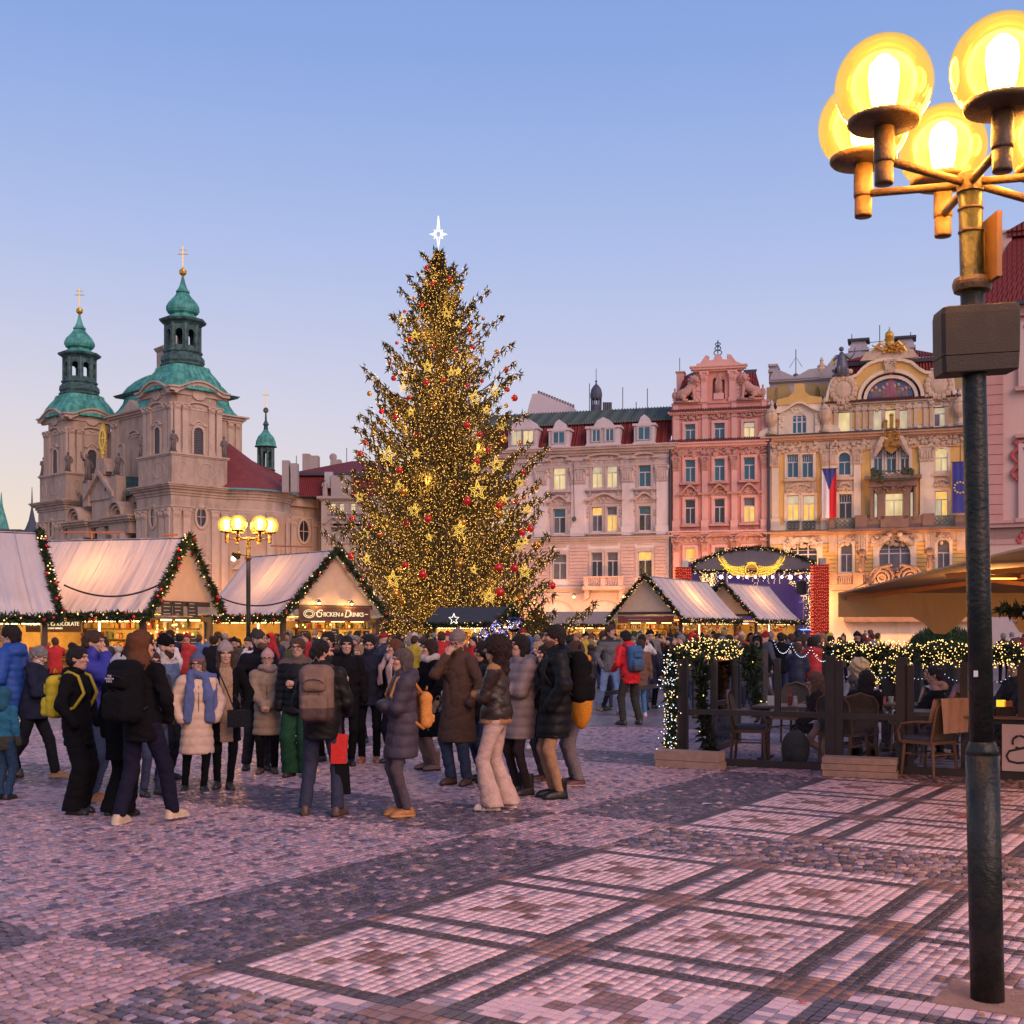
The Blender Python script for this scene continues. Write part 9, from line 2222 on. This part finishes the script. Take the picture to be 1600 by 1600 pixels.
W('smiling woman in black padded jacket and wide dark green trousers', 466, 1213, 998, -8, Dd_(sex='f', coat=('puffer',(.008,.007,.010),.80,''), leg=('wide',(.016,.06,.030)), shoe=SB, hair='short', hairc=(.09,.045,.03), glasses=1, al='phone', ar='down', hands='l', trim=((.13,.09,.07),'n')))
r, J = W('man in black jacket and blue grey trousers with a brown rucksack, seen from behind', 503, 1273, 1001, 176, Dd_(coat=('shell',(.011,.009,.010),.76,'h'), leg=('reg',(.035,.037,.065)), shoe=((.08,.045,.035),(.10,.055,.04),0), hair='short', hairc=DH, beard=DH, look=-55, arms='carry', st='wide', fat=.02), bp=('brown grey rucksack on the back of the man in blue grey trousers', (.20,.125,.095), 1.15, 'pack', (.085,.05,.042)))
x, y = pxy(528, 11.75); b = MB(); b.prism([(-.07,0),(.08,0),(.10,.28),(-.06,.30)], -.012, .012); b.tube([(0,0,.3),(-.02,0,.5)], .006, 5); tag(b.build('umbrella_cover', cloth((.55,.025,.02),'shell'), loc=(x, y, .50)), 'red fabric pouch dangling at the hip of the man with the brown rucksack', 'pouch')
b = MB(); b.prism([(-.05,0),(.09,0),(.07,.30),(-.06,.32)], -.02, .02); tag(b.build('cloth_bag', cloth(BK), loc=(x+.03, y+.03, .20)), 'black cloth bag hanging under the red pouch', 'bag')
W('dark haired man half hidden behind the man with the brown rucksack', 513, 1190, 988, -15, Dd_(coat=('jacket',BK,.82,''), leg=('slim',BK), shoe=SB, hair='short', hairc=DH))
W('woman in black coat and lace up boots holding a paper beside the brown rucksack', 541, 1196, 995, 12, Dd_(sex='f', coat=('coat',(.010,.008,.010),.66,'c'), leg=('slim',BK), shoe=BT, hair='back', hairc=DH, ar='phone', hands='r', st='narrow'))
W('long haired girl between the coat with boots and the navy jacket', 562, 1160, 1008, -30, Dd_(sex='f', coat=('jacket',(.05,.035,.035),.8,''), leg=('slim',DKJ), shoe=SB, hair='long', hairc=BL))
W('man in navy jacket looking down, tan shoes below black trousers', 577, 1191, 993, 4, Dd_(coat=('jacket',(.013,.016,.038),.78,'cz'), leg=('slim',BK), shoe=((.28,.10,.05),(.35,.18,.10),0), hair='short', hairc=DH, beard=DH, pitch=-.35, arms='pocket'))
W('red haired woman with a pale pink scarf behind the grey quilted coat', 617, 1193, 1000, -55, Dd_(sex='f', coat=('jacket',(.03,.026,.03),.78,''), leg=('slim',DKJ), shoe=SB, hair='long', hairc=(.13,.045,.022), scarf=((.55,.36,.32),.35), arms='pocket'))
r, J = W('woman with grey bob in a plum grey hooded quilted coat, arms crossed', 630, 1275, 1015, -72, Dd_(sex='f', coat=('puffer',(.055,.042,.060),.62,'hvA'), leg=('slim',(.085,.062,.075)), shoe=((.34,.13,.035),(.55,.28,.09),0), hair='bob', hairc=(.10,.075,.065), arms='fold', rib=.12, st='narrow', look=10), bp=('orange leather shoulder bag worn by the woman in the plum coat', (.60,.24,.06), .78, 'sling', None, -.02, .12))
W('dark haired woman in black coat with a white collar behind the brown coat', 672, 1203, 1000, -62, Dd_(sex='f', coat=('coat',(.006,.0055,.007),.46,'A'), leg=('slim',(.20,.12,.09)), shoe=((.20,.11,.08),(.05,.04,.04),.16), hair='bob', hairc=(.03,.014,.01), scarf=((.45,.38,.36),0), arms='pocket'))
W('man in grey beanie and long brown coat with a hand raised to his face', 716, 1226, 985, -28, Dd_(coat=('coat',(.085,.048,.035),.50,'hA'), leg=('reg',(.035,.05,.095)), shoe=((.08,.04,.03),(.05,.03,.03),0), hair='none', hat=('b',(.20,.155,.145)), beard=(.08,.05,.03), glasses=1, ar='mouth', al='pocket', hands='r', pitch=-.2, fat=.03))
r, J = W('curly haired woman in dark leather jacket with shearling trim, pale jeans, arms crossed', 776, 1265, 993, -100, Dd_(sex='f', coat=('jacket',(.030,.018,.015),.88,'c'), fab='leather', trim=((.42,.20,.085),'enw'), leg=('flare',(.50,.34,.29)), shoe=((.62,.47,.40),(.62,.52,.45),0), hair='curly', hairc=(.028,.014,.011), arms='fold', st='shift', fat=.02))
q = P(757, 1257, 12.0); text('N', .08, r.matrix_basis.inverted() @ Matrix.Translation((q.x, 11.90, .058)) @ Matrix.Rotation(PI/2, 4, 'X'), mat('logo_dark', (.03,.03,.04), .7, var=0), r, 'shoe_mark', .003)
W('woman in mauve grey puffer jacket with black boots behind the curly haired woman', 814, 1241, 993, -60, Dd_(sex='f', coat=('puffer',(.22,.165,.165),.62,'h'), leg=('legging',(.026,.018,.020)), shoe=BT, hair='bob', hairc=DH, arms='fold', rib=.10))
W('dark curly woman in denim trousers just behind the shearling jacket', 757, 1221, 1003, -70, Dd_(sex='f', coat=('jacket',(.03,.03,.035),.80,''), leg=('reg',JEAN), shoe=SB, hair='curly', hairc=DH))
W('blonde woman in black coat between the puffer jacket and the man in black', 842, 1170, 1003, -40, Dd_(sex='f', coat=('coat',(.008,.007,.008),.60,''), leg=('slim',BK), shoe=((.5,.45,.42),(.5,.45,.42),0), hair='long', hairc=(.42,.27,.15), scarf=((.03,.03,.03),.4)))
W('tall dark haired man in black padded coat, khaki trousers and black boots, in profile', 868, 1247, 978, -78, Dd_(coat=('puffer',(.008,.007,.008),.62,'h'), leg=('slim',(.36,.20,.11)), shoe=((.005,.005,.006),(.02,.02,.02),.10), hair='short', hairc=DH, beard=(.10,.05,.035), arms='pocket', st='narrow', rib=.10, skin=1, pitch=.05), bp=('black rucksack on the back of the tall man in khaki trousers', (.006,.006,.007), 1.05))
r, J = W('person in grey trousers behind the khaki trousers, carrying an orange bear bag', 899, 1227, 1004, -85, Dd_(sex='f', coat=('jacket',(.07,.05,.05),.78,''), leg=('reg',(.17,.14,.15)), shoe=((.10,.025,.03),(.4,.3,.3),0), hair='long', hairc=BH))
bb = thing('bear_bag', 'orange plush bag with a round bear head and dark spots behind the tall man', 'plush bag', (*pxy(908, 13.6), 0)); OG = cloth((.70,.26,.02),'fur')
b = MB(); b.ball((0,0,.98), (.13,.12,.30), 14, 10); b.build('plush_body', OG, bb, True); b = MB(); b.ball((-.02,-.02,1.36), (.115,.11,.12), 14, 10); b.build('plush_head', OG, bb, True)
for q in (-.10,.07): b = MB(); b.ball((q,-.02,1.47), .045, 8, 6); b.build('ear', OG, bb, True)
b = MB(); b.ball((.03,-.125,1.18), .035, 8, 6); b.ball((-.04,-.125,1.36), .02, 8, 6); b.ball((.05,-.11,1.38), .016, 8, 6); b.build('dark_spots', mat('plush_dark', (.03,.015,.01), .9), bb)
W('shoes and legs of a person in maroon trainers behind the khaki trousers', 853, 1222, 1008, -60, Dd_(sex='f', coat=('coat',(.03,.025,.03),.62,''), leg=('legging',(.05,.045,.06)), shoe=((.10,.028,.03),(.42,.33,.33),0), hair='long', hairc=DH))
# middle distance
W('young man in camouflage jacket and light jeans walking toward the stroller', 953, 1117, 978, 20, Dd_(coat=('jacket',(.12,.115,.12),.86,'c'), trim=((.035,.035,.04),'n'), leg=('slim',(.23,.33,.50)), shoe=((.26,.13,.06),(.2,.1,.06),.10), hair='short', hairc=BH, arms='pocket', st='stride', look=25))
W('man in bright red jacket bending forward, with black and grey trousers', 985, 1132, 985, -150, Dd_(coat=('shell',(.55,.015,.02),.76,'h'), leg=('reg',(.04,.034,.038)), shoe=SB, hair='short', hairc=DH, lean=.22, arms='carry', st='wide', fat=.02), bp=('blue grey rucksack with red straps on the man in red', (.05,.12,.24), 1.0, 'pack', (.06,.06,.075)))
W('woman with fair hair in a long black quilted coat, seen from behind', 923, 1082, 998, 175, Dd_(sex='f', coat=('puffer',(.022,.020,.024),.45,'hA'), leg=('slim',BK), shoe=SB, hair='bob', hairc=BL, rib=.07))
W('person in cream top and black leggings walking away past the red jacket', 1014, 1077, 1001, 130, Dd_(sex='f', coat=('jacket',(.58,.46,.40),.88,'h'), leg=('legging',BK), shoe=((.35,.2,.17),(.5,.4,.4),0), hair='bob', hairc=DH, st='stride', lean=.08))
W('blonde person in dark clothes with a brown rucksack walking beside the cream top', 1031, 1075, 998, 150, Dd_(sex='f', coat=('jacket',(.03,.028,.035),.84,''), leg=('slim',BK), shoe=SB, hair='bob', hairc=(.35,.24,.14), st='stride'), bp=('brown rucksack on the blonde person walking away', (.16,.10,.08), .9))
W('man in brown coat with blue jeans just behind the red jacket', 1001, 1120, 1000, -165, Dd_(coat=('coat',(.17,.09,.06),.62,''), leg=('slim',(.06,.16,.30)), shoe=((.5,.4,.4),(.5,.4,.4),0), hair='short', hairc=BH))
W('man in shiny dark padded jacket and red beanie walking behind the terrace glass', 1196, 1106, 988, -70, Dd_(coat=('puffer',(.05,.055,.075),.74,'h'), leg=('reg',(.16,.13,.13)), shoe=SB, hair='none', hat=('b',(.20,.02,.025)), st='stride', arms='pocket', rib=.06))
W('woman in long black coat and dark fringe standing behind the terrace glass', 1256, 1090, 992, 5, Dd_(sex='f', coat=('coat',BK,.40,'A'), leg=('slim',BK), shoe=SB, hair='bob', hairc=(.012,.01,.01), arms='phone', pitch=-.3))
W('long fair haired woman in brown bending over her phone behind the terrace', 1287, 1092, 990, -35, Dd_(sex='f', coat=('coat',(.13,.08,.06),.55,''), leg=('slim',(.13,.1,.1)), shoe=SB, hair='long', hairc=(.26,.13,.06), arms='phone', pitch=-.5, lean=.12))
W('person in grey jacket and blue jeans behind the thin terrace post', 1231, 1096, 1003, 30, Dd_(coat=('jacket',(.22,.17,.16),.86,''), leg=('slim',(.07,.13,.26)), shoe=SB, hair='short', hairc=BH))
W('dark brown clad couple member with patterned jacket behind the corner garland', 1178, 1100, 1002, 150, Dd_(coat=('puffer',(.09,.06,.05),.72,'h'), leg=('reg',(.07,.055,.05)), shoe=SB, hair='short', hairc=DH))
# guests on the terrace
def sit(label, px, d, topz, face, s, **k):
 s['sit'] = 1; x, y = pxy(px, d); sc = topz/1.31; return person(label, (x, y, 0), math.radians(face)+PI, sc, s, **k)
sit('long haired girl in black leaning over the corner table, pink scarf beside her', 1293, 16.45, 1.24, -120, Dd_(sex='f', coat=('jacket',(.02,.018,.022),.85,''), leg=('slim',BK), shoe=SB, hair='long', hairc=(.16,.085,.05), arms='table', hands='lr', lean=.25, pitch=-.2))
sit('dark haired woman in black with her back turned at the middle posts', 1352, 16.1, 1.26, 165, Dd_(sex='f', coat=('jacket',(.022,.018,.02),.85,'h'), leg=('slim',BK), shoe=SB, hair='long', hairc=(.035,.02,.015), arms='table', look=15))
sit('older woman with curled blonde hair in a grey jacket facing the dark haired woman', 1337, 18.2, 1.36, 80, Dd_(sex='f', coat=('jacket',(.11,.095,.09),.85,'h'), leg=('slim',DKJ), shoe=SB, hair='curly', hairc=(.55,.38,.20), arms='table', hands='lr', lean=.1))
sit('dark haired guest in black jacket with a salmon panel, head turned to the post', 1462, 16.7, 1.30, -110, Dd_(coat=('jacket',(.018,.016,.019),.85,'h'), trim=((.50,.27,.19),'n'), leg=('slim',BK), shoe=SB, hair='short', hairc=(.014,.010,.010), arms='table', fat=.02))
sit('guest with brown hair in a dusty pink top half hidden by the lamp post', 1512, 17.2, 1.30, -60, Dd_(sex='f', coat=('jacket',(.36,.18,.17),.85,''), leg=('slim',BK), shoe=SB, hair='bob', hairc=BH, arms='table'))
sit('white haired guest in dark jacket at the right hand table', 1587, 18.0, 1.34, -70, Dd_(coat=('jacket',(.04,.035,.04),.85,''), leg=('slim',BK), shoe=SB, hair='short', hairc=(.5,.42,.36), arms='table'))
sit('guest in dark blue leaning on the right hand table', 1606, 15.2, 1.22, -80, Dd_(coat=('jacket',(.02,.02,.035),.85,'h'), leg=('slim',BK), shoe=SB, hair='short', hairc=DH, arms='table', hands='l'))
sit('guest in dark jacket at the far table behind the blanket chair', 1418, 19.2, 1.33, -20, Dd_(coat=('jacket',(.03,.028,.035),.85,''), leg=('slim',BK), shoe=SB, hair='short', hairc=GH, arms='table'))
sit('person in black with a capped drink beyond the guest in salmon', 1440, 18.9, 1.25, 30, Dd_(coat=('jacket',BK,.85,''), leg=('slim',BK), shoe=SB, hair='short', hairc=DH, arms='table'))
x, y = pxy(1282, 16.05); vs = [(math.cos(a)*.11+.03*math.sin(3*a), .05*math.sin(2*a), .50+.16*math.sin(a)-.1) for a in np.linspace(.3, 5.6, 16)]; b = MB(); b.tube(vs, .05, 8); b.tube([(.02,0,.38),(.05,-.03,.2),(.09,0,.02)], [.06,.07,.06], 8); tag(b.build('scarf', cloth((.50,.31,.26),'wool'), None, True, loc=(x, y, 0)), 'pink and grey scarf hanging from the chair over the grey rucksack', 'scarf')
# bubble balloons by the dark stall
for k, (px, py, r_) in enumerate(((776,983,11),(803,976,12),(757,990,9),(785,990,9),(826,1002,9))):
 q = P(px, py, 30); b = MB(); b.ball((0,0,0), r_/F*30, 18, 12)
 m = bpy.data.materials.get('bubble_film')
 if m is None:
  m = mat('bubble_film', (.8,.7,.9), .05, var=0); nt = m.node_tree; n = nt.nodes; l = nt.links; t = n.new('ShaderNodeBsdfTransparent'); g = n.new('ShaderNodeBsdfGlossy'); g.inputs[0].default_value = (.75,.65,1,1); g.inputs['Roughness'].default_value = .05; f = n.new('ShaderNodeFresnel'); f.inputs[0].default_value = 1.6; mx = n.new('ShaderNodeMixShader'); l.new(f.outputs[0], mx.inputs[0]); l.new(t.outputs[0], mx.inputs[1]); l.new(g.outputs[0], mx.inputs[2]); l.new(mx.outputs[0], n['Material Output'].inputs[0])
 o = b.build('bubble_balloon', m, None, True, loc=q); octas('balloon_lights', rng.normal(size=(14,3))*r_/F*30*.45, .012, BULBW, o); tag(o, ['clear balloon with tiny lights, second from the left and tallest but one','highest clear balloon with tiny lights before the dark stall','leftmost clear balloon with tiny lights before the dark stall','low clear balloon between the two tallest ones','pinkish clear balloon lowest beside the tall man'][k], 'balloon')
# ---- the crowd farther back: a dozen figures, copied and dressed individually ----
def crowd():
 rg = random.Random(12); T = []
 base = [Dd_(coat=('jacket',BK,.80,'h'), hair='short', arms='pocket'), Dd_(sex='f', coat=('coat',BK,.55,'A'), hair='long', arms='carry'), Dd_(coat=('puffer',BK,.78,'h'), hair='none', hat=('b',BK), arms='phone'), Dd_(sex='f', coat=('puffer',BK,.60,'A'), hair='bob', arms='down'), Dd_(sex='f', coat=('jacket',BK,.8,''), hair='none', hat=('pom',BK), scarf=(TAN,0), arms='carry'), Dd_(coat=('coat',BK,.60,''), hair='short', arms='down', st='stride'), Dd_(coat=('jacket',BK,.78,'H'), hair='back', arms='pocket'), Dd_(sex='f', coat=('puffer',BK,.76,'h'), hair='curly', arms='phone'), Dd_(coat=('shell',BK,.78,''), hair='short', al='up', ar='up')]
 COLS = [('black',(.006,.006,.007)),('black',(.008,.007,.009)),('black',(.007,.006,.007)),('charcoal',(.02,.019,.022)),('dark brown',(.05,.032,.025)),('navy',(.02,.024,.05)),('black',(.010,.009,.01)),('navy',(.014,.017,.04)),('dark brown',(.07,.042,.03)),('maroon',(.12,.025,.03)),('grey',(.14,.125,.13)),('beige',(.34,.24,.17)),('olive',(.07,.07,.035)),('blue',(.05,.10,.26)),('mustard',(.45,.33,.04)),('white',(.6,.52,.5)),('red',(.40,.03,.03)),('dark green',(.025,.06,.04))]
 HC = [('dark hair',DH),('dark hair',DH),('dark hair',(.03,.018,.014)),('brown hair',BH),('brown hair',BH),('fair hair',BL),('grey hair',GH),('reddish hair',(.12,.05,.025))]; HT = [('black',(.012,.012,.013)),('charcoal',(.04,.038,.042)),('black',(.015,.014,.016)),('black',(.02,.018,.02)),('grey',(.16,.14,.14)),('red',(.28,.025,.03)),('cream',(.5,.42,.38)),('blue',(.05,.07,.16))]
 zones = [('behind the street lamp', 262, 470, 25.5, 33, 28), ('before the chicken sign', 455, 600, 26, 37, 24), ('below the big tree', 590, 770, 27, 47, 28), ('before the dark stall', 745, 900, 29, 48, 22), ('by the open gable', 885, 1060, 27, 56, 40), ('before the lit stage', 1050, 1300, 25, 62, 62), ('behind the terrace garland', 1290, 1640, 24, 50, 40), ('at the chocolate stall', 20, 262, 25, 30, 5)]
 used = []; C = [[] for _ in zones]
 for zi, (nm, x0, x1, d0, d1, n) in enumerate(zones):
  tries = 0
  while len(C[zi]) < n and tries < 3000:
   tries += 1; d = 1/(1/d1+(1/d0-1/d1)*rg.random()**1.2); px = rg.uniform(x0, x1); x, y = pxy(px, d)
   if any((x-a)**2+(y-b)**2 < .30 for a, b in used): continue
   if 780 < px < 845 and d > 48: continue
   used.append((x, y)); C[zi].append((px, x, y))
  C[zi].sort()
 protos = [person('template', (0,0,0), 0, 1, dict(s_, leg=('reg' if i % 2 else 'slim',DKJ), shoe=SB), lo=True)[0] for i, s_ in enumerate(base)]
 usedp = set()
 for zi, z in enumerate(C):
  nm = zones[zi][0]
  for k, (px, x, y) in enumerate(z):
   pi = rg.randrange(len(protos)) if rg.random() > .06 else 8; src = protos[pi]
   if pi not in usedp: o = src; usedp.add(pi)
   else: o = dup(src)
   f_ = rg.choice([180,180,150,-150,rg.uniform(-180,180),rg.uniform(-90,90)]); o.location = (x, y, 0); o.rotation_euler = (0,0,math.radians(f_)+PI); fem = base[pi].get('sex') == 'f'; s_ = rg.gauss(.885 if fem else .945, .03); o.scale = (s_*rg.uniform(.97,1.08), s_, s_)
   cn, cc = rg.choice(COLS); hn, hc_ = rg.choice(HC); tn, tc_ = rg.choice(HT); has = base[pi].get('hat'); lc = rg.choice([DKJ,BK,(.05,.06,.11),(.09,.12,.2),(.12,.09,.07)]); sk = SKIN[rg.choice([0,0,0,1,2])]
   gar = {'coat':'coat','jacket':'jacket','puffer':'padded jacket','shell':'jacket'}[base[pi]['coat'][0]]; head = tn+(' bobble hat' if has and has[0] == 'pom' else ' beanie') if has else 'raised hood' if pi == 6 else hn
   tag(o, '%s %s, %s, %s from the left %s' % (cn, gar, head, ordinal(k), nm), 'person', 'crowd at the market')
   for c in o.children:
    nm_ = c.name.split('.')[0]
    m = {'body': sk, 'trousers': cloth(lc), 'hair': cloth(hc_,'hair'), 'hat': cloth(tc_,'wool'), 'pompom': cloth(tc_,'fur'), 'scarf': cloth(rg.choice([TAN,(.3,.03,.04),(.12,.14,.25),(.5,.45,.42)]),'wool')}.get(nm_)
    if nm_ in ('jacket','coat','puffer_jacket','hood'): m = cloth(cc, 'shell' if 'puffer' in nm_ else 'c')
    if m: c.material_slots[0].link = 'OBJECT'; c.material_slots[0].material = m
crowd()
